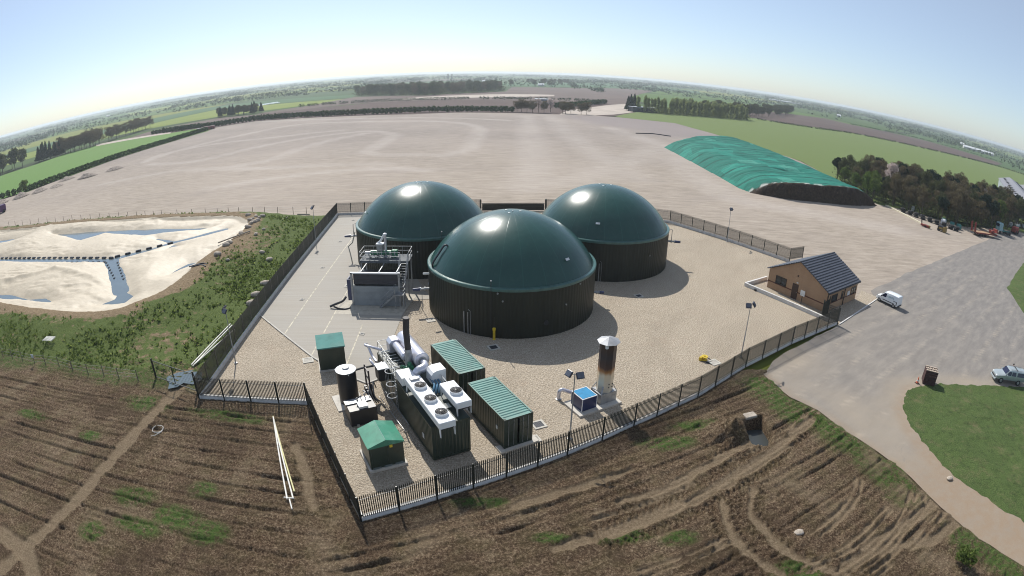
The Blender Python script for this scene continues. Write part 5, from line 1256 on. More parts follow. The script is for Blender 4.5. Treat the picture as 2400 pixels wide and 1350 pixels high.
for side in (0, 1):
    mb = MB()
    for k in range(NC):
        a, b = k/NC, (k+1)/NC
        ya = -.12+(BW/2+.12)*a; yb = -.12+(BW/2+.12)*b; za = EZ-.03+(RZ-EZ+.03)*a; zb = EZ-.03+(RZ-EZ+.03)*b
        f = (lambda y: y) if side == 0 else (lambda y: BW-y)
        vs = [(-.06, f(ya), za+.13), (BLn+.06, f(ya), za+.13), (BLn+.06, f(yb), zb+.03), (-.06, f(yb), zb+.03), (-.06, f(ya), za-.02), (BLn+.06, f(ya), za-.02), (BLn+.06, f(yb), zb-.08), (-.06, f(yb), zb-.08)]
        fs = [(0, 1, 2, 3), (7, 6, 5, 4), (0, 4, 5, 1), (1, 5, 6, 2), (2, 6, 7, 3), (3, 7, 4, 0)]
        if side: fs = [tuple(reversed(q)) for q in fs]
        mb._a(vs, fs)
    r_ = mb.build('roof', M_TILE, bo); roof = roof or r_
MB().cyl((-.07, BW/2, RZ+.05), (BLn+.07, BW/2, RZ+.05), .09, n=8).build('ridge_cap', M_TILE, roof)
def window(parent, face, c, z, w_, h, mull=1):
    """face 'x' = gable wall, 'y' = eaves wall"""
    P = (lambda u, zz, d: (x0-d, u, zz)) if face == 'x' else (lambda u, zz, d: (u, y0-d, zz))
    S = (lambda du, dz, dd: (dd, du, dz)) if face == 'x' else (lambda du, dz, dd: (du, dd, dz))
    mb = MB()
    for s_ in (-1, 1): mb.box(P(c+s_*(w_/2-.04), z+h/2, .03), S(.08, h, .07)); 
    for zz in (.04, h-.04): mb.box(P(c, z+zz, .03), S(w_-.16, .08, .07))
    for i in range(1, mull+1): mb.box(P(c-w_/2+w_*i/(mull+1), z+h/2, .03), S(.06, h-.16, .06))
    f = mb.build('window', M_WIN, parent)
    MB().box(P(c, z+h/2, .008), S(w_-.1, h-.1, .02)).build('pane', M_GLASS, f); MB().box(P(c, z-.05, .05), S(w_+.15, .07, .12)).build('sill', M_BRICKD, f)
window(bo, 'x', 8.1, 1.08, 1.9, 1.15, 1); window(bo, 'y', 2.4, 1.1, 1.7, 1.0, 0); window(bo, 'y', 4.75, 1.1, .5, 1.0, 0); window(bo, 'y', 8.5, 1.1, 1.6, 1.0, 1)
d = MB().box((x0-.02, 5.55, 1.05), (.08, 1.0, 2.1)).build('door', M_DOORB, bo); MB().box((x0-.08, 5.2, 1.05), (.05, .12, .05)).build('handle', M_STEEL, d)
MB().box((x0-.04, 5.3, 2.35), (.08, .3, .12)).build('wall_light', M_TAGW, bo); MB().box((x0-.04, 5.4, 3.3), (.05, .2, .2)).build('vent_grille', M_WIN, bo)
MB().box((6.9, y0-.03, 1.45), (.8, .04, .6)).build('notice_panel', M_TAGW, bo)
for x in (5.4,): MB().cyl((x, y0-.1, 0), (x, y0-.1, 2.9), .06, n=8).build('drain_pipe', M_BLACK, bo)
MB().cyl((.25, y0-.1, 0), (.25, y0-.1, 2.7), .06, n=8).build('drain_pipe', M_BLACK, bo); MB().box((BLn/2, -.17, 2.68), (BLn+.1, .12, .12)).build('gutter', M_BLACK, bo)
p = G(1876.7, 712); t = thing('sign_board', 'white information board on a dark post before the brick office door', 'sign', (*p, 0), bo.rotation_euler[2])
MB().cyl((0, 0, 0), (0, 0, 1.2), .05, n=8).build('post', M_BLACK, t); MB().box((-.04, 0, 1.5), (.05, .75, .75)).build('board', M_TAGW, t)
lw = MB(); LW = [(36.8, 72.7), (32.1, 69.9), (39.1, 58.7), (40.2, 57.2)]
for i, (a, b) in enumerate(zip(LW[:-1], LW[1:])):
    lw.beam((*a, .25), (*b, .25), .26, .5+.004*i)
    dx, dy = b[0]-a[0], b[1]-a[1]
o = lw.build('low_wall', M_KW); tag(o, 'low pale concrete wall angled round two sides of the brick office', 'low wall')
MB().box((33.0, 68.1, .12), (.3, .3, .25)).build('outlet', M_BLACK, o)
t = thing('mesh_gate', 'tall dark palisade gate between the front fence end and the brick office', 'gate', (40.45, 57.1, 0), 0)
for (a, b) in (((0, 0), (-1.3, 2.0)), ((-1.3, 2.0), (.35, 3.2))):
    L = math.hypot(b[0]-a[0], b[1]-a[1]); an = math.atan2(b[1]-a[1], b[0]-a[0])
    o = pale_panel(L, 2.1, .1).build('leaf', M_PAL, t); o.location = (*a, 0); o.rotation_euler = (0, 0, an)
    o = pale_panel(L, 2.1, .1).build('leaf', M_PAL, t); o.location = (a[0]+.05, a[1]+.07, 0); o.rotation_euler = (0, 0, an)
for a in ((0, 0), (-1.3, 2.0), (.35, 3.2)): MB().box((*a, 1.25), (.12, .12, 2.5)).build('post', M_PAL, t)
# paved gravel strip beside the office
struct(sheet('gravel_strip', [BR, (52.4, 69.0), (54.1, 66.3), (52.7, 65.2), (41.0, 57.2), BM], .016, M_GRAVEL, 2)); 
o = MB().beam((54.1, 66.1, .05), (41.0, 57.1, .05), .15, .1).build('kerb', M_KW); struct(o)
# ---------------------------------------------------------------- vehicles
def loft(st, nseg=1):
    """st: list of (x, [(y, z) half section from the bottom centre up to the roof centre])"""
    mb = MB(); m = len(st[0][1]); vs = []; 
    for x, pr in st:
        vs += [(x, y, z) for y, z in pr]+[(x, -y, z) for y, z in reversed(pr)]
    M = 2*m; fs = []
    for i in range(len(st)-1):
        for k in range(M): j = (k+1) % M; fs.append((i*M+k, (i+1)*M+k, (i+1)*M+j, i*M+j))
    fs += [tuple(range(M)), tuple(reversed([(len(st)-1)*M+k for k in range(M)]))]
    return mb._a(vs, fs)
def sec(wb, zb, wm, zm, wr, zr): return [(wb*.8, zb), (wb, zb+.1), (wm, zm*.55+zb*.45), (wm, zm), (wr, zr-.06), (wr*.82, zr)]
M_TYRE = plain('tyre rubber', (.018, .018, .02), .8); M_VW = plain('white van paint', (.72, .76, .78), .25, var=.03, coat=.5); M_SILV = plain('silver green car paint', (.38, .43, .44), .28, .35, .04, coat=.6); M_TRIM = plain('black trim', (.02, .02, .025), .5); M_GLS = plain('car glass', (.015, .02, .05), .06)
def wheels(t, xs_, w_, r):
    for x in xs_:
        for s_ in (-1, 1):
            wh = MB().tube([(x, s_*(w_-.2), r), (x, s_*(w_-.17), r), (x, s_*(w_-.02), r), (x, s_*w_, r)], [r*.8, r, r, r*.82], 20).build('wheel', M_TYRE, t)
            MB().cyl((x, s_*(w_-.01), r), (x, s_*(w_+.015), r), r*.58, r*.5, 14).build('rim', M_STEEL, wh)
pf = Vector(G(2058.5, 706)); pr_ = Vector(G(2092.5, 722)); dv = (pf-pr_).normalized(); side = Vector((dv.y, -dv.x))
mid = (pf+pr_)/2; n_ = Vector((-dv.y, dv.x)); n_ = n_ if n_.y > 0 else -n_; mid = mid+n_*.8
van = thing('delivery_van', 'small white panel van parked beside the brick office', 'van', (mid.x, mid.y, .02), math.atan2(dv.y, dv.x))
S = [(-2.05, sec(.78, .32, .84, 1.0, .68, 1.72)), (-1.98, sec(.80, .28, .86, 1.02, .74, 1.80)), (-.9, sec(.82, .26, .87, 1.03, .76, 1.84)), (.35, sec(.82, .26, .87, 1.02, .74, 1.80)), (.62, sec(.82, .26, .86, 1.0, .66, 1.68)), (1.22, sec(.80, .26, .84, .97, .74, 1.10)), (1.80, sec(.76, .26, .78, .84, .62, .92)), (2.02, sec(.66, .28, .68, .66, .5, .72))]
loft(S).build('body', M_VW, van, True); wheels(van, (1.32, -1.38), .84, .31)
for s_ in (-1, 1): MB()._a([(1.12, s_*.86, 1.04), (.15, s_*.875, 1.04), (.15, s_*.80, 1.60), (.52, s_*.76, 1.58)], [(0, 1, 2, 3) if s_ > 0 else (3, 2, 1, 0)]).build('side_window', M_GLS, van)
MB()._a([(1.2, -.68, 1.13), (1.2, .68, 1.13), (.68, .60, 1.67), (.68, -.60, 1.67)], [(0, 1, 2, 3)]).build('windscreen', M_GLS, van)
for s_ in (-1, 1): MB().box((-.35, s_*.885, .62), (2.1, .03, .09)).build('rubbing_strip', M_TRIM, van); MB().box((-1.5, s_*.885, 1.0), (.55, .03, .07)).build('door_rail', M_TRIM, van); MB().box((-1.85, s_*.87, .75), (.12, .06, .55)).build('rear_lamp', M_TRIM, van); MB().bbox((1.9, s_*.55, .72), (.16, .3, .18), .04).build('headlight', M_GLS, van); MB().bbox((1.0, s_*.97, 1.08), (.14, .2, .16), .03).build('mirror', M_TRIM, van)
MB().bbox((1.98, 0, .42), (.16, 1.35, .24), .04).build('bumper', M_TRIM, van); MB().bbox((-2.04, 0, .42), (.14, 1.5, .22), .04).build('bumper', M_TRIM, van)
def text_mesh(s_, size, mat, parent, M):
    cu = bpy.data.curves.new('lettering', 'FONT'); cu.body = s_; cu.size = size; cu.extrude = .004
    o = bpy.data.objects.new('lettering', cu); C.objects.link(o); bpy.context.view_layer.update()
    me = bpy.data.meshes.new_from_object(o.evaluated_get(bpy.context.evaluated_depsgraph_get())); bpy.data.objects.remove(o)
    me.materials.clear(); me.materials.append(mat); n = bpy.data.objects.new('lettering', me); link(n, parent); n.matrix_local = M; return n
M_INK = plain('teal lettering', (.08, .22, .27), .5); near = 1 if (side.y < 0) == True else -1
# side of the van that faces the camera
yy = -1 if Vector((math.cos(van.rotation_euler[2]-PI/2), math.sin(van.rotation_euler[2]-PI/2))).dot(Vector((-mid.x, -mid.y))) > 0 else 1
Mx = Matrix.Translation((-.15, yy*.845, 1.22)) @ (Matrix.Rotation(PI, 4, 'Z') if yy > 0 else Matrix.Identity(4)) @ Matrix.Rotation(R(78), 4, 'X')
Mx = (Matrix.Translation((-.02, .865, 1.2)) @ Matrix.Rotation(PI, 4, 'Z') if yy > 0 else Matrix.Translation((-1.5, -.865, 1.2))) @ Matrix.Rotation(R(80), 4, 'X')
text_mesh('LIGHTS', .38, M_INK, van, Mx)
pf = Vector(G(2341, 898)); pr_ = Vector(G(2386, 905)); dv = (pf-pr_).normalized(); mid = (pf+pr_)/2; n_ = Vector((-dv.y, dv.x)); n_ = n_ if n_.y > 0 else -n_; mid += n_*.85
hx = thing('pickup_truck', 'silver double cab pickup truck parked at the edge of the right hand grass', 'pickup truck', (mid.x, mid.y, .02), math.atan2(dv.y, dv.x))
S = [(-2.6, sec(.84, .5, .88, 1.10, .80, 1.16)), (-2.55, sec(.86, .45, .90, 1.12, .76, 1.70)), (-1.0, sec(.87, .45, .91, 1.12, .76, 1.78)), (.2, sec(.87, .45, .91, 1.12, .74, 1.80)), (.45, sec(.87, .45, .91, 1.12, .70, 1.72)), (1.05, sec(.86, .45, .90, 1.10, .80, 1.18)), (2.1, sec(.84, .45, .88, .98, .74, 1.08)), (2.5, sec(.74, .45, .78, .80, .6, .9))]
loft(S).build('body', M_SILV, hx, True); wheels(hx, (1.55, -1.5), .90, .38)
for s_ in (-1, 1):
    for a, b, c_, d_ in ((.95, .12, .08, .50), (.02, -.72, -.68, -.02), (-.95, -2.35, -2.2, -1.0)):
        mb = MB(); mb._a([(a, s_*.915, 1.15), (b, s_*.92, 1.15), (c_, s_*.80, 1.62), (d_, s_*.80, 1.62)], [(0, 1, 2, 3) if s_ > 0 else (3, 2, 1, 0)]); mb.build('side_window', M_GLS, hx)
    MB().bbox((2.38, s_*.58, .86), (.22, .34, .18), .04).build('headlight', M_TAGW, hx); MB().bbox((.85, s_*1.02, 1.2), (.14, .2, .16), .03).build('mirror', M_SILV, hx); MB().cyl((-2.2, s_*.62, 1.80), (.2, s_*.62, 1.86), .02, n=6).build('roof_rail', M_STEEL, hx)
MB()._a([(1.02, -.70, 1.21), (1.02, .70, 1.21), (.50, .62, 1.72), (.50, -.62, 1.72)], [(0, 1, 2, 3)]).build('windscreen', M_GLS, hx)
MB().bbox((2.5, 0, .62), (.14, 1.2, .22), .03).build('grille', M_TRIM, hx); MB().bbox((1.55, 0, 1.08), (.5, .5, .1), .04).build('bonnet_scoop', M_SILV, hx); MB().bbox((2.56, 0, .45), (.2, 1.6, .2), .04).build('bumper', M_SILV, hx)
MB().box((-.9, 0, 1.83), (.1, 1.3, .05)).build('roof_bar', M_TRIM, hx)
# person standing behind the pickup
def person():
    c = hx.matrix_world if False else None
    px, py = mid.x-dv.x*1.2+n_.x*1.45, mid.y-dv.y*1.2+n_.y*1.45
    J = [(0, 0, .95), (0, .01, 1.2), (0, .0, 1.42), (0, .03, 1.52), (0, .05, 1.66), (0, .05, 1.76), (.19, 0, 1.42), (.25, .08, 1.15), (.10, .26, 1.10), (.03, .30, 1.10), (-.19, 0, 1.42), (-.25, .06, 1.15), (-.12, .25, 1.08), (-.05, .30, 1.08), (.10, 0, .9), (.11, .03, .5), (.11, -.02, .09), (.11, .14, .04), (-.10, 0, .9), (-.11, .0, .5), (-.12, -.05, .09), (-.12, .11, .04)]
    E = [(0, 1), (1, 2), (2, 3), (3, 4), (4, 5), (2, 6), (6, 7), (7, 8), (8, 9), (2, 10), (10, 11), (11, 12), (12, 13), (0, 14), (14, 15), (15, 16), (16, 17), (0, 18), (18, 19), (19, 20), (20, 21)]
    rad = [.15, .14, .16, .06, .095, .07, .075, .05, .04, .035, .075, .05, .04, .035, .10, .075, .05, .045, .10, .075, .05, .045]
    me = bpy.data.meshes.new('person'); me.from_pydata(J, E, []); o = bpy.data.objects.new('body', me)
    sk = o.modifiers.new('skin', 'SKIN'); 
    C.objects.link(o)
    me.skin_vertices.new() if hasattr(me.skin_vertices, 'new') else None
    bpy.context.view_layer.objects.active = o
    lay = me.skin_vertices[0].data if len(me.skin_vertices) else None
    if lay:
        for i, r in enumerate(rad): lay[i].radius = (r, r*.85)
        lay[0].use_root = True
    o.modifiers.new('sub', 'SUBSURF').levels = 2; o.modifiers['sub'].render_levels = 2
    bpy.context.view_layer.update()
    m2 = bpy.data.meshes.new_from_object(o.evaluated_get(bpy.context.evaluated_depsgraph_get())); bpy.data.objects.remove(o)
    mats = [plain('dark trousers', (.02, .022, .03), .8), plain('mauve jacket', (.16, .13, .20), .8), plain('skin', (.45, .27, .19), .6)]
    for m in mats: m2.materials.append(m)
    for p in m2.polygons:
        z = p.center.z; y = p.center.y; p.material_index = 2 if z > 1.5 or (y > .24 and z > .9) else (1 if z > .92 else 0); p.use_smooth = True
    t = bpy.data.objects.new('person', m2); link(t); t.location = (px, py, .02); t.rotation_euler = (0, 0, math.atan2(dv.y, dv.x)+1.2)
    tag(t, 'person in a mauve jacket and dark trousers standing behind the pickup holding papers', 'person')
    MB().lathe([(.001, .13), (.07, .12), (.105, .05), (.108, -.02), (.09, -.06)], (0, .03, 1.70), 14).build('hair', plain('dark hair', (.02, .015, .012), .8), t, True)
    MB().box((0, .155, 1.665), (.025, .03, .035)).build('nose', mats[2], t)
    for s_ in (-1, 1): MB().box((s_*.035, .142, 1.70), (.02, .012, .012)).build('eye', M_BLACK, t); MB().box((s_*.1, .05, 1.68), (.02, .03, .05)).build('ear', mats[2], t)
    for s_ in (-1, 1):
        mb = MB()
        for k in range(4): mb.tube([(s_*.04-.03+.02*k, .31, 1.09), (s_*.04-.03+.02*k, .36+.008*(k % 2), 1.09), (s_*.04-.03+.02*k, .385, 1.07)], .009, 5)
        mb.tube([(s_*.04+s_*-.04, .30, 1.1), (s_*.0, .34, 1.12)], .010, 5); mb.build('fingers', mats[2], t)
    return px, py, t
ppx, ppy, per = person()
o = MB().box((0, 0, 0), (.22, .30, .01)).build('papers', M_TAGW); o.location = (ppx+math.cos(per.rotation_euler[2]+PI/2)*.38, ppy+math.sin(per.rotation_euler[2]+PI/2)*.38, 1.14); o.rotation_euler = (.3, 0, per.rotation_euler[2]); tag(o, 'white papers held by the person behind the pickup', 'papers')
# wooden crate stack + cone
p = G(2178, 900); t = thing('slatted_crate', 'tall dark slatted crate with pale top slats on the asphalt edge', 'crate', (p[0], p[1]+.35, 0), R(-33))
M_CR = plain('dark stained timber', (.05, .022, .02), .8); M_CRT = plain('pale weathered slat', (.42, .34, .27), .85)
for sx in (-1, 1):
    mb = MB()
    for k in range(6): mb.box((sx*.78, 0, .15+k*.27), (.04, 1.35, .22))
    mb.build('side', M_CR, t)
for sy in (-1, 1):
    mb = MB()
    for k in range(6): mb.box((0, sy*.68, .15+k*.27), (1.52, .04, .22))
    mb.build('side', M_CR, t)
MB().box((0, 0, .5), (1.5, 1.3, .9)).build('load', M_CR, t)
for y in (-.60, -.08, .5): MB().box((0, y, 1.68), (1.6, .16, .06)).build('top_slat', M_CRT, t)
mb = MB()
for k in range(7): mb.box((-.66+.22*k, -.05, 1.62), (.1, 1.2, .04))
mb.build('inner_slats', M_CRT, t)
p = G(2149, 898); t = thing('traffic_cone', 'faded orange traffic cone standing beside the slatted crate', 'traffic cone', (*p, 0), .3)
M_ORG = plain('faded orange plastic', (.62, .16, .08), .6); MB().lathe([(.19, .04), (.12, .35), (.04, .78), (.02, .8)], n=14, cap1=True).build('cone', M_ORG, t, True); MB().box((0, 0, .03), (.45, .45, .05)).build('base', M_BLACK, t); MB().lathe([(.145, .28), (.105, .45)], n=14).build('band', M_TAGW, t)
# loose stones and small litter
for (pt, s_, lab) in (((2225, 1123), .55, 'white stone lying in the muddy end of the track by the grass'), ((1755, 975), 0.01, ''), ((1872, 1250), .6, 'pale flat stone between furrows right of the circular wheel tracks')):
    if s_ < .1: continue
    x, y = G(*pt); o = bpy.data.objects.new('stone', SM[2]); C.objects.link(o); o.location = (x, y, .12); o.scale = (s_, s_, s_*.6); tag(o, lab, 'stone')
p = G(1757, 976); t = MB().bbox((0, 0, .05), (1.2, .75, .22), .06).build('concrete_block', M_STONE, loc=(*p, .05), rz=.25); tag(t, 'broken pale concrete block at the rear edge of the water filled pit', 'concrete block')
for i, (a, b) in enumerate((((640, 976), (690, 1152)), ((642, 984), (687, 1168)), ((641, 980), (674, 1172)), )):
    p, q = G(*a, .2), G(*b, .2); o = MB().cyl((*p, .22+.05*i), (*q, .22+.05*i), .06, n=8).build('pipe', [plain('yellow tinted pipe', (.62, .58, .30), .4), M_WHITE, M_WHITE][i]); tag(o, ['yellowish pipe, rightmost of three long pipes on the soil', 'white pipe in the middle of three long pipes on the soil', 'white pipe, leftmost of three long pipes on the soil'][i], 'pipe')
for a, b, lb in (((666, 1168), (690, 1170), 'short grey pipe lying crosswise over the ends of the three long pipes'), ((679, 1172), (685, 1195), 'short white pipe beyond the ends of the three long pipes')):
    p, q = G(*a, .2), G(*b, .2); o = MB().cyl((*p, .3), (*q, .3), .05, n=8).build('pipe', M_WHITE); tag(o, lb, 'pipe')
p = G(371, 1009); o = MB().tube([(.55*math.cos(a), .55*math.sin(a), .16+.02*math.sin(3*a)) for a in [R(k*12) for k in range(31)]]+[(.6, -.3, .16), (.2, -.9, .12), (-.2, -1.1, .1)], .05, 6).build('hose_loop', plain('old grey hose', (.38, .36, .33), .6), loc=(*p, 0)); tag(o, 'single loop of grey hose lying on the furrows right of the sandy path', 'hose')
M_CARD = plain('small stick timber', (.16, .12, .09), .9)
p = G(748, 1012); o = MB().cyl((0, 0, 0), (.05, .03, 1.5), .04, n=6).build('stake', M_CARD, loc=(-16.2, 36.6, 0)); tag(o, 'thin leaning stake inside the gravel next to the edge-on fence', 'stake')
# ---------------------------------------------------------------- covered silage clamp
CL = [(59.6, 142), (61, 136.6), (70.5, 132.3), (90, 132.0), (103.5, 135.5), (105, 165), (107, 215), (106, 250), (92, 255), (72, 240), (58, 219)]
xs = np.arange(56, 110, .45); ys = np.arange(129, 259, .45); X, Y = np.meshgrid(xs, ys)
d = -sdist(X, Y, CL); dn = dline(X, Y, [(61.5, 136), (70.5, 132.3), (90, 132.0), (103, 135.3)])
ds = np.minimum(dline(X, Y, [(61, 136.6), (59.6, 142), (58, 219), (72, 240), (92, 255)]), dline(X, Y, [(103.5, 135.5), (105, 165), (107, 215), (106, 250), (92, 255)]))
top = 4.3*(1-np.exp(-(np.maximum(ds, 0)/4.2)**1.3))*(0.9+.2*fbm(X, Y, 22, 2, 91))
top += .35*(fbm(X, Y, 5, 4, 92)-.5)+.30*(0.5-np.abs(fbm(X*.25, Y, 3.2, 4, 93)-.5)*3.2)*sm(0, 3, ds)
top -= 1.0*np.exp(-((X-84)/7)**2-((Y-157-.3*(X-84))/2.2)**2)
yseam = (Y+2.2*(fbm(X, Y, 14, 2, 96)-.5)) % 7.0
top -= .16*np.exp(-((yseam-3.5)/.3)**2)
face = sm(0.0, 1.3, dn+(fbm(X, Y*3, 1.6, 3, 94)-.5)*1.0)
Z = np.where(d > 0, np.maximum(top, .05)*face, -.3)
cover = np.where(dn > 2.1+(fbm(X, Y, 2, 3, 95)-.5)*1.6, 1.0, 0.0)
white = np.exp(-((dn-2.2)/.5)**2)*sm(.5, .6, fbm(X, Y, 1.5, 3, 97))
def m_clamp():
    t = NT('green sheeted silage')
    v = t.pos((.16, .14, 0)); cell = t.voro(1.0, v, 'Color', rnd=.6); sp = t.node('ShaderNodeSeparateColor'); t.l.new(cell, sp.inputs[0])
    c = t.ramp(sp.outputs[0], [(0, (.006, .135, .10)), (.5, (.010, .17, .125)), (.8, (.012, .20, .15)), (.90, (.05, .25, .19)), (1.0, (.012, .21, .155))], 'CONSTANT')
    n = t.noise(.5, 6, .65, t.pos((.35, 1.6, 1))); c = t.mix(t.ramp(n, [(.32, .65), (.5, 0.0)]), c, (.006, .085, .07)); c = t.mix(t.ramp(n, [(.60, 0.0), (.8, .3)]), c, (.05, .28, .22))
    dk = t.ramp(t.noise(1.5, 5, .7), [(.3, (.016, .010, .007)), (.6, (.045, .030, .020)), (.8, (.10, .07, .045))]); c = t.mix(t.math('MULTIPLY', t.attr('seam'), .95), c, (.003, .03, .028)); c = t.mix(t.ramp(t.noise(1.1, 7, .8), [(.35, .5), (.48, 0.0)]), c, (.004, .07, .06)); c = t.mix(t.attr('cover'), dk, c); c = t.mix(t.attr('white'), c, (.45, .45, .42))
    t.col(c).rough(.85); t.set(t.b, 'Specular IOR Level', .2); t.bump(n, .8, .25); return t.m
o = grid_mesh('silage_clamp', xs, ys, Z, m_clamp(), d[:-1, :-1] > -.9, dict(cover=cover, white=white, seam=np.exp(-((yseam-3.5)/.38)**2)*sm(.3, .5, fbm(X, Y, 5, 2, 99)))); tag(o, 'huge low heap covered in bright green sheeting with a dark cut face', 'silage clamp')
for i, pts in enumerate(([(1490, 312), (1530, 313), (1572, 319)],)):
    o = MB().tube([(*G(a, b, .2), .2) for a, b in pts], .22, 6).build('hose', M_BLK); tag(o, 'long dark hose on the yard running left from the far corner of the green clamp', 'hose')
rk = random.Random(4); RKM = [stone_mesh(20+i, plain('dark tyre and rubble', (.05, .045, .04), .9), 'rubble') for i in range(2)]
for i in range(26):
    a = i/25; o = bpy.data.objects.new('tyre_pile', RKM[i % 2]) if False else None
# yard kerb and objects by the wood
o = MB().beam((108.2, 137.5, .15), (107.7, 117.5, .15), .7, .35).build('kerb', plain('cream kerb', (.6, .55, .42), .7)); struct(o)
def tyre(x, y, z, i):
    mb = MB(); mb.tube([(.55*math.cos(R(k*30)), .55*math.sin(R(k*30)), 0) for k in range(13)], .22, 8); return mb
tm = MB(); tm.tube([(.55*math.cos(R(k*30)), .55*math.sin(R(k*30)), 0) for k in range(13)], .22, 8, False)
first = None; TL = [(110.2, 131), (111, 128.6), (112, 126.4), (113, 124.4), (114.2, 122.4), (115.4, 120.2), (116.8, 118.2), (118.2, 116.4), (119.6, 114.8)]
for i, (x, y) in enumerate(TL):
    for k in range(3):
        if first is None: o = tm.build('tyre', M_TYRE); first = o
        else: o = first.copy(); C.objects.link(o)
        o.location = (x+rk.uniform(-.3, .3), y+rk.uniform(-.3, .3), .22+k*.42); o.scale = (1.1, 1.1, 1); tag(o, 'old black tyre in the stacks along the shaded edge of the right hand wood', 'tyre', 'tyre stacks by the wood')
x, y = 117, 134.2; t = thing('barrel', 'white barrel standing in front of the right hand wood', 'barrel', (x, y, 0)); MB().lathe([(.001, 0), (.5, 0), (.52, .1), (.52, 1.4), (.48, 1.5), (.001, 1.52)], n=16).build('drum', M_WHITE2, t, True); MB().cyl((.2, 0, 1.5), (.2, 0, 1.6), .08).build('bung', M_BLACK, t)
M_MRED = plain('faded red machine paint', (.20, .028, .02), .6); M_MYEL = plain('dull yellow machine paint', (.22, .15, .035), .6); M_TEAL = plain('teal tarpaulin', (.03, .16, .15), .5)
t = thing('mower_implement', 'small red farm implement with a dark upright mast on the yard', 'implement', (106.3, 115.2, 0), R(-62))
MB().bbox((0, 0, .45), (2.8, 1.0, .5), .08).build('deck', M_MRED, t); MB().beam((-1.2, 0, .6), (-1.5, 0, 2.3), .25, .25).build('mast', M_BLACK, t); MB().beam((-1.5, 0, 2.3), (-.9, 0, 2.2), .2, .2).build('arm', M_BLACK, t); MB().bbox((1.2, 0, .45), (.7, .8, .6), .06).build('guard', M_MYEL, t)
for s_ in (-1, 1): MB().cyl((.2, s_*.5, .3), (.2, s_*.65, .3), .3).build('wheel', M_TYRE, t)
t = thing('roller_implement', 'squat yellow and black roller implement on the yard, right of the red one', 'implement', (110.6, 112.3, 0), R(-62))
MB().bbox((0, 0, .9), (2.6, 1.6, 1.1), .15).build('hood', M_BLACK, t); MB().bbox((.9, 0, .8), (.9, 1.7, 1.3), .1).build('body', M_MYEL, t); MB().cyl((-.9, -.8, .4), (-.9, .8, .4), .4, n=16).build('roller', M_TYRE, t); MB().box((-.2, -.82, .9), (1.2, .04, .5)).build('side_plate', M_MYEL, t)
t = thing('low_loader_trailer', 'red low loader trailer with two raised ramps beside the wood', 'trailer', (130.3, 113.0, 0), R(-1))
MB().box((.5, 0, .95), (10.5, 2.5, .22)).build('bed', plain('worn deck timber', (.34, .22, .13), .8), t)
for s_ in (-1, 1): MB().box((.5, s_*1.27, .9), (10.6, .1, .35)).build('chassis_rail', M_MRED, t); r_ = MB().beam((-4.8, s_*.8, 1.0), (-5.2, s_*.8, 3.6), .75, .12).build('ramp', M_MRED, t); MB().box((-5.0, s_*.8, 2.4), (.1, .8, .12)).build('ramp_rib', M_MYEL, r_)
MB().box((5.3, 0, 1.55), (2.6, 2.4, .2)).build('gooseneck', M_MRED, t); MB().bbox((4.2, 0, 1.5), (1.4, 1.6, .9), .1).build('winch_box', M_MRED, t); MB().bbox((6.3, .2, 2.0), (.5, 1.9, .8), .06).build('headboard', M_MRED, t)
for x in (-2.6, -1.3, 0): 
    for s_ in (-1, 1): MB().cyl((x, s_*1.0, .42), (x, s_*1.28, .42), .42, n=16).build('wheel', M_TYRE, t)
t = thing('tractor_unit', 'pale blue truck cab behind the red trailer at the wood edge', 'truck', (147.0, 118.8, 0), R(172))
MB().bbox((1.4, 0, 2.2), (1.9, 2.4, 2.4), .2).build('cab', plain('pale blue cab paint', (.25, .40, .43), .4), t); MB().box((2.37, 0, 2.6), (.04, 2.0, .9)).build('windscreen', M_GLS, t); MB().box((-1.6, 0, .95), (4.5, 1.0, .3)).build('chassis', M_TEAL, t); MB().bbox((.2, 0, 1.2), (.6, 2.2, .8), .05).build('tank_box', M_TEAL, t)
for x in (1.6, -2.2, -3.3):
    for s_ in (-1, 1): MB().cyl((x, s_*.9, .5), (x, s_*1.2, .5), .5, n=16).build('wheel', M_TYRE, t)
t = thing('lorry', 'maroon box lorry cut off by the right edge of the picture', 'lorry', (141.0, 98.5, 0), R(62)); MB().bbox((0, 0, 2.3), (8.2, 2.5, 3.2), .08).build('box_body', plain('maroon lorry side', (.10, .012, .05), .4), t); MB().box((0, 0, 4.0), (8.2, 2.45, .1)).build('roof', M_TAGW, t); MB().box((0, 0, .65), (8.0, 1.0, .2)).build('chassis', M_BLACK, t)
for x in (-3, -1.9, 3):
    for s_ in (-1, 1): MB().cyl((x, s_*.9, .5), (x, s_*1.2, .5), .5, n=14).build('wheel', M_TYRE, t)
for i, (x, y, lab) in enumerate(((158.5, 121.5, 'dark red parked machine in the shade deep under the wood edge'),)):
    t = thing('parked_machine', lab, 'machine', (x, y, 0), .3); MB().bbox((0, 0, 1.4), (3.6, 2, 1.6), .2).build('body', M_MRED, t)
    for a in (-1.1, 1.1): MB().cyl((a, -1.1, .6), (a, 1.1, .6), .6, n=14).build('wheel', M_TYRE, t)
for i in range(5):
    x, y = 167+1.5*i, 131+1.3*(i % 2); t = thing('parked_car', 'bright parked car glinting at the far corner of the wood', 'car', (x+1.2*i, y+i*.5, 0), .5+.2*i, 'cars parked at the far corner of the wood'); loft([(-2, sec(.7, .3, .8, .8, .6, .95)), (-1.4, sec(.75, .3, .82, .9, .6, 1.4)), (.3, sec(.75, .3, .82, .9, .6, 1.42)), (1.0, sec(.75, .3, .82, .85, .7, .95)), (2, sec(.7, .3, .75, .7, .6, .8))]).build('body', M_WHITE2 if i % 2 else M_SILV, t, True)
    for a in (-1.2, 1.3):
        for s_ in (-1, 1): MB().cyl((a, s_*.6, .3), (a, s_*.82, .3), .3, n=10).build('wheel', M_TYRE, t)
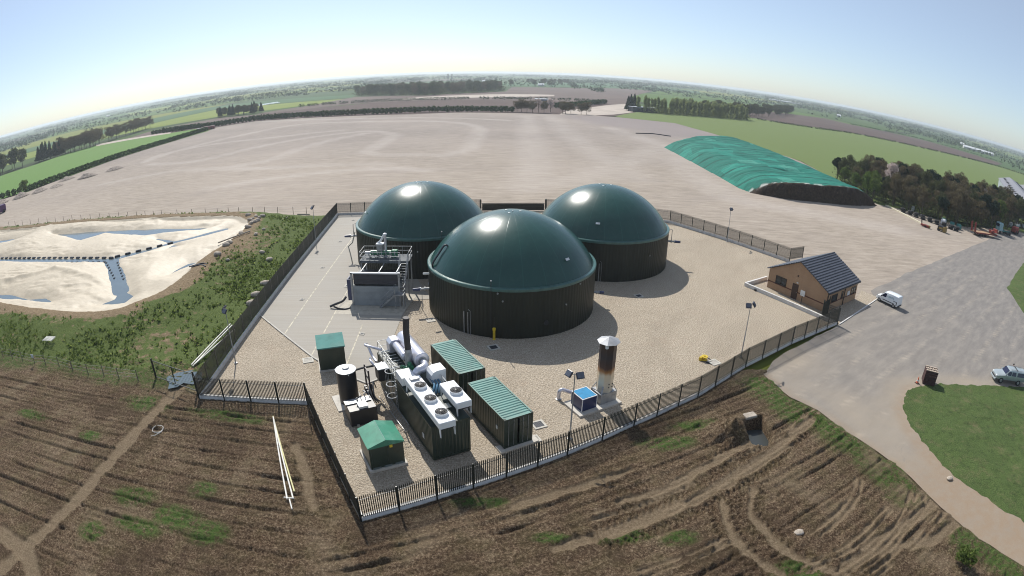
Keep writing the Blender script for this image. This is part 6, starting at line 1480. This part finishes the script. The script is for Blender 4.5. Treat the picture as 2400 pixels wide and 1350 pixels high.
for i, (x, y) in enumerate(((119.5, 121.3), (121.5, 119.2), (123, 117.5), (121, 122.8))):
    t = thing('covered_pallet', ['pale', 'teal', 'dark teal', 'teal'][i]+' sheeted pallet load, number %s from the tyres along the wood edge' % ['one', 'two', 'three', 'four'][i], 'pallet load', (x, y, 0), .5+.3*i); MB().bbox((0, 0, .75), (1.7, 1.5, 1.3), .2).build('sheet', M_WHITE2 if i == 0 else M_TEAL, t); MB().box((0, 0, .06), (1.6, 1.4, .12)).build('pallet', M_CARD, t)
# barn behind the wood
t = thing('barn', 'wide grey barn roof with rows of dark rooflights beyond the wood at the right edge', 'barn', (259, 191, 0), R(44))
MB().box((0, 0, 2.6), (139, 33, 5.2)).build('wall', plain('grey barn cladding', (.28, .32, .34), .6), t)
mb = MB(); mb.xprism([(-17, 5.1), (-8.5, 7.6), (0, 5.2), (8.5, 7.6), (17, 5.1), (17, 5.3), (8.5, 7.8), (0, 5.4), (-8.5, 7.8), (-17, 5.3)], -70, 70); rf = mb.build('roof', plain('grey barn roof sheet', (.20, .20, .22), .55), t)
for k in range(26):
    for y, z in ((-12.7, 6.62), (-4.2, 6.6), (4.2, 6.6), (12.7, 6.62)): MB().box((-66+5.3*k, y, z), (1.1, 2.2, .5)).build('rooflight', M_BLACK, rf) if (k+int(y)) % 2 == 0 else None
# small things in the left far yard
for i, (x, y, s_) in enumerate(((-177.3, 185.8, 1.0), (-170, 197.9, .8), (-193, 187, .7), (-196, 158, 1.0), (-190, 165, .9), (-202, 150, .9), (-185, 172, .6), (-208, 143, 1.0))):
    X_, Y_ = np.meshgrid(np.linspace(-6, 6, 34), np.linspace(-4, 4, 24)); r = np.hypot(X_/5.5, Y_/3.6); Z_ = np.maximum(0, 1-r)**.8*2.0*s_*(0.7+.7*fbm(X_+i*9, Y_, 1.6, 4, i))-.03
    o = grid_mesh('spoil_heap', X_[0], Y_[:, 0], Z_, plain('rubble and soil', (.24, .20, .17), .95, vs=1.5, var=.4, bump=.1, bs=4), r[:-1, :-1] < 1.0, smooth=False); o.location = (x, y, 0); o.rotation_euler = (0, 0, 1.1+.2*i)
    tag(o, ['largest isolated spoil heap on the far left of the yard', 'small dark heap, farthest along the left hedge side of the yard', 'very low faint heap between hedge and larger heaps on the left yard', 'dark rubble heap next to the lone bush by the left hedge', 'rubble strip just beyond the lone bush on the left yard', 'pale rubble heap left of the lone bush', 'small low heap between bush rubble and the isolated heaps', 'leftmost rubble heap at the edge of the picture'][i], 'spoil heap')
t = thing('container_skip', 'low dark red skip trailer at the tip of the left hedge', 'skip', (-207, 352, 0), .3); MB().bbox((0, 0, 1.3), (8, 3, 2.2), .2).build('body', plain('dull red skip', (.14, .03, .035), .6), t); MB().box((-6.5, -1, .9), (5, 3, 1.8)).build('side_bin', plain('grey bin', (.2, .2, .22), .6), t)
for a in (-2, 2): MB().cyl((a, -1.6, .6), (a, 1.6, .6), .6, n=12).build('wheel', M_TYRE, t)
t = thing('farm_vehicle', 'dark purple vehicle cut off at the left edge on the yard', 'vehicle', (-177.5, 130, 0), 1.3); MB().bbox((0, 0, 1.6), (6, 2.4, 2.4), .2).build('body', plain('purple black paint', (.07, .015, .09), .4), t)
for a in (-1.8, 1.8): MB().cyl((a, -1.3, .6), (a, 1.3, .6), .6, n=14).build('wheel', M_TYRE, t)
t = thing('shed', 'long low dark shed at the left end of the pale green poplar wood', 'shed', (99, 441, 0), R(12)); MB().box((0, 0, 1.8), (22, 8, 3.6)).build('wall', plain('dark shed side', (.03, .035, .05), .6), t); MB().box((0, 0, 3.75), (23, 9, .3)).build('roof', plain('pale shed roof', (.34, .36, .4), .5), t)
t = thing('shed', 'small white roofed shed among the bare bushes at the far yard edge', 'shed', (24, 492, 0), 0); MB().box((0, 0, 1.8), (14, 6, 3.6)).build('wall', plain('grey shed side', (.2, .2, .22), .6), t); MB().box((0, 0, 3.8), (15, 7, .4)).build('roof', M_WHITE2, t)
# ---------------------------------------------------------------- far fields
def fieldmat(name, a, b, sc=.02, st=(1, 1, 1), rot=0):
    t = NT(name); n = t.noise(sc, 6, .6, t.pos(st, rot=rot)); n2 = t.noise(.6, 4, .7, t.pos((.3, 1, 1), rot=rot)); c = t.ramp(n, [(.3, a), (.7, b)]); c = t.mix(t.math('MULTIPLY', n2, .35), c, tuple(x*.7 for x in a)); t.col(c).rough(.95); t.set(t.b, 'Specular IOR Level', .1); return t.m
MF_BR = fieldmat('brown tilled field', (.085, .060, .055), (.12, .088, .078)); MF_BR2 = fieldmat('pale brown field', (.12, .092, .082), (.17, .132, .118)); MF_PALE = fieldmat('pale bare ground', (.36, .31, .27), (.52, .46, .40), .06)
MF_OL = fieldmat('yellow green crop', (.15, .20, .04), (.21, .25, .06)); MF_DG = fieldmat('blue green crop', (.06, .12, .06), (.085, .15, .07))
def fs(name, px, z, mat, extra=(), amp=1.5): return struct(sheet(name, GL(px)+list(extra), z, mat, 12, amp, nsc=20))
fs('brown_field', [(515, 282), (640, 262), (800, 247), (1000, 232), (1200, 230), (1300, 234), (1420, 238), (1490, 262), (1440, 272), (1383, 270), (1300, 268), (1200, 265), (1067, 264), (967, 268), (800, 273), (600, 284), (507, 299)], -.30, MF_BR)
fs('far_brown_field', [(600, 266), (720, 248), (832, 227), (1000, 223), (1185, 214), (1200, 204), (1340, 206), (1480, 208), (1530, 213), (1478, 226), (1500, 240), (1490, 262), (1420, 241), (1300, 237), (1200, 233), (1000, 235), (830, 243), (640, 264)], -.26, MF_BR2)
fs('pale_strip_field', [(900, 234), (1000, 226), (1200, 220), (1300, 222), (1300, 225), (1200, 227), (1000, 232)], -.22, MF_PALE)
fs('bare_ground', [(1310, 268), (1330, 258), (1425, 246), (1478, 242), (1484, 262), (1440, 268), (1385, 271)], -.18, MF_PALE)
fs('left_brown_field', [(228, 339), (300, 324), (350, 308), (420, 293), (515, 276), (600, 268), (640, 266), (600, 283), (507, 299), (400, 316), (300, 330)], -.2, MF_BR2)
fs('green_crop_field', [(0, 413), (83, 386), (167, 357), (228, 341), (300, 328), (400, 312), (505, 296), (485, 308), (400, 333), (283, 369), (167, 412), (0, 469)], .06, M_FIELD, [(-340, 160), (-420, 190)], .6)
fs('farm_track', [(225, 343), (300, 329), (400, 313), (400, 310), (300, 325), (225, 339)], .1, MF_PALE, (), .2)
fs('olive_field', [(1440, 272), (1500, 262), (1600, 266), (1750, 274), (1833, 288), (2000, 312), (2167, 347), (2333, 387), (2400, 406)], .03, M_FIELD2, [(520, 300), (400, 200), (230, 120), (185, 124), (130, 128), (105, 138), (108, 165), (112, 180), (118, 215), (112, 262)]+[G(1583, 289), G(1520, 282), G(1450, 275)], 1.0)
fs('right_brown_field', [(1735, 253), (1838, 265), (1933, 277), (2000, 293), (2167, 329), (2350, 384), (2333, 387), (2167, 347), (2000, 312), (1833, 288), (1750, 274)], -.15, MF_BR)
fs('yellow_field', [(0, 376), (200, 324), (345, 292), (500, 258), (640, 244), (830, 230), (830, 235), (640, 256), (520, 272), (345, 302), (200, 335), (0, 392)], -.28, MF_OL)
fs('blue_green_field', [(0, 366), (200, 314), (345, 280), (500, 250), (640, 234), (830, 222), (830, 228), (640, 243), (500, 257), (345, 291), (200, 323), (0, 375)], -.30, MF_DG)
fs('yellow_strip', [(300, 266), (500, 233), (640, 219), (830, 208), (830, 211), (640, 223), (500, 238), (300, 272)], -.26, MF_OL)
fs('water_strip', [(600, 246), (650, 238), (656, 240), (606, 248)], -.1, M_WATER, (), .2)
fs('mid_field', [(1160, 196), (1360, 194), (1500, 200), (1640, 214), (1640, 219), (1500, 208), (1340, 204), (1190, 202)], -.28, MF_DG)
# ---------------------------------------------------------------- leaves
def m_tree(name, stops, tr=.15, hue=None):
    t = NT(name); c = t.ramp(t.island(), stops); t.col(c).rough(.85); t.set(t.b, 'Specular IOR Level', .1)
    tl = t.node('ShaderNodeBsdfTranslucent'); t.l.new(c, tl.inputs['Color']); mx = t.node('ShaderNodeMixShader'); mx.inputs[0].default_value = tr
    t.l.new(t.b.outputs[0], mx.inputs[1]); t.l.new(tl.outputs[0], mx.inputs[2]); t.l.new(mx.outputs[0], t.n['Material Output'].inputs[0]); return t.m
ML = dict(
 bare=m_tree('brown spring twigs', [(0, (.075, .056, .036)), (.5, (.125, .096, .060)), (.85, (.16, .14, .07)), (1, (.20, .18, .10))], .3),
 green=m_tree('fresh green leaves', [(0, (.055, .085, .022)), (.5, (.10, .145, .035)), (.85, (.15, .20, .05)), (1, (.20, .25, .07))], .35),
 olive=m_tree('olive poplar leaves', [(0, (.17, .205, .075)), (.5, (.23, .27, .10)), (1, (.31, .34, .15))], .5),
 dark=m_tree('dark conifer needles', [(0, (.008, .020, .014)), (.6, (.016, .034, .020)), (1, (.03, .05, .025))], .05),
 mid=m_tree('mixed dull leaves', [(0, (.045, .055, .026)), (.6, (.080, .090, .040)), (1, (.13, .13, .06))], .3),
 blossom=m_tree('pale pink blossom', [(0, (.42, .34, .32)), (.6, (.60, .50, .46)), (1, (.72, .64, .60))], .3))
M_BARK = plain('grey brown bark', (.075, .06, .045), .9)
def leaves(mb_v, mb_f, c, r, n, s, rnd, flat=.35):
    """n leaf quads spread through an ellipsoid, biased to the outside"""
    u = rnd.normal(size=(n, 3)); u /= np.linalg.norm(u, axis=1)[:, None]+1e-9
    rad = rnd.uniform(.35, 1.0, n)**.6; P = np.array(c)+u*rad[:, None]*np.array(r)
    a = rnd.normal(size=(n, 3)); a /= np.linalg.norm(a, axis=1)[:, None]; b = np.cross(a, rnd.normal(size=(n, 3))); b /= np.linalg.norm(b, axis=1)[:, None]+1e-9
    sz = s*rnd.uniform(.5, 1.2, n)[:, None]
    base = sum(len(q) for q in mb_v)
    V = np.stack([P-a*sz, P-b*sz*.6, P+a*sz, P+b*sz*.6], 1).reshape(-1, 3); mb_v.append(V)
    mb_f.append(base+np.arange(n*4).reshape(-1, 4))
def quads_obj(name, vs, fs_, mat, parent=None):
    V = np.concatenate(vs).astype(np.float32); Fq = np.concatenate(fs_).astype(np.int32)
    me = bpy.data.meshes.new(name); me.vertices.add(len(V)); me.vertices.foreach_set('co', V.ravel()); me.loops.add(Fq.size); me.loops.foreach_set('vertex_index', Fq.ravel())
    me.polygons.add(len(Fq)); me.polygons.foreach_set('loop_start', np.arange(0, Fq.size, 4, dtype=np.int32)); me.update(calc_edges=True); me.materials.append(mat)
    o = bpy.data.objects.new(name, me); link(o, parent); return o
TREES = {}
def tree_proto(kind, h, w, seed, mat, shape='round', n=1500, leaf=.34):
    rnd = np.random.default_rng(seed); t = bpy.data.objects.new('tree', None); t.empty_display_size = .3
    C.objects.link(t)
    mb = MB(); top = h*.8
    mb.tube([(0, 0, -.3), (.05*h*rnd.uniform(-.3, .3), .05*h*rnd.uniform(-.3, .3), h*.3), (.08*h*rnd.uniform(-.3, .3), .08*h*rnd.uniform(-.3, .3), top)], [h*.022, h*.016, h*.005], 6)
    vs, fs_ = [], []
    if shape == 'conifer':
        for k in range(14):
            z = h*(.12+.86*k/14); rr = w*(1-k/14.5)*rnd.uniform(.8, 1.1); leaves(vs, fs_, (0, 0, z), (rr, rr, h*.06), int(n/14*(1.4-k/14)), leaf, rnd)
    else:
        nb = 12 if shape != 'column' else 9
        for k in range(nb):
            a = 2*PI*k/nb*1.9+rnd.uniform(-.4, .4); z = h*rnd.uniform(.35, .88) if shape != 'column' else h*(.2+.75*k/nb)
            rr = w*(.62 if shape != 'column' else .30)*rnd.uniform(.6, 1.1)*math.sin(PI*min(.93, max(.2, z/h)))**.5
            cx, cy = rr*math.cos(a), rr*math.sin(a)
            mb.tube([(0, 0, z*.55), (cx*.5, cy*.5, z*.8), (cx, cy, z)], [h*.009, h*.006, h*.002], 4)
            r_ = w*rnd.uniform(.33, .55) if shape != 'column' else w*rnd.uniform(.5, .75)
            leaves(vs, fs_, (cx, cy, z), (r_, r_, r_*(.85 if shape != 'column' else 1.5)), int(n/nb*.9), leaf, rnd)
            for q in range(5):
                b = rnd.normal(size=3); b /= np.linalg.norm(b); b[2] = abs(b[2])*.8; c2 = np.array((cx, cy, z))+b*r_*.95; mb.tube([(cx, cy, z), tuple(c2)], [h*.003, h*.001], 3); leaves(vs, fs_, tuple(c2), (r_*.3,)*3, int(n/nb*.06)+2, leaf*.8, rnd)
        leaves(vs, fs_, (0, 0, h*.86), (w*.4, w*.4, h*.12), int(n*.1), leaf, rnd)
    quads_obj('crown', vs, fs_, mat, t); mb.build('trunk', M_BARK, t); TREES[kind] = t; return t
tree_proto('bareA', 10, 3.2, 1, ML['bare'], n=2600, leaf=.20); tree_proto('bareB', 11.5, 2.8, 2, ML['bare'], n=2400, leaf=.20); tree_proto('greenA', 9, 2.8, 3, ML['green'], n=2300, leaf=.24); tree_proto('midA', 11, 3.1, 4, ML['mid'], n=2600, leaf=.22); tree_proto('darkA', 10.5, 3.0, 5, ML['dark'], 'round', n=2600, leaf=.26)
tree_proto('poplar', 13, 2.4, 6, ML['olive'], 'column', n=1500, leaf=.42); tree_proto('blossom', 7.5, 2.5, 7, ML['blossom'], n=1500, leaf=.2); tree_proto('conifer', 15, 4.6, 8, ML['dark'], 'conifer', n=2200, leaf=.6); tree_proto('farbare', 11, 4.6, 9, ML['bare'], n=1500, leaf=.4); tree_proto('farmid', 12, 4.5, 10, ML['mid'], n=1500, leaf=.5); tree_proto('bush', 3.0, 1.6, 11, ML['green'], n=700, leaf=.2)
USED = set()
NAMES = dict(bareA='bare_tree', bareB='bare_tree', greenA='leafy_tree', midA='leafy_tree', darkA='conifer_tree', poplar='poplar_tree', blossom='blossom_tree', conifer='conifer_tree', farbare='bare_tree', farmid='leafy_tree', bush='bush')
def put(kind, x, y, label, group=None, s=1.0, z=0, cat='tree'):
    p = TREES[kind]
    if kind in USED: o = copy_tree(p)
    else: o = p; USED.add(kind)
    o.name = NAMES[kind]; o.location = (x, y, z); o.rotation_euler = (0, 0, random.uniform(0, 6.28)); o.scale = (s*random.uniform(.9, 1.1), s*random.uniform(.9, 1.1), s*random.uniform(.88, 1.12))
    for k in ('label', 'category', 'group'):
        if k in o: del o[k]
    return tag(o, label, cat, group)
rt = random.Random(12)
# right hand wood
W1 = [(104.5, 142), (105.5, 155), (108, 168), (113, 178), (135, 174), (165, 164), (190, 150), (186, 134), (166, 128), (150, 122.5), (134, 119.5), (120, 121.5), (113, 130), (109, 139)]
WA = np.array(W1)
def pick(n, poly, mind, tries=20000):
    out = []; xs_ = [p[0] for p in poly]; ys_ = [p[1] for p in poly]
    for _ in range(tries):
        if len(out) >= n: break
        x, y = rt.uniform(min(xs_), max(xs_)), rt.uniform(min(ys_), max(ys_))
        if inpoly(np.array([x]), np.array([y]), poly)[0] and all((x-a)**2+(y-b)**2 > mind*mind for a, b in out): out.append((x, y))
    return out
for x, y in pick(150, W1, 3.6):
    u = rt.random(); green_edge = x < 116 and y > 135
    if green_edge and u < .45: k = 'greenA'
    elif u < .36: k = 'bareA'
    elif u < .62: k = 'bareB'
    elif u < .82: k = 'midA'
    elif u < .92: k = 'darkA'
    else: k = 'greenA'
    lab = {'bareA': ('brown bare twigged tree in the wood behind the green clamp', 'bare trees of the right wood'), 'bareB': ('brown bare twigged tree in the wood behind the green clamp', 'bare trees of the right wood'), 'midA': ('dull green tree in the dense wood right of the green clamp', 'dull green trees of the right wood'), 'greenA': ('fresh yellow green tree in the wood right of the green clamp', 'fresh green trees of the right wood'), 'darkA': ('dark evergreen in the shaded middle of the right hand wood', 'dark evergreens of the right wood')}[k]
    put(k, x, y, *lab, s=(.82 if x < 125 else 1.0)*(1.0 if y > 135 else .95))
p = G(2113, 425, 0); put('blossom', 118.5, 150, 'pale pink blossoming tree at the front of the right hand wood', s=1.25, z=3.2); put('blossom', 168, 148, 'small pale blossoming tree high at the right end of the wood', s=1.0, z=3.0)
# poplar wood beyond the olive field
W2 = [(93, 437), (108, 450), (140, 470), (180, 482), (200, 482), (197, 462), (178, 452), (140, 440), (112, 432)]
for x, y in pick(75, W2, 5.2): put('poplar', x, y, 'pale green poplar in the dense block beyond the olive field', 'poplars beyond the olive field', s=.92)
for x, y in pick(60, [(150, 505), (260, 600), (400, 800), (412, 790), (300, 610), (205, 495)], 6.5): put('farmid', x, y, 'dark grey green tree in the long belt behind the pale poplars', 'tree belt behind the poplars', s=.95)
for x, y in ((91, 452), (95, 458), (88, 447)): put('conifer', x, y, 'dark tree at the left end of the pale poplar block', 'dark trees left of the poplars', s=.85)
# central wood and copses
W3 = [(-204, 722), (-150, 690), (-99, 660), (-50, 720), (-16, 790), (-20, 850), (-80, 800), (-140, 770), (-210, 760)]
for x, y in pick(80, W3, 8.5): put('farmid' if rt.random() < .55 else 'farbare', x, y, 'dull tree in the long wood on the horizon side of the brown fields', 'long wood beyond the brown fields', s=1.15)
for x, y in pick(24, [(-280, 490), (-240, 495), (-238, 512), (-284, 508)], 5.0): put('farmid' if rt.random() < .6 else 'conifer', x, y, 'tree in the small copse at the left end of the brown field', 'copse left of the brown field', s=.72)
for i in range(13): a = i/12; put('farbare', -332+(-354+332)*a+rt.uniform(-3, 3), 372+(480-372)*a+rt.uniform(-2, 2), 'bare rounded tree in the single row beside the left farm track', 'tree row beside the left track', s=1.05)
for x, y in pick(20, [(-342, 340), (-338, 318), (-330, 330), (-322, 352), (-330, 366)], 5): put('farbare', x, y, 'grey bare tree in the clump beside the two dark conifers on the left', 'bare clump by the left conifers', s=1.1)
for x, y in pick(9, [(-350, 318), (-346, 300), (-338, 310), (-336, 326)], 4): put('conifer', x, y, 'dark pointed conifer in the clump behind the left green crop', 'dark conifers on the left', s=.85)
for x, y in pick(34, [(-352, 292), (-352, 252), (-420, 225), (-425, 262), (-365, 300)], 6): put('farmid', x, y, 'dark leafy tree in the clump at the extreme left edge', 'clump at the left edge', s=1.2)
for i, (px_, py_) in enumerate(((1212, 262), (1222, 262), (1235, 262), (1248, 263), (1262, 263), (1275, 263), (1290, 262), (1318, 265), (1325, 266), (1338, 266), (1362, 268), (1375, 268))):
    x, y = G(px_, py_); put('blossom' if i in (4, 6) else 'farbare', x, y, 'pale blossoming tree among the bare bushes at the far yard edge' if i in (4, 6) else 'bare bushy tree in the broken row at the far edge of the yard', 'far yard edge blossom' if i in (4, 6) else 'bare trees at the far yard edge', s=1.15 if i in (4, 6) else .72)
for x, y in pick(16, GL([(1185, 204), (1260, 204), (1340, 205), (1330, 196), (1200, 197)]), 12): put('farmid', x, y, 'hazy tree in the distant clump beyond the brown field', 'distant clump beyond the brown field', s=1.1)
x, y = G(58, 452); put('bush', x, y, 'lone round green bush among the rubble by the left hedge', s=1.7, cat='bush')
for px_, py_, s_ in ((2085-1000+1175, 1330, .55), (2245, 1320, .5)): x, y = G(px_, py_); put('bush', x, y, 'small round green bush at the lower right corner beside the track', 'bushes at the lower right corner', s=.45, cat='bush')
for k, t_ in TREES.items():
    if k not in USED: 
        for c_ in list(t_.children): bpy.data.objects.remove(c_)
        bpy.data.objects.remove(t_)
# ---------------------------------------------------------------- hedges
def hedge(label, pts, w_, h, mat, leaf=.35, dens=14, gap=0, name='hedge'):
    rnd = np.random.default_rng(len(label)); P = densify(pts, 3.0, closed=False); vs, fs_ = [], []
    for a, b in zip(P[:-1], P[1:]):
        if gap and rnd.random() < gap: continue
        L = math.hypot(b[0]-a[0], b[1]-a[1]); c = ((a[0]+b[0])/2, (a[1]+b[1])/2, h*.5); leaves(vs, fs_, c, (max(w_/2, L*.62), max(w_/2, L*.62)*.8 if abs(b[1]-a[1]) > abs(b[0]-a[0]) else w_/2, h*.52*rnd.uniform(.85, 1.1)), int(dens*L), leaf, rnd)
    o = quads_obj(name, vs, fs_, mat); return tag(o, label, 'hedge')
MH = m_tree('clipped hedge leaves', [(0, (.018, .040, .012)), (.6, (.036, .072, .018)), (1, (.075, .12, .035))])
MHF = m_tree('far hedge leaves', [(0, (.026, .045, .02)), (1, (.06, .09, .04))])
hedge('clipped dark green hedge along the near side of the left green crop', [(-330, 158)]+GL([(0, 467), (67, 447), (167, 410), (283, 368), (400, 332), (485, 306)]), 2.6, 2.7, MH, .42, 75)
hedge('dark hedge along the far side of the big stone yard', GL([(380, 312), (507, 296), (600, 282), (700, 275), (800, 270), (900, 266), (1000, 262), (1100, 261), (1205, 262)]), 3.2, 3.8, MH, .8, 42)
hedge('straight hedge closing the brown field right of the bare trees', GL([(1300, 252), (1345, 249), (1420, 242)]), 3.2, 3.8, MH, .8, 42)
hedge('broken hedge across the middle of the brown fields', GL([(700, 251), (830, 242), (1000, 235), (1100, 233), (1200, 233), (1300, 235), (1420, 240)]), 3, 3, MHF, .7, 11, .12)
hedge('low broken hedge between the olive field and the right brown field', GL([(1752, 277), (1833, 290), (1900, 300), (2000, 314), (2100, 334), (2167, 349), (2333, 389), (2400, 410)]), 2, 1.8, MHF, .5, 12, .1)
hedge('thin dark hedge along the top of the right brown field', GL([(1990, 291), (2080, 308), (2167, 328), (2350, 382)]), 2, 1.6, MHF, .6, 7, .3)
hedge('dark hedge along the left farm track behind the green crop', GL([(355, 316), (420, 305), (470, 298)]), 3, 3.2, MH, .8, 40)
# ---------------------------------------------------------------- far off tree belts (one mass)
RBF = GL([(1735, 248), (1838, 262), (1933, 274), (2000, 289), (2167, 325), (2350, 380), (2400, 410), (2300, 420), (1750, 280)])
rnd = np.random.default_rng(77); vs, fs_ = [], []
def far_ok(x, y):
    r = math.hypot(x, y)
    if -260 < x < 320 and r < 880: return False
    if x < -60 and r < 1000: return False
    return r > 640 and abs(math.atan2(x, y)) < 1.15 and not inpoly(np.array([x]), np.array([y]), RBF)[0]
def blob(x, y, hh, ww, r):
    leaves(vs, fs_, (x, y, hh*.45), (ww, ww*.8, hh*.52), 12, 1.5+r/1700, rnd)
for i in range(250):                                 # hedgerows with trees
    th = rnd.uniform(-1.1, 1.15); r = 700*math.exp(rnd.uniform(0, 2.3)); x, y = r*math.sin(th), r*math.cos(th)
    a = rnd.choice([R(8), R(96)])+rnd.normal()*.14; L = rnd.uniform(120, 520)*(1+r/4000); k = int(L/(11+r/180))
    for j in range(k):
        if rnd.random() < .22: continue
        q = (j/k-.5)*L; px_, py_ = x+q*math.cos(a), y+q*math.sin(a)
        if far_ok(px_, py_): blob(px_, py_, rnd.uniform(3.5, 9), rnd.uniform(4, 8)*(1+r/3000), r)
for i in range(34):                                  # far woods
    th = rnd.uniform(-1.1, 1.15); r = 950*math.exp(rnd.uniform(0, 1.9)); x, y = r*math.sin(th), r*math.cos(th); w_, d_ = rnd.uniform(60, 200)*(1+r/4000), rnd.uniform(30, 90)
    for j in range(int(26*(1+w_/150))):
        px_, py_ = x+rnd.uniform(-w_, w_), y+rnd.uniform(-d_, d_)
        if far_ok(px_, py_): blob(px_, py_, rnd.uniform(9, 14), rnd.uniform(9, 14)*(1+r/3500), r)
tag(quads_obj('distant_woodland', vs, fs_, m_tree('hazy far foliage', [(0, (.045, .068, .035)), (.6, (.068, .098, .048)), (1, (.11, .14, .07))], 0)), kind='stuff')
for px_, lab in ((1050, 'left of the twin tall narrow poplars on the centre horizon'), (1059, 'right of the twin tall narrow poplars on the centre horizon')):
    x, y = G(px_, 186); rnd2 = np.random.default_rng(px_); vs, fs_ = [], []
    for k in range(9): leaves(vs, fs_, (0, 0, 2+2*k), (2.2, 2.2, 2), 22, 1.6, rnd2)
    t = thing('lombardy_poplar', lab, 'tree', (x, y, 0)); quads_obj('crown', vs, fs_, ML['dark'], t); MB().cyl((0, 0, -1), (0, 0, 14), .8, .3, 6).build('trunk', M_BARK, t)
for i, (px_, py_, w_, l_, lab) in enumerate(((1840, 240, 10, 120, 'long bright white glasshouse roof on the right horizon'), (2275, 351, 10, 34, 'white farm roof in the trees above the right brown field'), (2310, 361, 10, 36, 'second white farm roof, right of the first above the brown field'), (2255, 340, 8, 10, 'tiny white house left of the white farm roofs'), (1966, 274, 8, 9, 'tiny pale house beside the bush on the right brown field'), (1137, 194, 10, 14, 'tiny white farmhouse behind the long central wood'), (253, 274, 9, 14, 'tiny white house on the left valley side'), (1268, 202, 8, 12, 'small white building below the distant central clump'))):
    x, y = G(px_, py_); t = thing('farm_building', lab, 'building', (x, y, 0), math.atan2(y, x)+PI/2+R(18 if i in (0, 1, 2) else 5)); MB().box((0, 0, 1.6), (l_, w_, 3.2)).build('wall', plain('pale render', (.5, .5, .5), .7), t); mb = MB(); mb.xprism([(-w_/2-.3, 3.2), (w_/2+.3, 3.2), (0, 3.2+w_*.3)], -l_/2, l_/2); mb.build('roof', M_WHITE2, t)
# undergrowth that closes the foot of the right hand wood
rnd = np.random.default_rng(8); vs, fs_ = [], []
for x, y in pick(420, W1, 1.4, 9000): leaves(vs, fs_, (x, y, 2.4), (1.9, 1.9, 2.7), 80, .24, rnd)
tag(quads_obj('undergrowth', vs, fs_, ML['mid']), kind='stuff')
vs, fs_ = [], []
for x, y in pick(260, W2, 2.5, 9000): leaves(vs, fs_, (x, y, 2.4), (3, 3, 2.6), 40, .5, rnd)
tag(quads_obj('undergrowth', vs, fs_, ML['olive']), kind='stuff')
vs, fs_ = [], []
for x, y in pick(330, W3, 4, 9000): leaves(vs, fs_, (x, y, 3.5), (5.5, 5.5, 4), 34, .9, rnd)
tag(quads_obj('undergrowth', vs, fs_, ML['mid']), kind='stuff')
